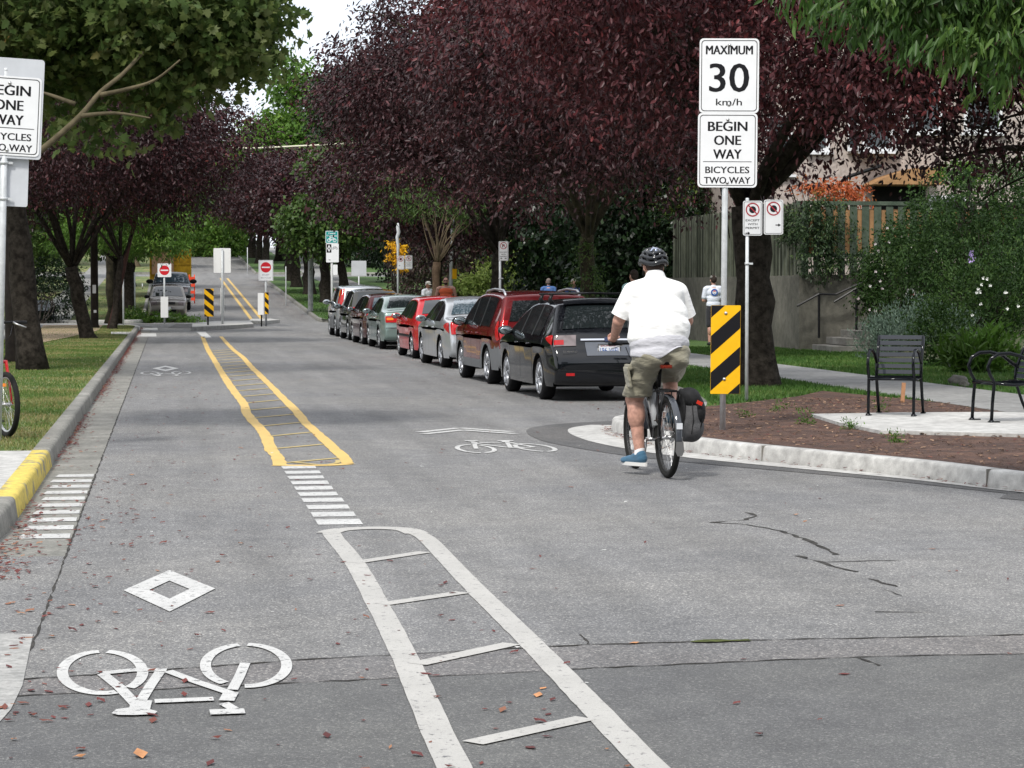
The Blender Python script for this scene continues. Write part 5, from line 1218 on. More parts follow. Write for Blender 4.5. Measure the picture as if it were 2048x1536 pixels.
# left side
l5 = plum_lobes(4.3, 6.3, 61, 10)
tree('plum_tree', 'big dark trunked tree at the left beside the red bicycle', -2.38, 42.6, 4.6, .235, l5, 1500, 20, .11, T_PLUM, L_PLUM, group=GP, seed=26, limbs=9, r1=.18, cl_r=.4, lean=(-.45, .2))
l6 = plum_lobes(5.0, 6.3, 71, 11) + [((-2.6, -1.5, 3.9), (1.6, 1.6, .9)), ((2.6, 0, 5.4), (2.3, 2.2, 1.9))]
tree('plum_tree', 'purple leaved tree on the left verge whose trunk forks low into two limbs', -2.2, 68.6, 2.1, .2, l6, 2900, 20, .125, T_PLUM, L_PLUM, group=GP, seed=27, limbs=9, cl_r=.45, lean=(-.5, 0), r1=.19)
tree('plum_tree', 'red tinged purple tree over the left kerb just before the crossing', -1.9, 84, 2.6, .13, plum_lobes(4.3, 6.4, 81, 9), 1500, 18, .14, T_QUAD, L_PLUMR, group=GP, seed=28, cl_r=.5, lean=(.3, 0), twigs=12)
# maple overhead on the left: trunk out of the picture, a pale bough reaches in
t = thing('maple_tree', 'green maple reaching in overhead from the left with a pale bare bough', 'tree', (-5.2, 25, .14)); rnd = random.Random(5)
tk, top = trunk_mesh('trunk', -.1, 3.0, .3, .22, BARK_P, t, (.3, .2), seed=3)
def rel(px, py, Y): v = dp(px, py, Y); return v - Vector((-5.2, 25, .14))
mb = MB(); A = [top, rel(-70, 430, 24.2), rel(10, 350, 24.2), rel(85, 298, 24.2), rel(160, 232, 24.3), rel(200, 185, 24.4), rel(245, 148, 24.5), rel(285, 105, 24.7)]
mb.tube(smooth_path(A, 4), [.045 - .028 * i / 28 for i in range(29)], 9)
for q in ([rel(200, 190, 24.4), rel(255, 178, 24.2), rel(310, 160, 24.0), rel(360, 120, 23.8)], [rel(160, 232, 24.3), rel(230, 226, 24.2), rel(300, 236, 24.0)], [rel(150, 208, 24.3), rel(95, 188, 24.4), rel(60, 180, 24.5)]):
    m_ = len(q); mb.tube(smooth_path(q, 4), [.028 - .02 * i / ((m_ - 1) * 4) for i in range((m_ - 1) * 4 + 1)], 6)
for k in range(6): limb(mb, top, Vector((rnd.uniform(0, 5), rnd.uniform(-2, 4), rnd.uniform(4.5, 7))), .12, .02, rnd)
mb.build('branches', M('olive bark', (.06, .05, .03), .9, col2=(.12, .10, .06), scale=6), tk)
def lobe_px(px, py, Y, rx, rz_, ry=None, org=Vector((0, 0, 0)), w=None):
    c = dp(px, py, Y) - org; l = (tuple(c), (rx, ry or rx * 1.1, rz_))
    return l + (w,) if w else l
O = Vector((-5.2, 25, .14))
lb = [lobe_px(120, -20, 26.4, 1.1, .85, 1.3, O), lobe_px(60, 90, 26.4, .7, .4, 1.0, O), lobe_px(330, 20, 25.9, 1.0, .65, 1.3, O), lobe_px(300, 110, 26.0, .65, .35, .9, O), lobe_px(420, 90, 25.9, .6, .42, 1.0, O), lobe_px(470, -10, 25.9, .55, .5, 1.0, O), lobe_px(350, 200, 25.6, .42, .22, .6, O), lobe_px(185, 250, 25.8, .42, .16, .5, O), lobe_px(150, 160, 26.4, .6, .3, .8, O), lobe_px(520, 95, 25.6, .2, .3, .5, O), lobe_px(420, 235, 25.6, .12, .06, .3, O), lobe_px(540, 30, 25.6, .18, .2, .4, O), lobe_px(255, 300, 26.0, .3, .08, .4, O)]
foliage('crown', [(a, tuple(1.22 * q for q in b)) for a, b in lb], 1650, 13, .10, T_MAPLE, L_MAPLE, t, 9, droop=.45, cl_r=.19, shell=.1, flat=.35, up=.7)
# long hanging leaves overhead at the right
O = Vector((8.2, 13.5, .14)); t = thing('walnut_tree', 'tree with long bright hanging leaves reaching in at the top right', 'tree', O); tk, top = trunk_mesh('trunk', -.1, 3.2, .22, .17, BARK_P, t, (-.2, .2), seed=6)
mb = MB(); rnd = random.Random(8)
for q in ((1600, -10, 16), (1700, 40, 16), (1800, 90, 15.5), (1900, 30, 15.5), (1950, 120, 15), (2030, 60, 15.5), (2060, 180, 15)): limb(mb, top + Vector((0, 0, .2)), dp(*q) - O, .05, .008, rnd, .12)
mb.build('branches', BARK_P, tk)
lb = [lobe_px(1700, -40, 16, .5, .22, .6, O), lobe_px(1780, 15, 15.8, .35, .16, .5, O), lobe_px(1880, -10, 15.5, .5, .3, .6, O), lobe_px(2000, 10, 15.2, .5, .35, .6, O), lobe_px(1900, 85, 15.2, .3, .12, .4, O), lobe_px(2010, 110, 15.0, .25, .2, .4, O), lobe_px(1610, 12, 16.2, .14, .05, .2, O), lobe_px(2050, -60, 15.5, .8, .5, 1, O), lobe_px(2030, 165, 15.0, .14, .08, .2, O), lobe_px(1700, 40, 16, .22, .07, .3, O)]
foliage('crown', lb, 430, 20, .112, T_LONG, L_HANG, t, 12, droop=1.1, cl_r=.14, shell=.15, flat=.6)

# slim pollarded tree with a fan of upright limbs
t = thing('pollarded_tree', 'slim brown trunk topped by a fan of upright shoots before the lime bush', 'tree', (8.55, 75.5, .12)); BARK_B = M('brown smooth bark', (.055, .035, .022), .85, col2=(.11, .075, .048), scale=5, bump=.6, bscale=24); tk, top = trunk_mesh('trunk', -.1, 2.3, .14, .13, BARK_B, t, (.05, 0), seed=4)
mb = MB(); rnd = random.Random(3)
for k in range(22): a = rnd.uniform(0, 6.28); d = rnd.uniform(.3, 1.2); limb(mb, top - Vector((0, 0, .1)), top + Vector((d * math.cos(a), d * math.sin(a), rnd.uniform(1.2, 2.1))), .022, .008, rnd, .06, 5)
mb.build('branches', BARK_P, tk)
foliage('crown', [((0, 0, 4.6), (1.9, 1.9, .9)), ((-1.2, 0, 4.1), (.8, .8, .5)), ((1.0, .3, 4.0), (.8, .8, .5))], 260, 14, .16, T_LONG, L_GREEN, t, 5, droop=.5, cl_r=.3)

# bright locust over the left corner and the far block's trees
l = [((0, 0, 3.7), (2.2, 2.2, .9)), ((1.5, -.6, 3.3), (1.5, 1.4, .65)), ((-1.2, -.4, 3.4), (1.4, 1.4, .6)), ((2.5, -.8, 3.3), (.9, .9, .45)), ((.5, -.5, 4.6), (2, 2, .7)), ((2.0, -.3, 4.2), (1.2, 1.2, .5))]
tree('locust_tree', 'bright green layered tree over the left corner in front of the parked pickup', -2.0, 93, 2.6, .10, l, 900, 20, .17, T_LONG, L_BRIGHT, group=None, seed=31, cl_r=.3, droop=.55, twigs=20, flat=.3)
tree('street_tree', 'thick mossy trunked tree at the left corner under the bright leaves', -2.1, 96, 6.0, .30, [((0, 0, 8), (3.5, 3.5, 2.6)), ((2, 0, 6.5), (2.5, 2.5, 1.5))], 700, 16, .2, T_QUAD, L_GREEN, BARK_M, seed=32, cl_r=.5, r1=.3)
tree('slim_tree', 'thin leaning reddish trunk beside the forked purple tree on the left verge', -2.05, 84.5, 3.8, .10, [((.6, 0, 4.6), (1.6, 1.6, .9))], 240, 14, .17, T_LONG, L_GREEN, M('reddish bark', (.06, .03, .025), .9, var=.3), seed=33, cl_r=.4, lean=(.9, 0), twigs=8)
GF = 'trees lining the far block'
far = [(-2.3, 108.5, .33, 1, 'pale thick trunk just past the left corner'), (-2.0, 121, .36, 0, 'dark leaning trunk left of the parked pickup'), (-2.3, 137, .3, 0, 'dark tree on the left verge behind the pickup'), (-2.4, 155, .3, 0, 'dark tree on the left before the second crossing'),
       (-2.6, 200, .3, 1, 'green tree on the left just past the second crossing'), (-2.8, 228, .3, 0, 'dark tree high on the left verge'),
       (8.9, 116, .28, 2, 'leaning dark trunk with green leaves beside the street pole'), (8.6, 129, .24, 0, 'slim dark tree behind the leaning trunk on the right'), (8.4, 141, .24, 0, 'slim dark trunk beyond the no entry plate'), (8.3, 154, .3, 0, 'dark crowned tree midway up the right verge'), (8.6, 167, .3, 0, 'dark crowned tree before the second crossing on the right'),
       (8.0, 194, .32, 0, 'first tree past the second crossing on the right'), (8.0, 208, .32, 3, 'second tree past the second crossing on the right'), (8.0, 224, .32, 0, 'third tree past the second crossing on the right'), (8.0, 242, .32, 3, 'last tree on the right before the crest')]
protos = {}
for k, (x, y, r0, kind, lab) in enumerate(far):
    z = gz(y) + .1
    if kind not in protos:
        rr = [4.8, 4.6, 3.4, 4.8][kind]; mt = [L_PLUM, L_GREEN, L_GREEN, L_MAPLE][kind]
        lobes = plum_lobes(rr, 5.9, 90 + kind, 9, .6) if kind != 2 else [((-.8, 0, 4.6), (2.6, 2.4, 1.3)), ((.8, .5, 6.0), (2.4, 2.4, 1.5)), ((-1.9, -.4, 3.4), (1.2, 1.2, .6)), ((-.3, -.6, 7.2), (2, 2, 1.2))]
        protos[kind] = tree('street_tree', lab, x, y, 2.9, r0, lobes, 1300, 16, .2, T_QUAD, mt, BARK if kind != 1 else BARK_P, GF, 40 + kind, cl_r=.55, twigs=8, lean=(-.5 if kind == 2 else .1, 0))
    else: relabel(copy_tree(protos[kind]), lab, (x, y, z), rnd.uniform(0, 6.28), rnd.uniform(.92, 1.12))
# taller green trees standing in the gap above the street
GB_ = 'tall green trees behind the far block'
g1 = [((0, 0, 9), (5.5, 5, 4.5)), ((-3, 0, 6), (4, 4, 3)), ((2.5, 0, 13.5), (3.6, 3.6, 3.4)), ((.8, 0, 17), (2.2, 2.2, 2.4)), ((3.5, 1, 8), (4, 4, 3))]
tg = tree('tall_tree', 'tall bright green tree standing in the sky gap above the street', 10.2, 215, 6, .45, g1, 1500, 18, .38, T_QUAD, L_BRIGHT, BARK, GB_, 51, cl_r=.9, base=gz(215), twigs=10, keep=None)
relabel(copy_tree(tg), 'yellowish green tree lower left of the tall bright one', (4.5, 235, gz(235) - 4), 2.0, .72)
relabel(copy_tree(tg), 'green tree right of the tall bright one, mostly behind purple leaves', (22, 200, gz(200) - 2), 4.0, .9)
# masses behind the rows so the street is closed in
def backdrop(name, label, x, y, lobes, n, per, size, mat, seed, trunk=True, cat='tree', **kw):
    return tree(name, label, x, y, 2.2, .22, lobes, n, per, size, T_QUAD, mat, BARK, kw.pop('group', None), seed, cat=cat, limbs=6, twigs=4, cl_r=kw.pop('cl_r', .6), **kw)
GD = 'dark background trees right of the footpath'
b0 = [((0, 0, 3.0), (4.2, 2.6, 2.8)), ((0, 0, 7.5), (4.6, 3.2, 3.4)), ((3, 0, 5), (3, 2.4, 3)), ((-3, 0, 5), (3, 2.4, 3)), ((0, .5, 11), (3.8, 3, 2.4))]
bk = backdrop('background_tree', 'broad dark green tree filling the gap behind the ivy clad trunk', 16.5, 71, b0, 3200, 18, .17, L_DARK, 61, group=GD)
for x, y, rz_, sc, lab in ((15.5, 86, 1, 1.0, 'dark tree behind the single parking plate'), (16.5, 101, 2, 1.05, 'dark tree behind the lime bush and the man in orange'), (23.5, 78, 3, 1.2, 'dark tree behind the hedge by the green fence'), (18.0, 120, 4, 1.2, 'dark tree beyond the crossing on the right'), (17.5, 140, 5, 1.15, 'dark tree farther up the right side past the crossing'), (17, 165, 1, 1.2, 'dark tree before the second crossing well right of the path'),
                       (16.5, 200, 2, 1.3, 'dark tree up the hill well right of the path'), (27, 96, 0, 1.5, 'tall dark tree at the back of the right gardens'), (16, 232, 3, 1.3, 'highest dark tree on the right of the hill'), (32, 84, 3, 1.6, 'tall dark tree behind the house roof')):
    relabel(copy_tree(bk), lab, (x, y, gz(y)), rz_, sc)
GL = 'dark background trees left of the footpath'
bl = backdrop('background_tree', 'mid green tree behind the far bench on the left', -10.5, 84, b0, 2800, 18, .17, L_GREEN, 62, group=GL)
for x, y, rz_, sc, lab in ((-10.5, 62, 1, .95, 'green tree left of the big dark trunk'), (-10.5, 122, 2, 1.1, 'green tree behind the thin posts on the left'), (-11, 145, 3, 1.15, 'green tree up the left side past the crossing'), (-11, 170, 4, 1.2, 'green tree left of the second crossing'), (-11.5, 205, 5, 1.3, 'green tree up the hill on the left'), (-12, 240, 0, 1.3, 'highest green tree on the left of the hill'), (-10, 104, 1, .9, 'green tree beside the left side street')):
    relabel(copy_tree(bl), lab, (x, y, gz(y)), rz_, sc)
# hedges and bushes
def bush(name, label, cat, x, y, lobes, n, per, size, mat, seed, tmpl=T_PLUM, group=None, base=.12, **kw):
    t = thing(name, label, cat, (x, y, base + gz(y)), 0, group); mb = MB(); rnd = random.Random(seed)
    for k in range(9): l = rnd.choice(lobes); limb(mb, (rnd.uniform(-.1, .1), rnd.uniform(-.1, .1), -.05), Vector(l[0]) + Vector((rnd.uniform(-.5, .5) * l[1][0], rnd.uniform(-.5, .5) * l[1][1], 0)), .03, .008, rnd, .05, 5)
    mb.build('stems', BARK, t); foliage('foliage', lobes, n, per, size, tmpl, mat, t, seed, **kw); return t
bush('hedge', 'tall dark glossy hedge between the ivy clad trunk and the green fence', 'hedge', 15.3, 73.5, [((0, 0, 2), (1.5, 4.5, 2.4)), ((-.4, -3, 3.2), (1.3, 1.6, 1.6)), ((.3, 2, 4), (1.5, 3, 1.6)), ((0, -5, 2.6), (1.2, 1.4, 2.2))], 2600, 20, .10, L_DARK, 71, cl_r=.2, shell=.75)
bush('lime_bush', 'lime green bush behind the man in the orange top', 'bush', 13.6, 92, [((0, 0, 1.4), (2.0, 1.6, 1.5)), ((-1.7, 0, 1.0), (1.4, 1.2, 1.1)), ((1.8, 0, .9), (1.3, 1.2, 1.0)), ((.6, 0, 2.6), (1.2, 1.1, 1.0))], 560, 20, .17, L_LIME, 72, cl_r=.25, shell=.6)
bush('purple_bush', 'tall dark purple brown shrub behind the blank square plate', 'bush', 11.5, 94, [((0, 0, 2.6), (2.6, 1.6, 2.4)), ((1.5, 0, 4.4), (2.2, 1.6, 1.6)), ((-.6, 0, 1.2), (2, 1.4, 1.2))], 900, 18, .16, leaf_mat('brown purple leaves', [(0, (.03, .022, .02)), (.6, (.06, .035, .032)), (.9, (.05, .07, .025)), (1, (.09, .06, .05))], .5, .2), 73, cl_r=.35, shell=.6)
bush('yellow_shrub', 'small shrub with vivid yellow leaves beside the tall two plate post', 'bush', 7.75, 80.5, [((0, 0, 2.7), (.3, .25, .35)), ((.15, 0, 2.3), (.2, .2, .3)), ((-.25, 0, 2.9), (.2, .15, .15))], 46, 12, .12, L_YELL, 74, cl_r=.14)
bush('hedge', 'dark hedge along the footpath behind the blue shirted pair', 'hedge', 15.6, 80, [((0, 0, 1.6), (1.6, 7, 1.9)), ((0, 5, 2.4), (1.5, 3, 2.0)), ((-.3, -5, 2.4), (1.3, 2.6, 1.6))], 1300, 18, .16, L_DARK, 75, cl_r=.3, shell=.75)
bush('hedge', 'green hedge at the far left behind the utility pole', 'hedge', -8.2, 60, [((0, 0, 1.3), (1.6, 11, 1.5)), ((0, 8, 2.0), (1.5, 4, 1.4)), ((.2, -7, 1.8), (1.4, 4, 1.5))], 1300, 18, .15, L_GREEN, 76, cl_r=.3, shell=.7)
bush('bush', 'bright green bush between the two left trunks', 'bush', -7.4, 84, [((0, 0, 1.6), (1.4, 1.6, 1.6)), ((.7, 0, 1.0), (1.0, 1.2, .9)), ((-.6, 0, 2.9), (1.1, 1.1, .9))], 420, 18, .17, L_GREEN, 77, cl_r=.3, shell=.6, tint_bias=.25)
bush('bush', 'dark bush to the right of the far left bench', 'bush', -5.2, 99, [((0, 8, 1.3), (1.6, 1.3, 1.5))], 260, 18, .15, L_DARK, 78, cl_r=.3, base=.12)
bush('flower_bed', 'low leafy plants at the left corner in front of the parked wagon', 'plants', -.1, 108.4, [((0, 0, .15), (1.25, .6, .32)), ((1.2, 0, .12), (.6, .5, .2)), ((-1.6, .4, .3), (.9, .7, .4))], 240, 14, .12, L_BRIGHT, 79, cl_r=.14, base=.0)
# slope garden on the right
GS = 'shrubs of the sloping garden on the right'
bush('flowering_shrub', 'tall rose of sharon shrub with small pale pink flowers beside the handrail', 'bush', 16.2, 51.0, [((.1, 0, 1.7), (.85, .7, 1.2)), ((.5, 0, 2.7), (.7, .6, .7)), ((-.5, -.2, 1.3), (.45, .5, .7))], 560, 20, .085, L_GARD, 81, cl_r=.2, shell=.6, group=GS, tint_bias=-.12)
bush('shrub', 'dark green rounded shrub in the middle of the garden slope', 'bush', 16.7, 49.0, [((0, 0, 1.5), (1.5, 1.0, 1.3)), ((1.2, .2, 2.0), (1.3, 1.0, 1.2)), ((-.6, -.2, 2.4), (.9, .8, .8))], 560, 20, .085, L_GARD, 82, cl_r=.2, shell=.65, group=GS, tint_bias=-.1)
bush('shrub', 'large dark shrub at the right edge above the rocks', 'bush', 17.3, 48.0, [((0, 0, 2.6), (2.1, 1.4, 1.7)), ((-.6, 0, 1.3), (1.4, 1.0, 1.2)), ((1.4, .3, 1.6), (1.6, 1.0, 1.6))], 760, 20, .09, L_GARD, 83, cl_r=.22, shell=.65, group=GS, tint_bias=-.22)
bush('shrub', 'upper shrub row behind the garden slope', 'bush', 20.3, 52.2, [((0, 0, 3.2), (2.4, .8, 1.5)), ((-1.9, 0, 2.8), (1.1, .7, 1.1))], 760, 20, .10, L_GARD, 84, cl_r=.25, shell=.6, group=GS, tint_bias=-.1)
bush('grey_shrub', 'low grey green lavender like shrub behind the single seat', 'bush', 15.3, 46.8, [((0, 0, .5), (1.0, .8, .7)), ((-.8, -.1, .35), (.55, .6, .45)), ((.9, .1, .45), (.7, .7, .55))], 560, 22, .075, L_GREY, 85, tmpl=T_LONG, cl_r=.16, shell=.5, droop=-.9, group=GS)
bush('white_flowering_shrub', 'upright shrub with white flowers at the right edge', 'bush', 14.6, 41.6, [((0, 0, .9), (1.0, .8, 1.1)), ((.8, 0, 1.4), (.8, .7, .9)), ((-.5, 0, .5), (.6, .6, .6))], 520, 20, .075, L_GARD, 86, cl_r=.16, shell=.5, droop=-.5, group=GS, tint_bias=-.08)
bush('grassy_plant', 'yellow green strappy plant at the foot of the right shrub', 'plant', 13.75, 38.6, [((0, 0, .3), (.6, .4, .3))], 70, 14, .22, L_BRIGHT, 87, tmpl=T_LONG, cl_r=.2, droop=-.5, group=GS, tint_bias=-.3)
bush('orange_maple', 'small orange red maple above the corner of the green fence', 'small tree', 16.2, 56.5, [((.1, 0, 3.9), (.85, .6, .2)), ((-.7, 0, 3.98), (.4, .4, .08)), ((.4, 0, 3.7), (.6, .5, .22))], 110, 16, .10, L_ORAN, 88, cl_r=.22, flat=.3)
bush('bright_shrub', 'small bright green shrub behind the fence at the right', 'bush', 17.9, 51.5, [((0, 0, 4.1), (.6, .5, .3))], 50, 14, .12, L_BRIGHT, 89, cl_r=.15)
bush('bamboo', 'yellow green bamboo like plant over the low end of the green fence', 'plant', 15.9, 69.5, [((0, 0, 4.0), (1.3, 1.0, 1.0)), ((.6, 0, 4.6), (1.2, .8, .6))], 200, 14, .2, L_LIME, 90, tmpl=T_LONG, cl_r=.3, tint_bias=-.2)
# flowers of the garden
FW = leaf_mat('pale petals', [(0, (.6, .42, .48)), (.5, (.72, .62, .64)), (1, (.8, .8, .78))], .6, .3)
def flowers(label, spots, mat, size, name='blossoms'):
    rs = np.random.RandomState(len(spots)); V = []; F = []; T = []
    for c in spots:
        for p in range(5):
            a = 2 * math.pi * p / 5 + rs.uniform(0, 1); u = np.array([math.cos(a), -.5, math.sin(a)]); w_ = np.array([-math.sin(a), 0, math.cos(a)]); b = len(V)
            V += [np.array(c), np.array(c) + size * (u * .6 + w_ * .35), np.array(c) + size * u, np.array(c) + size * (u * .6 - w_ * .35)]; F.append((b, b + 1, b + 2, b + 3)); T.append(rs.rand())
    o = np_mesh(name, np.array(V), np.array(F), mat, np.array(T)); return tag(o, label, 'flowers', kind='stuff')
rnd = random.Random(17)
sp = [dp(px, py, Y) for px, py, Y in [(1750, 488, 50.1), (1751, 543, 50.1), (1740, 572, 50.1), (1764, 577, 50.1), (1760, 562, 50.1), (1750, 622, 50.1), (1739, 619, 50.1), (1716, 597, 50.1), (1774, 456, 50.1), (1787, 458, 50.1), (1820, 447, 50.1), (1838, 498, 50.1), (1830, 480, 50.1), (1821, 493, 50.1), (1803, 474, 50.1), (1814, 474, 50.1), (1778, 484, 50.1), (1756, 502, 50.1), (1873, 502, 48)]]
flowers('scattered pale pink blossoms on the shrub by the handrail', [tuple(v) for v in sp], FW, .038)
sp = [dp(px, py, 39.9) for px, py in [(1966, 556), (1974, 558), (1963, 569), (1956, 578), (1980, 571), (1960, 584), (1953, 585), (1961, 608), (1944, 630), (2012, 585), (2036, 612), (2014, 617), (1932, 691), (1946, 674), (2010, 585)]]
flowers('white blossoms on the shrub at the right edge', [tuple(v) for v in sp], M('white petals', (.8, .8, .77), .6), .034)
sp = [dp(px, py, 46.8) for px, py in [(1943, 506), (1942, 512), (1945, 518), (1940, 521)]]
flowers('single lilac flower high in the right shrub', [tuple(v) for v in sp], M('lilac petals', (.42, .32, .62), .6), .07)
# ivy on the fence and wall, climbing the second trunk
t = thing('ivy', 'dark ivy hanging over the corner of the green fence and the wall', 'climbing plant', (14.55, 53.0, 0))
foliage('foliage', [((.5, -.25, 3.2), (.65, .2, .55)), ((.35, -.25, 2.4), (.55, .2, .7)), ((1.2, -.22, 2.15), (1.3, .15, .28)), ((.05, .9, 3.1), (.2, 1.0, .5)), ((2.4, -.2, 2.3), (.35, .12, .4)), ((1.3, -.22, 2.7), (.12, .1, .5))], 420, 16, .085, T_PLUM, leaf_mat('ivy leaves', [(0, (.018, .035, .014)), (.7, (.035, .065, .024)), (1, (.12, .17, .05))], .45, .15), t, 91, cl_r=.14, shell=.2, droop=.6)
t = thing('ivy', 'ivy climbing the trunk behind the black car', 'climbing plant', (8.55, 47.9, .1))
foliage('foliage', [((0, -.1, 1.2), (.33, .3, 1.3)), ((.05, -.1, .5), (.3, .25, .5))], 130, 14, .07, T_PLUM, L_GREEN, t, 92, cl_r=.1, shell=.9)
# weeds of the bed and foot of the bench pad
def weed(lab, px, py, h, n, seed):
    v = at(px, py, .155); t = thing('weed', lab, 'weed', v, 0, 'weeds in the mulch bed'); foliage('foliage', [((0, 0, h * .35), (h * .4, h * .4, h * .45))], n, 10, .042, T_LONG, L_BRIGHT, t, seed, cl_r=.06, droop=-.3, tint_bias=-.25)
weed('tallest leafy weed, near the middle of the mulch bed', 1556, 822, .26, 14, 1); weed('small weed left of the tallest one in the mulch', 1488, 834, .12, 8, 2)
weed('bushy weed touching the left tip of the pale slab', 1612, 848, .2, 16, 3); weed('weed behind the front leg of the single seat', 1760, 825, .2, 9, 4); weed('low weed along the front edge of the slab', 1700, 858, .1, 14, 5); weed('flat weed between slab and kerb at the right', 1790, 884, .08, 12, 6)

# unseen tree belt added behind the photographer to darken reflections and ambient light
rs_ = np.random.RandomState(3); wl_ = []
for k in range(26):
    a = R(100 + 160 * k / 25); d = rs_.uniform(24, 34); wl_.append(((d * math.cos(a - math.pi / 2) * 0 + d * math.sin(a), d * math.cos(a), rs_.uniform(6, 9)), (5.2, 5.2, rs_.uniform(6.5, 9))))
tag(foliage('added_tree_belt', wl_, 8000, 10, .9, T_QUAD, L_GREEN, None, 99, cl_r=1.0), 'unseen belt of green trees added behind the viewer to darken the light', 'trees', kind='stuff')
# ================================================================== garden wall, steps, fence, house
WALLC = mottled('stained concrete wall', [(.25, (.055, .052, .042)), (.5, (.12, .115, .095)), (.75, (.19, .18, .15))], .9, 6, .9, .3, 25, .3)
FGREEN = M('grey green stained wood', (.05, .07, .05), .8, col2=(.085, .11, .08), scale=5, bump=.3, bscale=30)
FOLD = M('weathered green boards', (.06, .068, .048), .85, col2=(.115, .125, .09), scale=3, bump=.3, bscale=30)
TAN = M('tan boards', (.30, .17, .08), .7, var=.15, scale=5)
STUCCO = mottled('beige stucco', [(.3, (.34, .29, .26)), (.7, (.40, .345, .31))], .6, 8, .9, .2, 60, .2)
WHITEF = M('white window frame', (.62, .63, .64), .5); WGLASS = M('house window glass', (.03, .04, .045), .06, spec=.8)
ROCK = mottled('garden rock', [(.3, (.06, .058, .052)), (.6, (.13, .125, .11)), (.8, (.2, .19, .17))], 2.5, 12, .9, .6, 20, .4)
SOIL = mottled('garden soil', [(.3, (.03, .03, .015)), (.6, (.05, .06, .022))], 1.2, 9, .95, .6, 30, .4)
t = thing('retaining_wall', 'stained concrete garden wall with an outer corner under the green fence', 'retaining wall', (14.5, 53, .1))
mb = MB(); mb.box((4.6, .15, .8), (9.2, .3, 2.0)); mb.build('front_wall', WALLC, t)
mb = MB(); mb.box((.15, 7.3, .78), (.3, 14.0, 2.0)); mb.build('side_wall', WALLC, t)
mb = MB(); mb.box((2.72, -.016, 1.32), (.38, .02, .38)); p_ = mb.build('notice_plate', M('pale notice', (.4, .41, .4), .6), t)
mb = MB(); mb.box((2.7, -.03, 1.34), (.1, .01, .1)); mb.build('notice_mark', M('notice red', (.3, .1, .08), .6), p_)
# sloping garden ground
b = bmesh.new(); gx, gy = 22, 12; V = []
for j in range(gy + 1):
    for i in range(gx + 1):
        x = 13.7 + i * .55; y = 40 + j * .9; f = min(1, max(0, (y - 44) / 8)) * min(1, max(0, (x - (15.6 if y > 48 else 14.3)) / 1.2)); V.append(b.verts.new((x, y, .10 + 1.45 * f + .06 * math.sin(i * 1.7 + j * 2.3) * f)))
for j in range(gy):
    for i in range(gx): a = j * (gx + 1) + i; b.faces.new((V[a], V[a + 1], V[a + gx + 2], V[a + gx + 1]))
me = bpy.data.meshes.new('garden_slope'); b.to_mesh(me); b.free(); tag(link_mesh('garden_slope', me, SOIL), kind='structure')
sheet('terrace', [(14.8, 53.3), (40, 53.3), (40, 81), (14.8, 81)], SOIL, 1.7)
t = thing('garden_steps', 'concrete steps climbing beside the stained wall', 'steps', (14.75, 51.1, .12))
STEPC = M('step concrete', (.13, .125, .115), .9, col2=(.21, .205, .19), scale=4, bump=.3)
for k in range(7): mb = MB(); mb.box((.3 * k + 1.3, .85, .08 + .17 * k), (2.6 - .0 * k, 1.7, .17)) if k < 1 else mb.box((.34 * k + 1.2, .85, .0925 + .165 * k), (2.4, 1.68 - .004 * k, .165)); mb.build('step', STEPC, t, bevel=.012)
def rail(label, pts, posts):
    t = thing('handrail', label, 'handrail', pts[0]); o = Vector(pts[0]); mb = MB(); mb.tube([p - o for p in pts], .028, 6, smooth=False); mb.build('top_rail', BLACKM, t)
    for a, b_ in posts: mb = MB(); mb.tube([a - o, b_ - o], .03, 4, smooth=False); mb.build('post', BLACKM, t)
rail('long black handrail running up along the wall', [dp(1594, 612, 52.6), dp(1638, 588, 52.6), dp(1671, 589, 52.6), dp(1762, 548, 52.6)], [(dp(1638, 588, 52.6), dp(1638, 676, 52.6))])
rail('short black handrail on the garden side of the steps', [dp(1668, 604, 51.0), dp(1712, 577, 51.0), dp(1760, 577, 51.0)], [(dp(1713, 577, 51.0), dp(1713, 660, 51.0))])
t = thing('fence', 'tall green board fence with tan panels on top of the garden wall', 'fence', (14.5, 53, 1.9))
mb = MB(); k = 0
while k * .155 < 13.8: mb.box((.10 - .012 * (k % 2), .25 + k * .155, .82 + .03 * math.sin(k * 2.1)), (.03, .13 - .03 * (k % 2), 1.72), mi=(k * 7 + k // 3) % 3); k += 1
mb.box((.14, 7.1, .8), (.01, 13.8, 1.6), mi=3); mb.build('side_boards', [FOLD, M('pale weathered boards', (.12, .13, .10), .85, var=.25, scale=3, bump=.3, bscale=30), M('dark weathered boards', (.035, .04, .028), .85, var=.25, scale=3), UNDER], t)
mb = MB(); mb.box((.15, 7.1, 1.5), (.05, 13.8, .09)); mb.box((.15, 7.1, .3), (.05, 13.8, .09)); mb.build('side_rail', FOLD, t)
mb = MB()
for k in range(32): mb.box((.16 + k * .29, .10, .80), (.17, .03, 1.62))
mb.build('front_boards', FGREEN, t)
mb = MB()
for k in range(31): mb.box((.305 + k * .29, .145, 1.02 if k % 3 else 1.0), (.14, .02, 1.02)); 
mb.build('tan_boards', TAN, t)
mb = MB(); mb.box((4.6, .12, 1.66), (9.3, .12, .09)); mb.box((4.6, .15, .45), (9.3, .03, .09)); mb.build('front_rail', FGREEN, t)
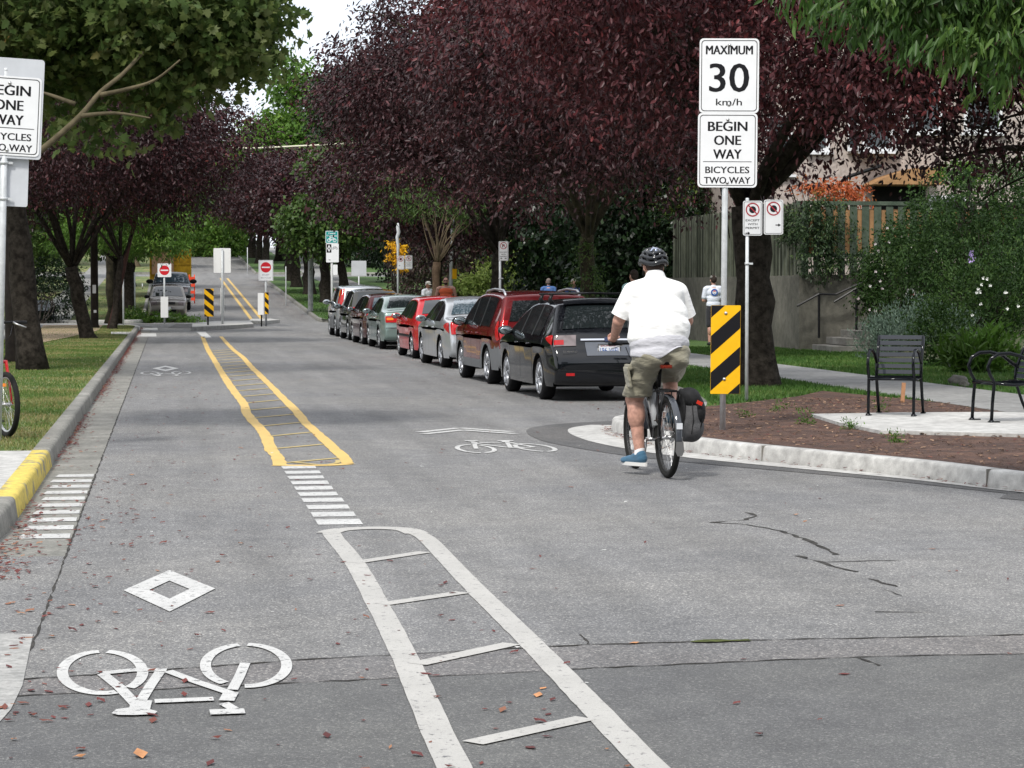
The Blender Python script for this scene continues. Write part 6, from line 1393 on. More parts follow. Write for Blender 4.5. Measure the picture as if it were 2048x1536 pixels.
# house
t = thing('house', 'beige stucco house with white framed bay window behind the green fence', 'house', (17.6, 62.5, 1.6))
hw = lambda px, py: dp(px, py, 62.5) - Vector((17.6, 62.5, 1.6))
xl = hw(1526, 300).x; mb = MB(); mb.box(((xl + 16) / 2, 4, 4.6), (16 - xl, 8, 9.4)); mb.build('wall', STUCCO, t)
def win(px0, py0, px1, py1, bay=0.0, parent=None):
    a, c = hw(px0, py1), hw(px1, py0); w, h = c.x - a.x, c.z - a.z; cx, cz = (a.x + c.x) / 2, (a.z + c.z) / 2
    if bay: mb = MB(); mb.add([(a.x - .1, 0, a.z - .1), (a.x + .25, -bay, a.z - .1), (c.x - .25, -bay, a.z - .1), (c.x + .1, 0, a.z - .1), (a.x - .1, 0, c.z + .1), (a.x + .25, -bay, c.z + .1), (c.x - .25, -bay, c.z + .1), (c.x + .1, 0, c.z + .1)], [(0, 1, 5, 4), (1, 2, 6, 5), (2, 3, 7, 6), (0, 3, 2, 1), (4, 5, 6, 7)]); mb.build('bay', STUCCO, t)
    f = MB(); y = -bay - .02; ww = w - (.5 if bay else 0)
    for dx in (-ww / 2, ww / 2): f.box((cx + dx, y, cz), (.1, .1, h + .1))
    for dz in (-h / 2, h / 2): f.box((cx, y - .002, cz + dz), (ww - .1, .1, .1))
    o = f.build('window', WHITEF, t); f = MB(); f.box((cx, y + .02, cz), (ww - .1, .02, h - .1)); f.build('pane', WGLASS, o)
    f = MB(); f.box((cx, y - .04, cz - h / 2 - .09), (ww + .3, .16, .07)); f.build('sill', WHITEF, o)
    if bay:
        for sg in (-1, 1):
            f = MB(); rot = Matrix.Rotation(sg * math.atan2(bay, .35), 3, 'Z'); c0 = Vector((cx + sg * (w / 2 - .05 + .02), -bay / 2 - .03, cz))
            f.box(c0 + rot @ Vector((-.15, 0, 0)), (.06, .06, h), rot); f.box(c0 + rot @ Vector((.15, 0, 0)), (.06, .06, h), rot); f.box(c0 + Vector((0, 0, -h / 2)), (.4, .07, .08), rot); o2 = f.build('window', WHITEF, t); f = MB(); f.box(c0, (.3, .02, h - .1), rot); f.build('pane', WGLASS, o2)
win(1700, 175, 1790, 300, .45); win(1532, 235, 1580, 345); win(1620, 190, 1655, 300); win(1815, 170, 1880, 262); win(1930, 175, 2000, 262); win(1860, 395, 1930, 460)
mb = MB(); a = hw(1722, 372); c = hw(1860, 345); P = [(a.x, a.z), (a.x + .4, a.z + .22), (a.x + 1.1, c.z + .05), (c.x, c.z + .1), (c.x, a.z)]
n_ = len(P); mb.add([(x, 0, z) for x, z in P] + [(x, -1.2, z) for x, z in P], [tuple(range(n_)), tuple(range(n_, 2 * n_))[::-1]] + [(i, (i + 1) % n_, n_ + (i + 1) % n_, n_ + i) for i in range(n_)]); mb.build('porch_roof', TAN, t)
mb = MB(); a = hw(1745, 460); c = hw(1850, 374); mb.box(((a.x + c.x) / 2, -.02, (a.z + c.z) / 2), (c.x - a.x, .06, c.z - a.z)); mb.build('porch_dark_panel', UNDER, t)  # near-black panel under the porch roof
mb = MB(); mb.prism([(xl - .8, -1.0), (17, -1.0), (17, 4), (xl - .8, 4)], 9.3, 9.5); mb.build('roof', M('roof shingle', (.05, .045, .04), .9, var=.2), t)
pts = [dp(1667, 386, 61.2), dp(1690, 358, 61.2), dp(1722, 345, 61.2), dp(1765, 331, 61.2)]
t = MB(); t.tube(smooth_path(pts, 4), .05, 8); t.tube([dp(1693, 357, 61.2), dp(1693, 420, 61.2)], .045, 6); tag(t.build('porch_handrail', BLACKM), 'bent grey metal handrail in front of the beige house wall', 'handrail')
# low building behind the bamboo
t = thing('garage', 'small ochre walled building half hidden behind bamboo', 'building', (18, 84, 1.5)); mb = MB(); mb.box((0, 0, 1.9), (4.5, 3, 3.8)); mb.build('wall', M('ochre wall', (.3, .23, .06), .85, var=.2), t); mb = MB(); mb.box((0, 0, 3.85), (4.9, 3.4, .2)); mb.build('roof', M('dusty roof', (.3, .24, .2), .85), t)
# hilltop house
t = thing('hilltop_house', 'white house at the very top of the street', 'house', (-2, 290, gz(290))); mb = MB(); mb.box((0, 0, 3), (16, 8, 6)); mb.build('wall', M('white siding', (.72, .72, .7), .7), t)
mb = MB(); mb.add([(-8.5, -4.5, 6), (8.5, -4.5, 6), (8.5, 4.5, 6), (-8.5, 4.5, 6), (-8.5, 0, 8.6), (8.5, 0, 8.6)], [(0, 1, 5, 4), (2, 3, 4, 5), (0, 4, 3), (1, 2, 5), (0, 3, 2, 1)]); mb.build('roof', M('roof shingle', (.05, .045, .04), .9), t)
for x in (-5, -1.5, 2, 5.5): mb = MB(); mb.box((x, -4.03, 3.3), (1.3, .1, 1.5)); mb.build('window', WGLASS, t)
# rocks
def rock(lab, px, py, s, seed, sz=.8, z=.14):
    v = at(px, py, z); b = bmesh.new(); bmesh.ops.create_icosphere(b, subdivisions=3, radius=1); rnd = random.Random(seed); ph = [rnd.uniform(0, 6) for _ in range(6)]
    for q in b.verts: c = q.co; k = 1 + .16 * math.sin(3 * c.x + ph[0]) + .14 * math.sin(4 * c.y + ph[1] + c.z * 2) + .1 * math.sin(7 * c.z + ph[2] + 3 * c.x); q.co = Vector((c.x * k * s, c.y * k * s * .8, c.z * k * s * sz + s * sz * .55))
    for f in b.faces: f.smooth = True
    me = bpy.data.meshes.new('rock'); b.to_mesh(me); b.free(); o = link_mesh('rock', me, ROCK); o.location = v; tag(o, lab, 'rock', 'boulders of the garden edge')
rock('rounded pale boulder at the foot of the steps', 1686, 699, .27, 1, 1.0); rock('dark boulder right of the rounded pale one', 1712, 702, .32, 2, .9); rock('tall pointed boulder behind the single seat back', 1905, 702, .48, 3, 1.1); rock('boulder leaning on the tall pointed one', 1948, 700, .55, 4, 1.2)
rock('flat boulder under the white flowering shrub', 1985, 712, .5, 5, .7); rock('small stone on the lawn edge by the footpath', 1917, 771, .13, 6, .8); rock('smaller stone beside the lawn edge stone', 1930, 774, .09, 7, .6); rock('low boulder behind the seat, partly hidden', 1868, 705, .35, 8, .8)

# ================================================================== seats
SEATM = M('glossy black seat paint', (.005, .006, .008), .25, coat=.5)
def seat(label, loc, rz, w=.50, group='black metal seats'):
    t = thing('park_seat', label, 'seat', loc, rz, group)
    for sg in (-1, 1):
        x = sg * w / 2; mb = MB()
        arm = smooth_path([(x, 0, 0), (x, .015, .25), (x, .03, .42), (x, -.03, .50), (x, -.055, .60), (x, .0, .69), (x, .12, .725), (x, .28, .70), (x, .43, .60), (x, .485, .52)], 3) if False else None
        P = [(x, 0, 0), (x, .012, .22), (x, .03, .42), (x, -.02, .50), (x, -.045, .58), (x, -.01, .67), (x, .08, .72), (x, .20, .725), (x, .34, .69), (x, .46, .60), (x, .53, .56)]
        mb.tube(P, .0175, 8, flat=1.1); mb.lathe([(.001, .03), (.025, .025), (.03, 0)], (x, 0, 0), (0, 0, 1), 10); mb.box((x, .03, .006), (.05, .12, .012)); mb.build('arm_frame', SEATM, t)
        mb = MB(); mb.tube([(x, .66, 0), (x, .57, .2), (x, .49, .42), (x, .50, .55), (x, .575, .73), (x, .64, .87)], .0175, 8); mb.box((x, .66, .006), (.05, .1, .012)); mb.build('leg', SEATM, t)
        mb = MB(); mb.tube([(x, .03, .41), (x, .25, .39), (x, .49, .41)], .016, 8); mb.build('seat_bar', SEATM, t)
    mb = MB()
    for k in range(7): mb.box((0, .03 + k * .068, .425 - .02 * math.sin(math.pi * k / 6)), (w - .01, .054, .012))
    mb.tube([(-w / 2, .01, .405), (w / 2, .01, .405)], .016, 6); mb.build('seat', SEATM, t)
    mb = MB(); 
    for k in range(7):
        f = k / 6; z = .47 + f * .385; y = .505 + .13 * f ** 1.1; mb.box((0, y, z), (w - .01, .012, .047), Matrix.Rotation(-.28, 3, 'X'))
    mb.build('backrest', M('seat slats with painted sheen', (.03, .034, .042), .3, coat=.6), t); return t  # bluish grey reflection on the back slats is put into this base colour
st = seat('black slatted single seat facing the road on the pale slab', (7.88, 24.98, .185), R(-27.5))
relabel(copy_tree(st), 'black single seat cut by the right edge, side on to the camera', (8.53, 23.88, .185), R(-86))
v = at(100, 641, .15); s2 = relabel(copy_tree(st), 'far seat with grey back on the left beyond the big trunk', (v.x - .3, v.y, .14), R(15)); s2.scale = (1.9, 1, 1)
for o in s2.children: 
    if o.name.startswith('backrest'): o.data = o.data.copy(); o.data.materials.clear(); o.data.materials.append(M('grey painted slats', (.2, .22, .25), .3))

# ================================================================== bicycles
STEEL = M('spoke steel', (.55, .55, .55), .3, .9); RIMA = M('bright rim', (.55, .56, .57), .3, .8); REFL = M('orange reflector', (.9, .25, .02), .3)
TYRE = M('bicycle tyre', (.012, .012, .011), .8, bump=.3, bscale=120)
def bike_wheel(t, c, r, rim_mat, side=Vector((1, 0, 0)), tw=.027, refl=False):
    c = Vector(c); mb = MB(); n = 12
    prof = [(r - tw + tw * math.cos(2 * math.pi * k / n), tw * math.sin(2 * math.pi * k / n)) for k in range(n)]
    mb.lathe(prof, c, side, 48, closed=True); w = mb.build('wheel', TYRE, t)
    mb = MB(); rr = r - 2 * tw; mb.lathe([(rr + .006, -.012), (rr - .014, -.009), (rr - .014, .009), (rr + .006, .012)], c, side, 40, closed=True); mb.build('rim', rim_mat, w)
    mb = MB(); a = side.cross(Vector((0, 0, 1))).normalized(); u = Vector((0, 0, 1))
    for k in range(28):
        th = 2 * math.pi * k / 28; th2 = th + (.5 if k % 4 < 2 else -.5); sg = 1 if k % 2 else -1
        mb.tube([c + side * sg * .028 + (a * math.cos(th2) + u * math.sin(th2)) * .025, c + (a * math.cos(th) + u * math.sin(th)) * (rr - .01)], .0016 if r < .5 else .002, 4, caps=False)
    mb.build('spokes', STEEL, w); mb = MB(); mb.lathe([(.001, -.05), (.012, -.05), (.014, -.03), (.028, -.028), (.018, -.015), (.018, .015), (.028, .028), (.014, .03), (.012, .05), (.001, .05)], c, side, 12); mb.build('hub', STEEL, w)
    if refl: mb = MB(); p = c + a * .0 + u * .0 + (u * .75 + a * refl * .45).normalized() * (rr * .75); mb.box(p, (.02, .07, .03)); mb.build('reflector', REFL, w)
    return w
def bicycle(label, loc, rz, frame_mat, r=.342, wb=1.06, rimm=None, group='bicycles', lean=0, fork_mat=None, steer=0):
    t = thing('bicycle', label, 'bicycle', loc, rz, group); t.rotation_euler[1] = lean
    rimm = rimm or M('black rim', (.03, .03, .03), .4)
    bike_wheel(t, (0, 0, r), r, rimm); bike_wheel(t, (0, wb, r), r, rimm, refl=.6 if rimm is RIMA else 0)
    bb = Vector((0, .44, .30)); st_ = Vector((0, .27, .76)); ht = Vector((0, wb - .24, .92)); hb = Vector((0, wb - .19, .78)); ax = Vector((0, 0, r)); fx = Vector((0, wb, r))
    mb = MB(); mb.tube([bb, st_], .018, 10); mb.tube([st_ - Vector((0, 0, .02)), ht - Vector((0, 0, .03))], .018, 10); mb.tube([bb, hb], .021, 10); mb.tube([ht + Vector((0, -.01, .03)), hb - Vector((0, -.01, .03))], .024, 10)
    for sg in (-1, 1): mb.tube([bb + Vector((sg * .03, -.03, 0)), Vector((sg * .06, .1, r - .01)), ax + Vector((sg * .06, 0, 0))], .010, 8); mb.tube([st_ + Vector((sg * .015, 0, -.03)), Vector((sg * .055, .14, .58)), ax + Vector((sg * .06, 0, 0))], .009, 8)
    mb.build('frame', frame_mat, t)
    mb = MB(); fc = hb - Vector((0, -.01, .05)); mb.tube([fc + Vector((-.065, 0, 0)), fc + Vector((.065, 0, 0))], .018, 8)
    for sg in (-1, 1): mb.tube([fc + Vector((sg * .062, 0, .01)), fc.lerp(fx, .45) + Vector((sg * .064, -.005, 0)), fx + Vector((sg * .055, 0, 0))], [.017, .015, .010], 8)
    mb.build('fork', fork_mat or frame_mat, t)
    mb = MB(); top = ht + Vector((0, -.01, .16)); mb.tube([ht, top, top + Vector((0, .05, .03))], .016, 8); bar = [top + Vector((x, y, z)) for x, y, z in ((-.31, -.03, .03), (-.15, .03, .035), (0, .05, .03), (.15, .03, .035), (.31, -.03, .03))]; mb.tube(bar, .013, 8); h = mb.build('handlebar', BLACKM, t)
    for sg in (-1, 1):
        mb = MB(); mb.tube([bar[0 if sg < 0 else 4], bar[0 if sg < 0 else 4].lerp(bar[1 if sg < 0 else 3], .75)], .019, 10); mb.build('grip', RUBTRIM, h)
        mb = MB(); e = bar[1 if sg < 0 else 3]; mb.tube([e, e + Vector((sg * .02, .07, -.02)), e + Vector((sg * .11, .075, -.05))], [.012, .009, .006], 6); mb.build('brake_lever', STEEL, h)
    mb = MB(); mb.tube([st_, Vector((0, .235, .93))], .015, 8); mb.build('seat_post', BLACKM, t)
    mb = MB(); mb.tube([(0, .07, .965), (0, .14, .968), (0, .22, .96), (0, .30, .955), (0, .37, .95)], [.05, .075, .06, .03, .018], 12, flat=.45); mb.build('saddle', RUBTRIM, t)
    mb = MB(); mb.lathe([(.10, -.003), (.10, .003), (.085, .003), (.085, -.003)], bb + Vector((.05, 0, 0)), (1, 0, 0), 28, closed=True); mb.tube([bb - Vector((.07, 0, 0)), bb + Vector((.07, 0, 0))], .018, 8)
    mb.tube([bb + Vector((-.075, 0, 0)), bb + Vector((-.085, .02, -.17))], .011, 6); mb.tube([bb + Vector((.075, 0, 0)), bb + Vector((.085, -.02, .17))], .011, 6); cr = mb.build('crank', STEEL, t)
    for q in (bb + Vector((-.13, .02, -.17)), bb + Vector((.13, -.02, .17))): mb = MB(); mb.box(q, (.09, .08, .022)); mb.build('pedal', RUBTRIM, cr)
    mb = MB(); mb.tube([bb + Vector((.052, 0, .093)), ax + Vector((.052, 0, .045))], .004, 4); mb.tube([bb + Vector((.052, 0, -.093)), ax + Vector((.052, .02, -.06))], .004, 4); mb.lathe([(.05, 0), (.035, .02), (.025, .03)], ax + Vector((.03, 0, 0)), (1, 0, 0), 20); mb.build('chain', STEEL, t)
    mb = MB(); mb.tube([top + Vector((-.14, .05, 0)), top + Vector((-.08, .16, -.08)), top + Vector((-.02, .09, -.2)), ht + Vector((-.02, -.2, -.05))], .0035, 5); mb.tube([top + Vector((.14, .05, 0)), top + Vector((.06, .17, -.1)), top + Vector((.01, .12, -.25)), fc], .0035, 5); mb.build('brake_cable', BLACKM, t)
    return t
# rider's bicycle
BK_R = bicycle('black bicycle with rack and mudguards ridden by the man in white', (4.15, 19.30, 0), R(3.5), M('black bike paint', (.015, .015, .017), .25, coat=1))
mb = MB(); n = 16
def guard(c, r, a0, a1, w=.028): 
    mb = MB(); vs = []; m = 18
    for i in range(m + 1):
        a = R(a0 + (a1 - a0) * i / m)
        for x, d in ((-w, -.012), (-w * .6, .0), (w * .6, .0), (w, -.012)): vs.append((x, c[1] + (r + d) * math.cos(a), c[2] + (r + d) * math.sin(a)))
    mb.add(vs, [(i * 4 + k, i * 4 + k + 1, i * 4 + k + 5, i * 4 + k + 4) for i in range(m) for k in range(3)], 0, True); return mb
g = guard((0, 0, .34), .365, 60, 185); o = g.build('mudguard', M('clear grey guard', (.05, .055, .065), .15, coat=1), BK_R); s_ = o.modifiers.new('s', 'SOLIDIFY'); s_.thickness = .003
mb = MB(); a_ = R(168); mb.box((0, .0 + .372 * math.cos(a_), .34 + .372 * math.sin(a_) + .04), (.05, .006, .05)); mb.build('reflector', M('pale reflector', (.6, .62, .65), .3), o)
mb = MB(); vs = []
for k, (x, z) in enumerate(((-.03, .28), (.03, .28), (.038, .2), (.02, .16), (-.02, .16), (-.038, .2))): vs.append((x, -.372, z + .05))
mb.add(vs, [(0, 1, 2, 3, 4, 5)]); mb.add([(x, y - .004, z) for x, y, z in vs], [(0, 1, 2, 3, 4, 5)][::-1]); mb.build('mud_flap', M('grey rubber flap', (.12, .12, .12), .7), o)
g = guard((0, 1.06, .34), .365, 35, 175); o = g.build('mudguard', M('clear grey guard', (.05, .055, .065), .15, coat=1), BK_R); s_ = o.modifiers.new('s', 'SOLIDIFY'); s_.thickness = .003
mb = MB()
for sg in (-1, 1):
    mb.tube([(sg * .06, .22, .72), (sg * .06, -.14, .735)], .006, 6); mb.tube([(sg * .07, 0, .35), (sg * .065, -.06, .73)], .005, 6); mb.tube([(sg * .07, 0, .35), (sg * .065, .12, .73)], .005, 6); mb.tube([(sg * .065, -.12, .735), (sg * .1, -.1, .5), (sg * .1, .06, .48)], .005, 6)
for y in (-.13, -.04, .05, .14, .2): mb.tube([(-.06, y, .733), (.06, y, .733)], .006, 6)
mb.box((0, -.02, .74), (.07, .3, .012)); mb.build('rear_rack', BLACKM, BK_R)
mb = MB(); mb.box((0, .055, .935), (.10, .02, .028)); mb.build('tail_light', M('tail light red', (.13, .018, .01), .3, var=.6, scale=60), BK_R)
mb = MB(); mb.tube([(-.02, .3, .42), (-.02, .42, .72)], .035, 10); mb.build('bottle', M('pale bottle', (.35, .36, .37), .4), BK_R)
# pannier hanging on the right of the rack
t = thing('pannier_bag', 'grey and black pannier bag hanging on the right of the bicycle rack', 'bag', BK_R.location, R(3.5))
GREYCL = M('grey bag cloth', (.085, .085, .088), .85, bump=.4, bscale=90, var=.12, scale=20); BLKCL = M('black bag cloth', (.014, .014, .015), .8, bump=.3, bscale=70, var=.3, scale=15)
me = blob([('e', (.19, -.03, .53), (.105, .16, .21)), ('e', (.195, -.04, .43), (.105, .15, .13)), ('e', (.175, -.03, .66), (.085, .15, .10)), ('e', (.14, -.03, .5), (.06, .15, .2))], .012, 5); o = link_mesh('bag_body', me, GREYCL, t)
me = blob([('e', (.175, -.03, .665), (.10, .165, .10)), ('e', (.235, -.05, .56), (.07, .15, .14)), ('e', (.15, -.03, .70), (.07, .15, .05))], .012, 4); link_mesh('bag_flap', me, BLKCL, t)
me = blob([('e', (.105, -.03, .56), (.03, .135, .2))], .012, 3); link_mesh('back_panel', me, BLKCL, t)
mb = MB(); mb.box((.215, -.215, .64), (.05, .008, .03), Matrix.Rotation(R(25), 3, 'Y')); mb.build('red_reflector', M('bag reflector', (.5, .03, .015), .4), t)
mb = MB(); mb.tube([(.235, -.17, .58), (.25, -.18, .5), (.235, -.17, .42)], .005, 5); mb.tube([(.16, -.18, .64), (.17, -.19, .5), (.16, -.17, .38)], .004, 5); mb.build('strap', BLKCL, t)
# red bicycle at the left edge, facing the camera
hd = R(180 + 24); wbx = 1.04; fc_ = at(14, 874, .15)
bx = fc_.x + math.sin(hd) * wbx; by = fc_.y - math.cos(hd) * wbx
bicycle('parked red bicycle at the left edge beside the sign post', (bx, by, .145), hd, M('red bike paint', (.33, .01, .012), .2, coat=1), .32, wbx, RIMA, lean=0)
# ================================================================== people
SKIN = mottled('skin', [(.3, (.42, .22, .165)), (.7, (.50, .28, .21))], 4, 25, .55, .05, 120, .1); SKIN_D = mottled('tanned skin', [(.3, (.26, .12, .075)), (.7, (.33, .16, .10))], 4, 25, .55, .05, 120, .1)
def cloth(name, col, wr=.5, sc=7, var=.05):
    m = bpy.data.materials.new(name); m.use_nodes = True; n, l = m.node_tree.nodes, m.node_tree.links; b = n['Principled BSDF']; t = n.new('ShaderNodeTexCoord').outputs['Object']
    mp = n.new('ShaderNodeMapping'); mp.inputs['Scale'].default_value = (1.0, 1.0, 2.6); mp.inputs['Rotation'].default_value = (0, .35, 0); l.new(t, mp.inputs['Vector'])
    a = noise_node(n, l, mp.outputs['Vector'], sc, 3, .5); w = noise_node(n, l, t, 300, 2)
    bp = n.new('ShaderNodeBump'); bp.inputs['Strength'].default_value = wr; bp.inputs['Distance'].default_value = .03; l.new(a, bp.inputs['Height'])
    b2 = n.new('ShaderNodeBump'); b2.inputs['Strength'].default_value = .15; b2.inputs['Distance'].default_value = .002; l.new(w, b2.inputs['Height']); l.new(bp.outputs['Normal'], b2.inputs['Normal']); l.new(b2.outputs['Normal'], b.inputs['Normal'])
    l.new(ramp_node(n, l, a, [(.3, tuple(c * (1 - var) for c in col)), (.7, tuple(min(1, c * (1 + var)) for c in col))]), b.inputs['Base Color']); b.inputs['Roughness'].default_value = .9; b.inputs['Sheen Weight'].default_value = .15
    MATS[name] = m; return m
def head_parts(c, yaw=0, pitch=0, s=1.0):
    c = Vector(c); Rm = Matrix.Rotation(yaw, 3, 'Z') @ Matrix.Rotation(pitch, 3, 'X'); f = lambda x, y, z: c + Rm @ (Vector((x, y, z)) * s)
    P = [('e', f(0, -.01, .03), (.076 * s, .095 * s, .092 * s), Rm), ('e', f(0, .025, -.035), (.060 * s, .070 * s, .075 * s), Rm), ('c', f(0, .05, -.085), f(0, .065, -.09), .028 * s, .022 * s),
         ('c', f(0, .088, .005), f(0, .112, -.028), .009 * s, .014 * s), ('e', f(0, .088, -.062), (.026 * s, .012 * s, .012 * s), Rm), ('e', f(0, .082, .03), (.05 * s, .014 * s, .012 * s), Rm)]
    for sg in (-1, 1): P += [('e', f(sg * .078, -.005, -.005), (.010 * s, .02 * s, .032 * s), Rm), ('e', f(sg * .032, .078, -.015), (.02 * s, .014 * s, .014 * s), Rm)]
    return P, f, Rm
def eyes(f, parent, s=1.0):
    for sg in (-1, 1): mb = MB(); mb.ball(f(sg * .031, .086, .008), (.012 * s, .007 * s, .006 * s), 8); mb.build('eye', UNDER, parent)
def hand_parts(w, d, side, curl=.0, s=1.0, grip=None):
    """palm from the wrist w along d, four bent fingers of different lengths and a thumb from the side"""
    w = Vector(w); d = Vector(d).normalized(); side = Vector(side).normalized(); nrm = d.cross(side).normalized(); P = [('e', w + d * .045 * s, (.03 * s, .03 * s, .03 * s)), ('c', w, w + d * .05 * s, .026 * s, .032 * s)]
    for k, ln in enumerate((.072, .08, .075, .058)):
        b = w + d * .078 * s + side * ((1.5 - k) * .0195) * s; k1 = b + (d * (1 - curl) - nrm * curl).normalized() * ln * .45 * s; k2 = k1 + (d * (1 - 2.2 * curl) - nrm * curl * 1.5).normalized() * ln * .35 * s; k3 = k2 + (d * (1 - 3.4 * curl) - nrm * curl * .9).normalized() * ln * .28 * s
        P += [('c', w + d * .04 * s + side * ((1.5 - k) * .017) * s, b, .012 * s, .0105 * s), ('c', b, k1, .0105 * s, .0095 * s), ('c', k1, k2, .0095 * s, .0088 * s), ('c', k2, k3, .0088 * s, .0075 * s)]
    tb = w + d * .02 * s + side * .028 * s; t1 = tb + (side * .8 + d * .6 - nrm * curl).normalized() * .038 * s; t2 = t1 + (side * .1 + d * .8 - nrm * curl).normalized() * .032 * s
    P += [('c', tb, t1, .015 * s, .012 * s), ('c', t1, t2, .012 * s, .009 * s)]; return P
# --- the cyclist (own frame = the bicycle's frame)
loc = BK_R.location
t = thing('person', 'heavy set man in white T-shirt, khaki cargo shorts and helmet riding the bicycle, seen from behind', 'person', loc, R(3.5))
t['label'] = 'cyclist seen from behind in white T-shirt, khaki cargo shorts, blue shoes and helmet'
hipL, hipR = Vector((-.11, .20, 1.05)), Vector((.11, .20, 1.05)); kL, aL = Vector((-.165, .47, .645)), Vector((-.135, .405, .20)); kR, aR = Vector((.19, .62, .86)), Vector((.135, .37, .535))
shL, shR = Vector((-.205, .40, 1.565)), Vector((.205, .40, 1.565)); elL, elR = Vector((-.305, .47, 1.315)), Vector((.305, .47, 1.315)); wrL, wrR = Vector((-.275, .745, 1.165)), Vector((.275, .745, 1.165)); hc = Vector((.0, .47, 1.775))
hp, hf, hR = head_parts(hc, R(4), R(-8), 1.06)
legs = [('c', hipL, kL, .11, .08), ('c', kL, aL, .074, .044), ('e', kL.lerp(aL, .28) + Vector((0, -.02, 0)), (.078, .078, .15)), ('c', hipR, kR, .105, .066), ('c', kR, aR, .072, .044), ('e', kR.lerp(aR, .3) + Vector((0, -.03, -.01)), (.058, .062, .12)),
        ('c', aL, aL + Vector((-.01, .12, -.055)), .038, .03), ('c', aL + Vector((0, -.03, -.04)), aL + Vector((-.015, .17, -.06)), .03, .022), ('c', aR, aR + Vector((.01, .12, -.055)), .038, .03)]
arms = [('c', shL, elL, .068, .052), ('c', elL, wrL, .052, .033), ('c', shR, elR, .068, .052), ('c', elR, wrR, .052, .033)]
dL = Vector((.0, .09, -.02)); hands = []
for w_, sg in ((wrL, -1), (wrR, 1)): hands += hand_parts(w_, (sg * -.05, 1, -.28), (-sg, .12, 0), .42, 1.0)
body = [('e', (0, .24, 1.08), (.19, .15, .14)), ('e', (0, .28, 1.28), (.215, .16, .2)), ('e', (0, .37, 1.5), (.205, .13, .19)), ('c', (0, .41, 1.6), hc + Vector((0, -.02, -.04)), .075, .066)] + hp + legs + arms + hands
o = link_mesh('body', blob(body, .0062, 3), SKIN, t); eyes(hf, o)
WSHIRT = cloth('white cotton', (.76, .76, .75), .4, 7, .01); WSH2 = cloth('off white undershirt', (.44, .44, .47), .6, 9, .04)
sleeve = lambda s_, e_, f=.74: [('c', s_, s_.lerp(e_, f + .25), .082, .088)]
shirt = [('e', (0, .265, 1.255), (.272, .205, .20)), ('e', (0, .30, 1.36), (.262, .195, .2)), ('e', (0, .37, 1.50), (.245, .165, .18)), ('e', (0, .39, 1.585), (.19, .12, .09)), ('e', (-.11, .37, 1.54), (.13, .15, .12)), ('e', (.11, .37, 1.54), (.13, .15, .12)), ('c', (0, .40, 1.625), (-.19, .40, 1.575), .085, .08), ('c', (0, .40, 1.625), (.19, .40, 1.575), .085, .08), ('c', (0, .395, 1.63), (0, .405, 1.685), .10, .088),
         ('e', (-.02, .25, 1.18), (.268, .20, .15))] + sleeve(shL, elL) + sleeve(shR, elR)
me = blob(shirt, .009, 14); o = link_mesh('shirt', me, WSHIRT, t)
for v_ in me.vertices:      # soft folds under the arms, straight hems
    c = v_.co
    for s_, e_ in ((shL, elL), (shR, elR)):
        ax_ = (e_ - s_).normalized(); d_ = (c - s_).dot(ax_) - (e_ - s_).length * .84
        if d_ > 0 and abs(c.x) > .21 and c.z > 1.2 and ((c - s_) - ax_ * (c - s_).dot(ax_)).length < .13: v_.co -= ax_ * d_ * .96; c = v_.co
    f_ = math.exp(-((c.z - 1.25) / .16) ** 2) * min(1, abs(c.x) / .2) ; c.x += math.copysign(.0025, c.x) * f_ * math.sin(c.z * 70 + c.y * 18 + c.x * 9); c.y += -.002 * f_ * math.sin(c.z * 75 + abs(c.x) * 60)
    hem = 1.10 + .035 * math.cos((c.x + .02) * 9) + (.0 if c.x > -.1 else -.03)
    if c.z < hem and abs(c.x) < .3: c.z = hem - (hem - c.z) * .12
me = blob([('e', (-.01, .235, 1.13), (.262, .203, .16)), ('e', (-.02, .215, 1.04), (.252, .203, .13))], .010, 5); o = link_mesh('undershirt', me, WSH2, t)
for v_ in me.vertices:
    c = v_.co; hem = 1.0 + .02 * math.sin(c.x * 18) + .10 * min(1, max(0, (c.x + .12) / .25))
    if c.z < hem: c.z = hem - (hem - c.z) * .15
    c.x *= 1 + .012 * math.sin(c.z * 60 + c.y * 20)
KHAKI = cloth('khaki cotton', (.225, .21, .155), .8, 8, .12)
lerpL = hipL.lerp(kL, .86); lerpR = hipR.lerp(kR, .80)
me = blob([('e', (0, .215, 1.05), (.235, .185, .13)), ('e', (-.1, .18, 1.0), (.14, .15, .11)), ('e', (.1, .18, 1.0), (.14, .15, .11)), ('c', hipL, lerpL, .135, .112), ('c', hipL.lerp(kL, .5), lerpL + Vector((-.0, -.01, -.03)), .125, .118), ('c', hipR, lerpR, .135, .11), ('c', hipR.lerp(kR, .5), lerpR + Vector((0, 0, -.02)), .125, .12)], .009, 5); o = link_mesh('shorts', me, KHAKI, t)
for v_ in me.vertices:
    c = v_.co; c.x += .007 * math.sin(c.z * 45 + c.y * 25); c.y += .006 * math.sin(c.z * 52 + c.x * 30)
    if c.x < -.02 and c.z < .675: c.z = .675 - (.675 - c.z) * .15
mb = MB(); ang = Matrix.Rotation(R(-10), 3, 'Y'); mb.box((-.268, .30, .84), (.022, .15, .18), ang); mb.box((-.262, .30, .925), (.034, .165, .05), ang); o2 = mb.build('cargo_pocket', KHAKI, o, bevel=.012)
me = blob([('c', aL + Vector((0, 0, -.03)), aL + Vector((0, 0, .015)), .046, .045), ('c', aR + Vector((0, 0, -.03)), aR + Vector((0, 0, .015)), .046, .045)], .009, 1); link_mesh('socks', me, M('white sock', (.75, .75, .76), .9), t)
SHB = cloth('blue canvas shoe', (.035, .105, .175), .2, 12, .08)
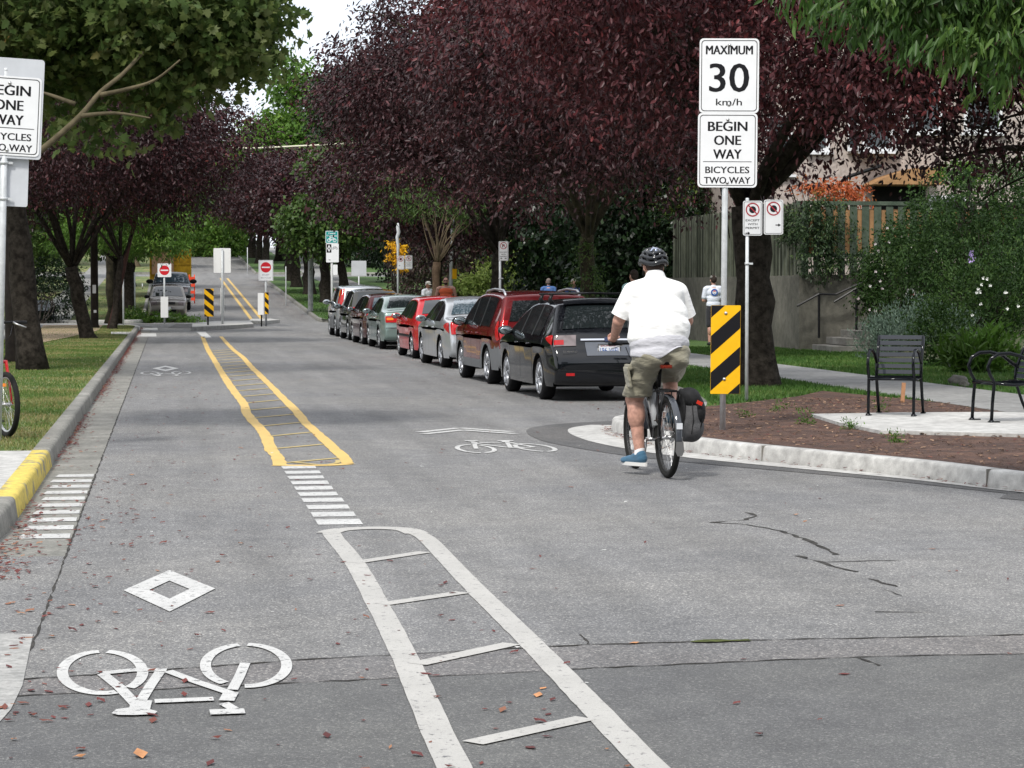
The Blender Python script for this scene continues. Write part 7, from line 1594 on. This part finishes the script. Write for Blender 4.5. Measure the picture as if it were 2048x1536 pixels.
TO = {-1: Matrix.Rotation(R(24), 3, 'Z'), 1: Matrix.Rotation(R(-8), 3, 'Z')}
for a_, sg in ((aL, -1), (aR, 1)):
    me = blob([('c', a_ + Vector((0, -.035, -.055)), a_ + Vector((sg * .008, .13, -.075)), .042, .036), ('c', a_ + Vector((0, -.02, -.03)), a_ + Vector((sg * .005, .06, -.055)), .044, .036), ('e', a_ + Vector((sg * .01, .15, -.078)), (.044, .065, .03))], .007, 3); o = link_mesh('shoe', me, SHB, t)
    for v_ in me.vertices: v_.co = a_ + TO[sg] @ (v_.co - a_) * 1.08
    mb = MB(); pr = [(a_.x + sg * .005 + .046 * math.cos(k / 20 * 2 * math.pi) * (1 if math.sin(k / 20 * 2 * math.pi) > 0 else .9), a_.y + .055 + .155 * math.sin(k / 20 * 2 * math.pi)) for k in range(20)]; mb.prism([tuple((a_ + TO[sg] @ (Vector((q[0], q[1], a_.z)) - a_) * 1.08)[:2]) for q in pr], a_.z - .124, a_.z - .094); mb.build('sole', M('white rubber sole', (.6, .6, .58), .7), o)
    mb = MB(); 
    for k in range(3): y = a_.y + .05 + k * .025; mb.tube([(a_.x - .03, y, a_.z - .035 - k * .006), (a_.x, y + .01, a_.z - .024 - k * .008), (a_.x + .03, y, a_.z - .035 - k * .006)], .004, 5)
    mb.build('laces', M('white lace', (.75, .75, .75), .8), o)
HAIR_D = M('short dark hair', (.03, .022, .018), .9, bump=.5, bscale=200)
me = blob([('e', hf(0, -.03, .02), (.082, .09, .088)), ('e', hf(0, -.055, -.02), (.07, .06, .06))], .009, 2); link_mesh('hair', me, M('short grey brown hair', (.05, .035, .03), .9, bump=.5, bscale=200), t)
# helmet: dark shell with ribs over open vents
hm = bpy.data.objects.new('helmet', None)
mb = MB(); hc2 = hc + Vector((0, -.005, .055)); inner = (.100, .128, .092)
mb.ball(hc2, inner, 24); mb.v = [(x, y, max(z, hc2.z - .035 + (.012 if y > hc2.y else -.01))) for x, y, z in mb.v]; helm = mb.build('helmet', M('helmet liner', (.008, .008, .009), .8), t)
SHELL = M('helmet shell', (.03, .032, .036), .3, coat=.6); SHELLB = M('helmet blue silver graphic', (.25, .29, .38), .2, .3, coat=1)
def hpt(az, el, k=1.0): return hc2 + Vector((inner[0] * 1.10 * k * math.cos(el) * math.sin(az), -inner[1] * 1.08 * k * math.cos(el) * math.cos(az), inner[2] * 1.12 * k * math.sin(el)))
mb = MB()
for q, (az0, az1, e0, e1) in enumerate(((-62, 62, 8, 16), (-100, -20, -14, -4), (20, 100, -14, -4))): pass
for el, rr in ((-10, .024), (16, .017), (40, .016)):
    P = [hpt(R(a), R(el + 6 * math.sin(a * .06))) for a in range(-150, 151, 10)]; mb.tube(P, rr, 8, flat=.9)
for az in (-150, -115, -80, -45, -12, 22, 55, 90, 125, 160): mb.tube([hpt(R(az + 6), R(-14)), hpt(R(az), R(10)), hpt(R(az - 6), R(35)), hpt(R(az * .9), R(58)), hpt(R(az * .8), R(80))], [.018, .013, .013, .016, .016], 8, flat=.8)
mb.build('shell_ribs', SHELL, helm)
mb = MB()
for az in (-40, 0, 40): mb.tube([hpt(R(az), R(48), 1.02), hpt(R(az * .7), R(66), 1.04), hpt(R(az * .3), R(88), 1.05), hpt(R(180 - az * .3), R(66), 1.04)], [.012, .016, .016, .012], 8, flat=.6)
mb.build('shell_top', SHELLB, helm)
mb = MB(); 
for sg in (-1, 1): mb.tube([hf(sg * .085, .0, .0), hf(sg * .08, .03, -.06), hf(sg * .03, .05, -.12)], .006, 5)
mb.build('chin_strap', BLACKM, helm)

# --- people on foot
def walker(label, x, y, rz, h=1.75, top=None, bottom=None, skin=SKIN, hair=HAIR_D, z=.15, build=1.0, pose='stand', cap=None, tank=False, female=False, hair_long=False, pitch=0, group=None):
    """figure faces +Y in its own frame"""
    t = thing('person', label, 'person', (x, y, z), rz, group); k = h / 1.75; V = lambda a, b, c: Vector((a * k * build if abs(a) > .03 else a, b * k, c * k))
    hp, hf, hR = head_parts(V(0, .02, 1.615), 0, pitch, k)
    arm = {'stand': [(.20, 0, 1.40), (.25, -.02, 1.12), (.25, .06, .88)], 'fold': [(.20, 0, 1.40), (.25, .02, 1.12), (.08, .22, 1.10)]}[pose]; B = []
    for sg in (-1, 1):
        a = [V(sg * p[0], p[1], p[2]) for p in arm]; B += [('c', a[0], a[1], .052, .042), ('c', a[1], a[2], .04, .027)] + hand_parts(a[2], a[2] - a[1], Vector((0, 1, 0)) if pose == 'stand' else Vector((0, 0, 1)), .2)
        B += [('c', V(sg * .09, 0, .92), V(sg * .10, .02, .49), .082, .056), ('c', V(sg * .10, .02, .49), V(sg * .10, -.02, .09), .052, .034), ('e', V(sg * .10, -.025, .36), (.052, .055, .11)), ('c', V(sg * .10, -.03, .05), V(sg * .105, .14, .035), .036, .028)]
    B += [('e', V(0, 0, .97), (.165 * build, .11, .12)), ('e', V(0, .0, 1.14), (.145 * build, .1, .17)), ('e', V(0, 0, 1.33), (.17 * build, .11, .15)), ('c', V(-.16, 0, 1.42), V(.16, 0, 1.42), .055, .055), ('c', V(0, 0, 1.42), V(0, .01, 1.56), .055, .052)] + hp
    o = link_mesh('body', blob(B, .011, 2), skin, t); eyes(hf, o, k)
    if top:
        S = [('e', V(0, 0, 1.02), (.185 * build, .135, .13)), ('e', V(0, .0, 1.16), (.172 * build, .13, .17)), ('e', V(0, 0, 1.32), (.185 * build, .128, .14))]
        if tank: S += [('c', V(-.085, 0, 1.40), V(-.095, 0, 1.455), .045, .032), ('c', V(.085, 0, 1.40), V(.095, 0, 1.455), .045, .032)]
        else:
            S += [('c', V(-.16, 0, 1.42), V(.16, 0, 1.42), .068, .068), ('c', V(0, 0, 1.43), V(0, 0, 1.475), .07, .06)]
            for sg in (-1, 1): a = [V(sg * p[0], p[1], p[2]) for p in arm]; S.append(('c', a[0], a[0].lerp(a[1], .72), .068, .066))
        link_mesh('shirt', blob(S, .012, 4), top, t)
    if bottom:
        S = [('e', V(0, 0, .96), (.18 * build, .13, .12))]
        for sg in (-1, 1): S.append(('c', V(sg * .095, 0, .9), V(sg * .105, .01, .52), .098, .085))
        link_mesh('shorts', blob(S, .012, 3), bottom, t)
    for sg in (-1, 1): link_mesh('shoe', blob([('c', V(sg * .10, -.05, .045), V(sg * .105, .15, .035), .045, .038)], .010, 2), M('dark shoe', (.03, .03, .03), .7), t)
    if hair:
        S = [('e', hf(0, -.022, .045), (.083 * k, .092 * k, .09 * k)), ('e', hf(0, -.05, .0), (.074 * k, .062 * k, .075 * k))]
        if hair_long: S += [('e', hf(0, -.05, -.06), (.08 * k, .055 * k, .08 * k)), ('e', hf(-.07, -.01, -.03), (.022, .05, .07)), ('e', hf(.07, -.01, -.03), (.022, .05, .07))]
        link_mesh('hair', blob(S, .010, 2), hair, t)
    if cap:
        me = blob([('e', hf(0, -.01, .075), (.092 * k, .105 * k, .062 * k)), ('e', hf(0, .10, .055), (.06, .07, .012))], .010, 2); link_mesh('cap', me, cap, t)
    return t, hf
w1, f = walker('man in grey cap and white T-shirt with round emblem, walking away by the wall', 13.55, 57.6, R(-4), 1.76, cloth('white tee', (.62, .66, .74), .4), cloth('black shorts', (.02, .02, .025), .4), cap=M('grey cap', (.16, .155, .14), .9), pose='fold', pitch=R(-18))
sh = [o for o in w1.children if o.name.startswith('shirt')][0]
mb = MB(); y = -.137; ring2d(mb, .0, 1.33, .088, .05, y, 0); mb.build('emblem_ring', BLUEINK, sh)
mb = MB(); disc2d(mb, 0, 1.33, .05, y - .002); mb.build('emblem_centre', SIGN_W, sh); mb = MB(); mb.add([(-.04, y - .004, 1.35), (.04, y - .004, 1.35), (.02, y - .004, 1.375), (-.02, y - .004, 1.375)], [(0, 1, 2, 3)]); mb.build('emblem_top', SIGN_R, sh)
mb = MB(); mb.add([(-.035, y - .004, 1.33), (0, y - .004, 1.29), (.035, y - .004, 1.33), (0, y - .004, 1.305)], [(0, 1, 2, 3)]); mb.build('emblem_chevron', BLUEINK, sh)
v = dp(1097, 600, 77); walker('grey haired man in blue shirt with his back turned, behind the dark red car', v.x, 77, R(-8), 1.76, cloth('blue shirt', (.05, .12, .30), .4), cloth('grey shorts', (.1, .1, .1), .4), hair=M('grey thin hair', (.16, .13, .12), .9), skin=SKIN)
v = dp(1147, 600, 66); walker('silver haired woman in dark blue top looking down, facing the camera', v.x, 66, R(172), 1.70, cloth('dark blue top', (.03, .06, .2), .4), cloth('pale trousers', (.4, .38, .34), .4), hair=M('silver hair', (.42, .40, .36), .8), pitch=R(-16), build=.88)
v = dp(1268, 600, 47); walker('dark haired man in pale teal shirt half hidden by the cyclist', v.x, 47, R(20), 1.82, cloth('pale teal shirt', (.25, .42, .42), .4), cloth('dark trousers', (.04, .04, .05), .4))
v = dp(892, 600, 67); w5, f5 = walker('bearded man in orange tank top and sunglasses facing the camera', v.x, 67, R(170), 1.77, cloth('orange tank', (.62, .11, .04), .6, 12, .1), cloth('navy shorts', (.03, .04, .07), .4), tank=True, build=1.12)
mb = MB(); mb.box(f5(-.032, .10, .008), (.045, .012, .026)); mb.box(f5(.032, .10, .008), (.045, .012, .026)); mb.box(f5(0, .104, .014), (.03, .006, .006)); mb.build('sunglasses', INK, w5)
me = blob([('e', f5(0, .062, -.07), (.055, .045, .04))], .008, 1); link_mesh('beard', me, HAIR_D, w5)
v = dp(855, 600, 77.3); w6, f6 = walker('woman in white top and pale hat looking down behind the slim trunk', v.x, 77.3, R(-140), 1.66, cloth('white top', (.7, .72, .75), .4), cloth('dark skirt', (.05, .05, .06), .4), skin=SKIN_D, hair=M('silver hair', (.42, .40, .36), .8), cap=M('pale hat', (.6, .58, .52), .9), pose='fold', pitch=R(-22))
v = dp(397, 508, 262); walker('tiny distant figure on the left of the uphill street', v.x, 262, R(180), 1.75, cloth('dark jacket', (.04, .04, .06), .4), cloth('dark trousers', (.04, .04, .05), .4), z=gz(262), cap=M('pale hat', (.6, .58, .52), .9))
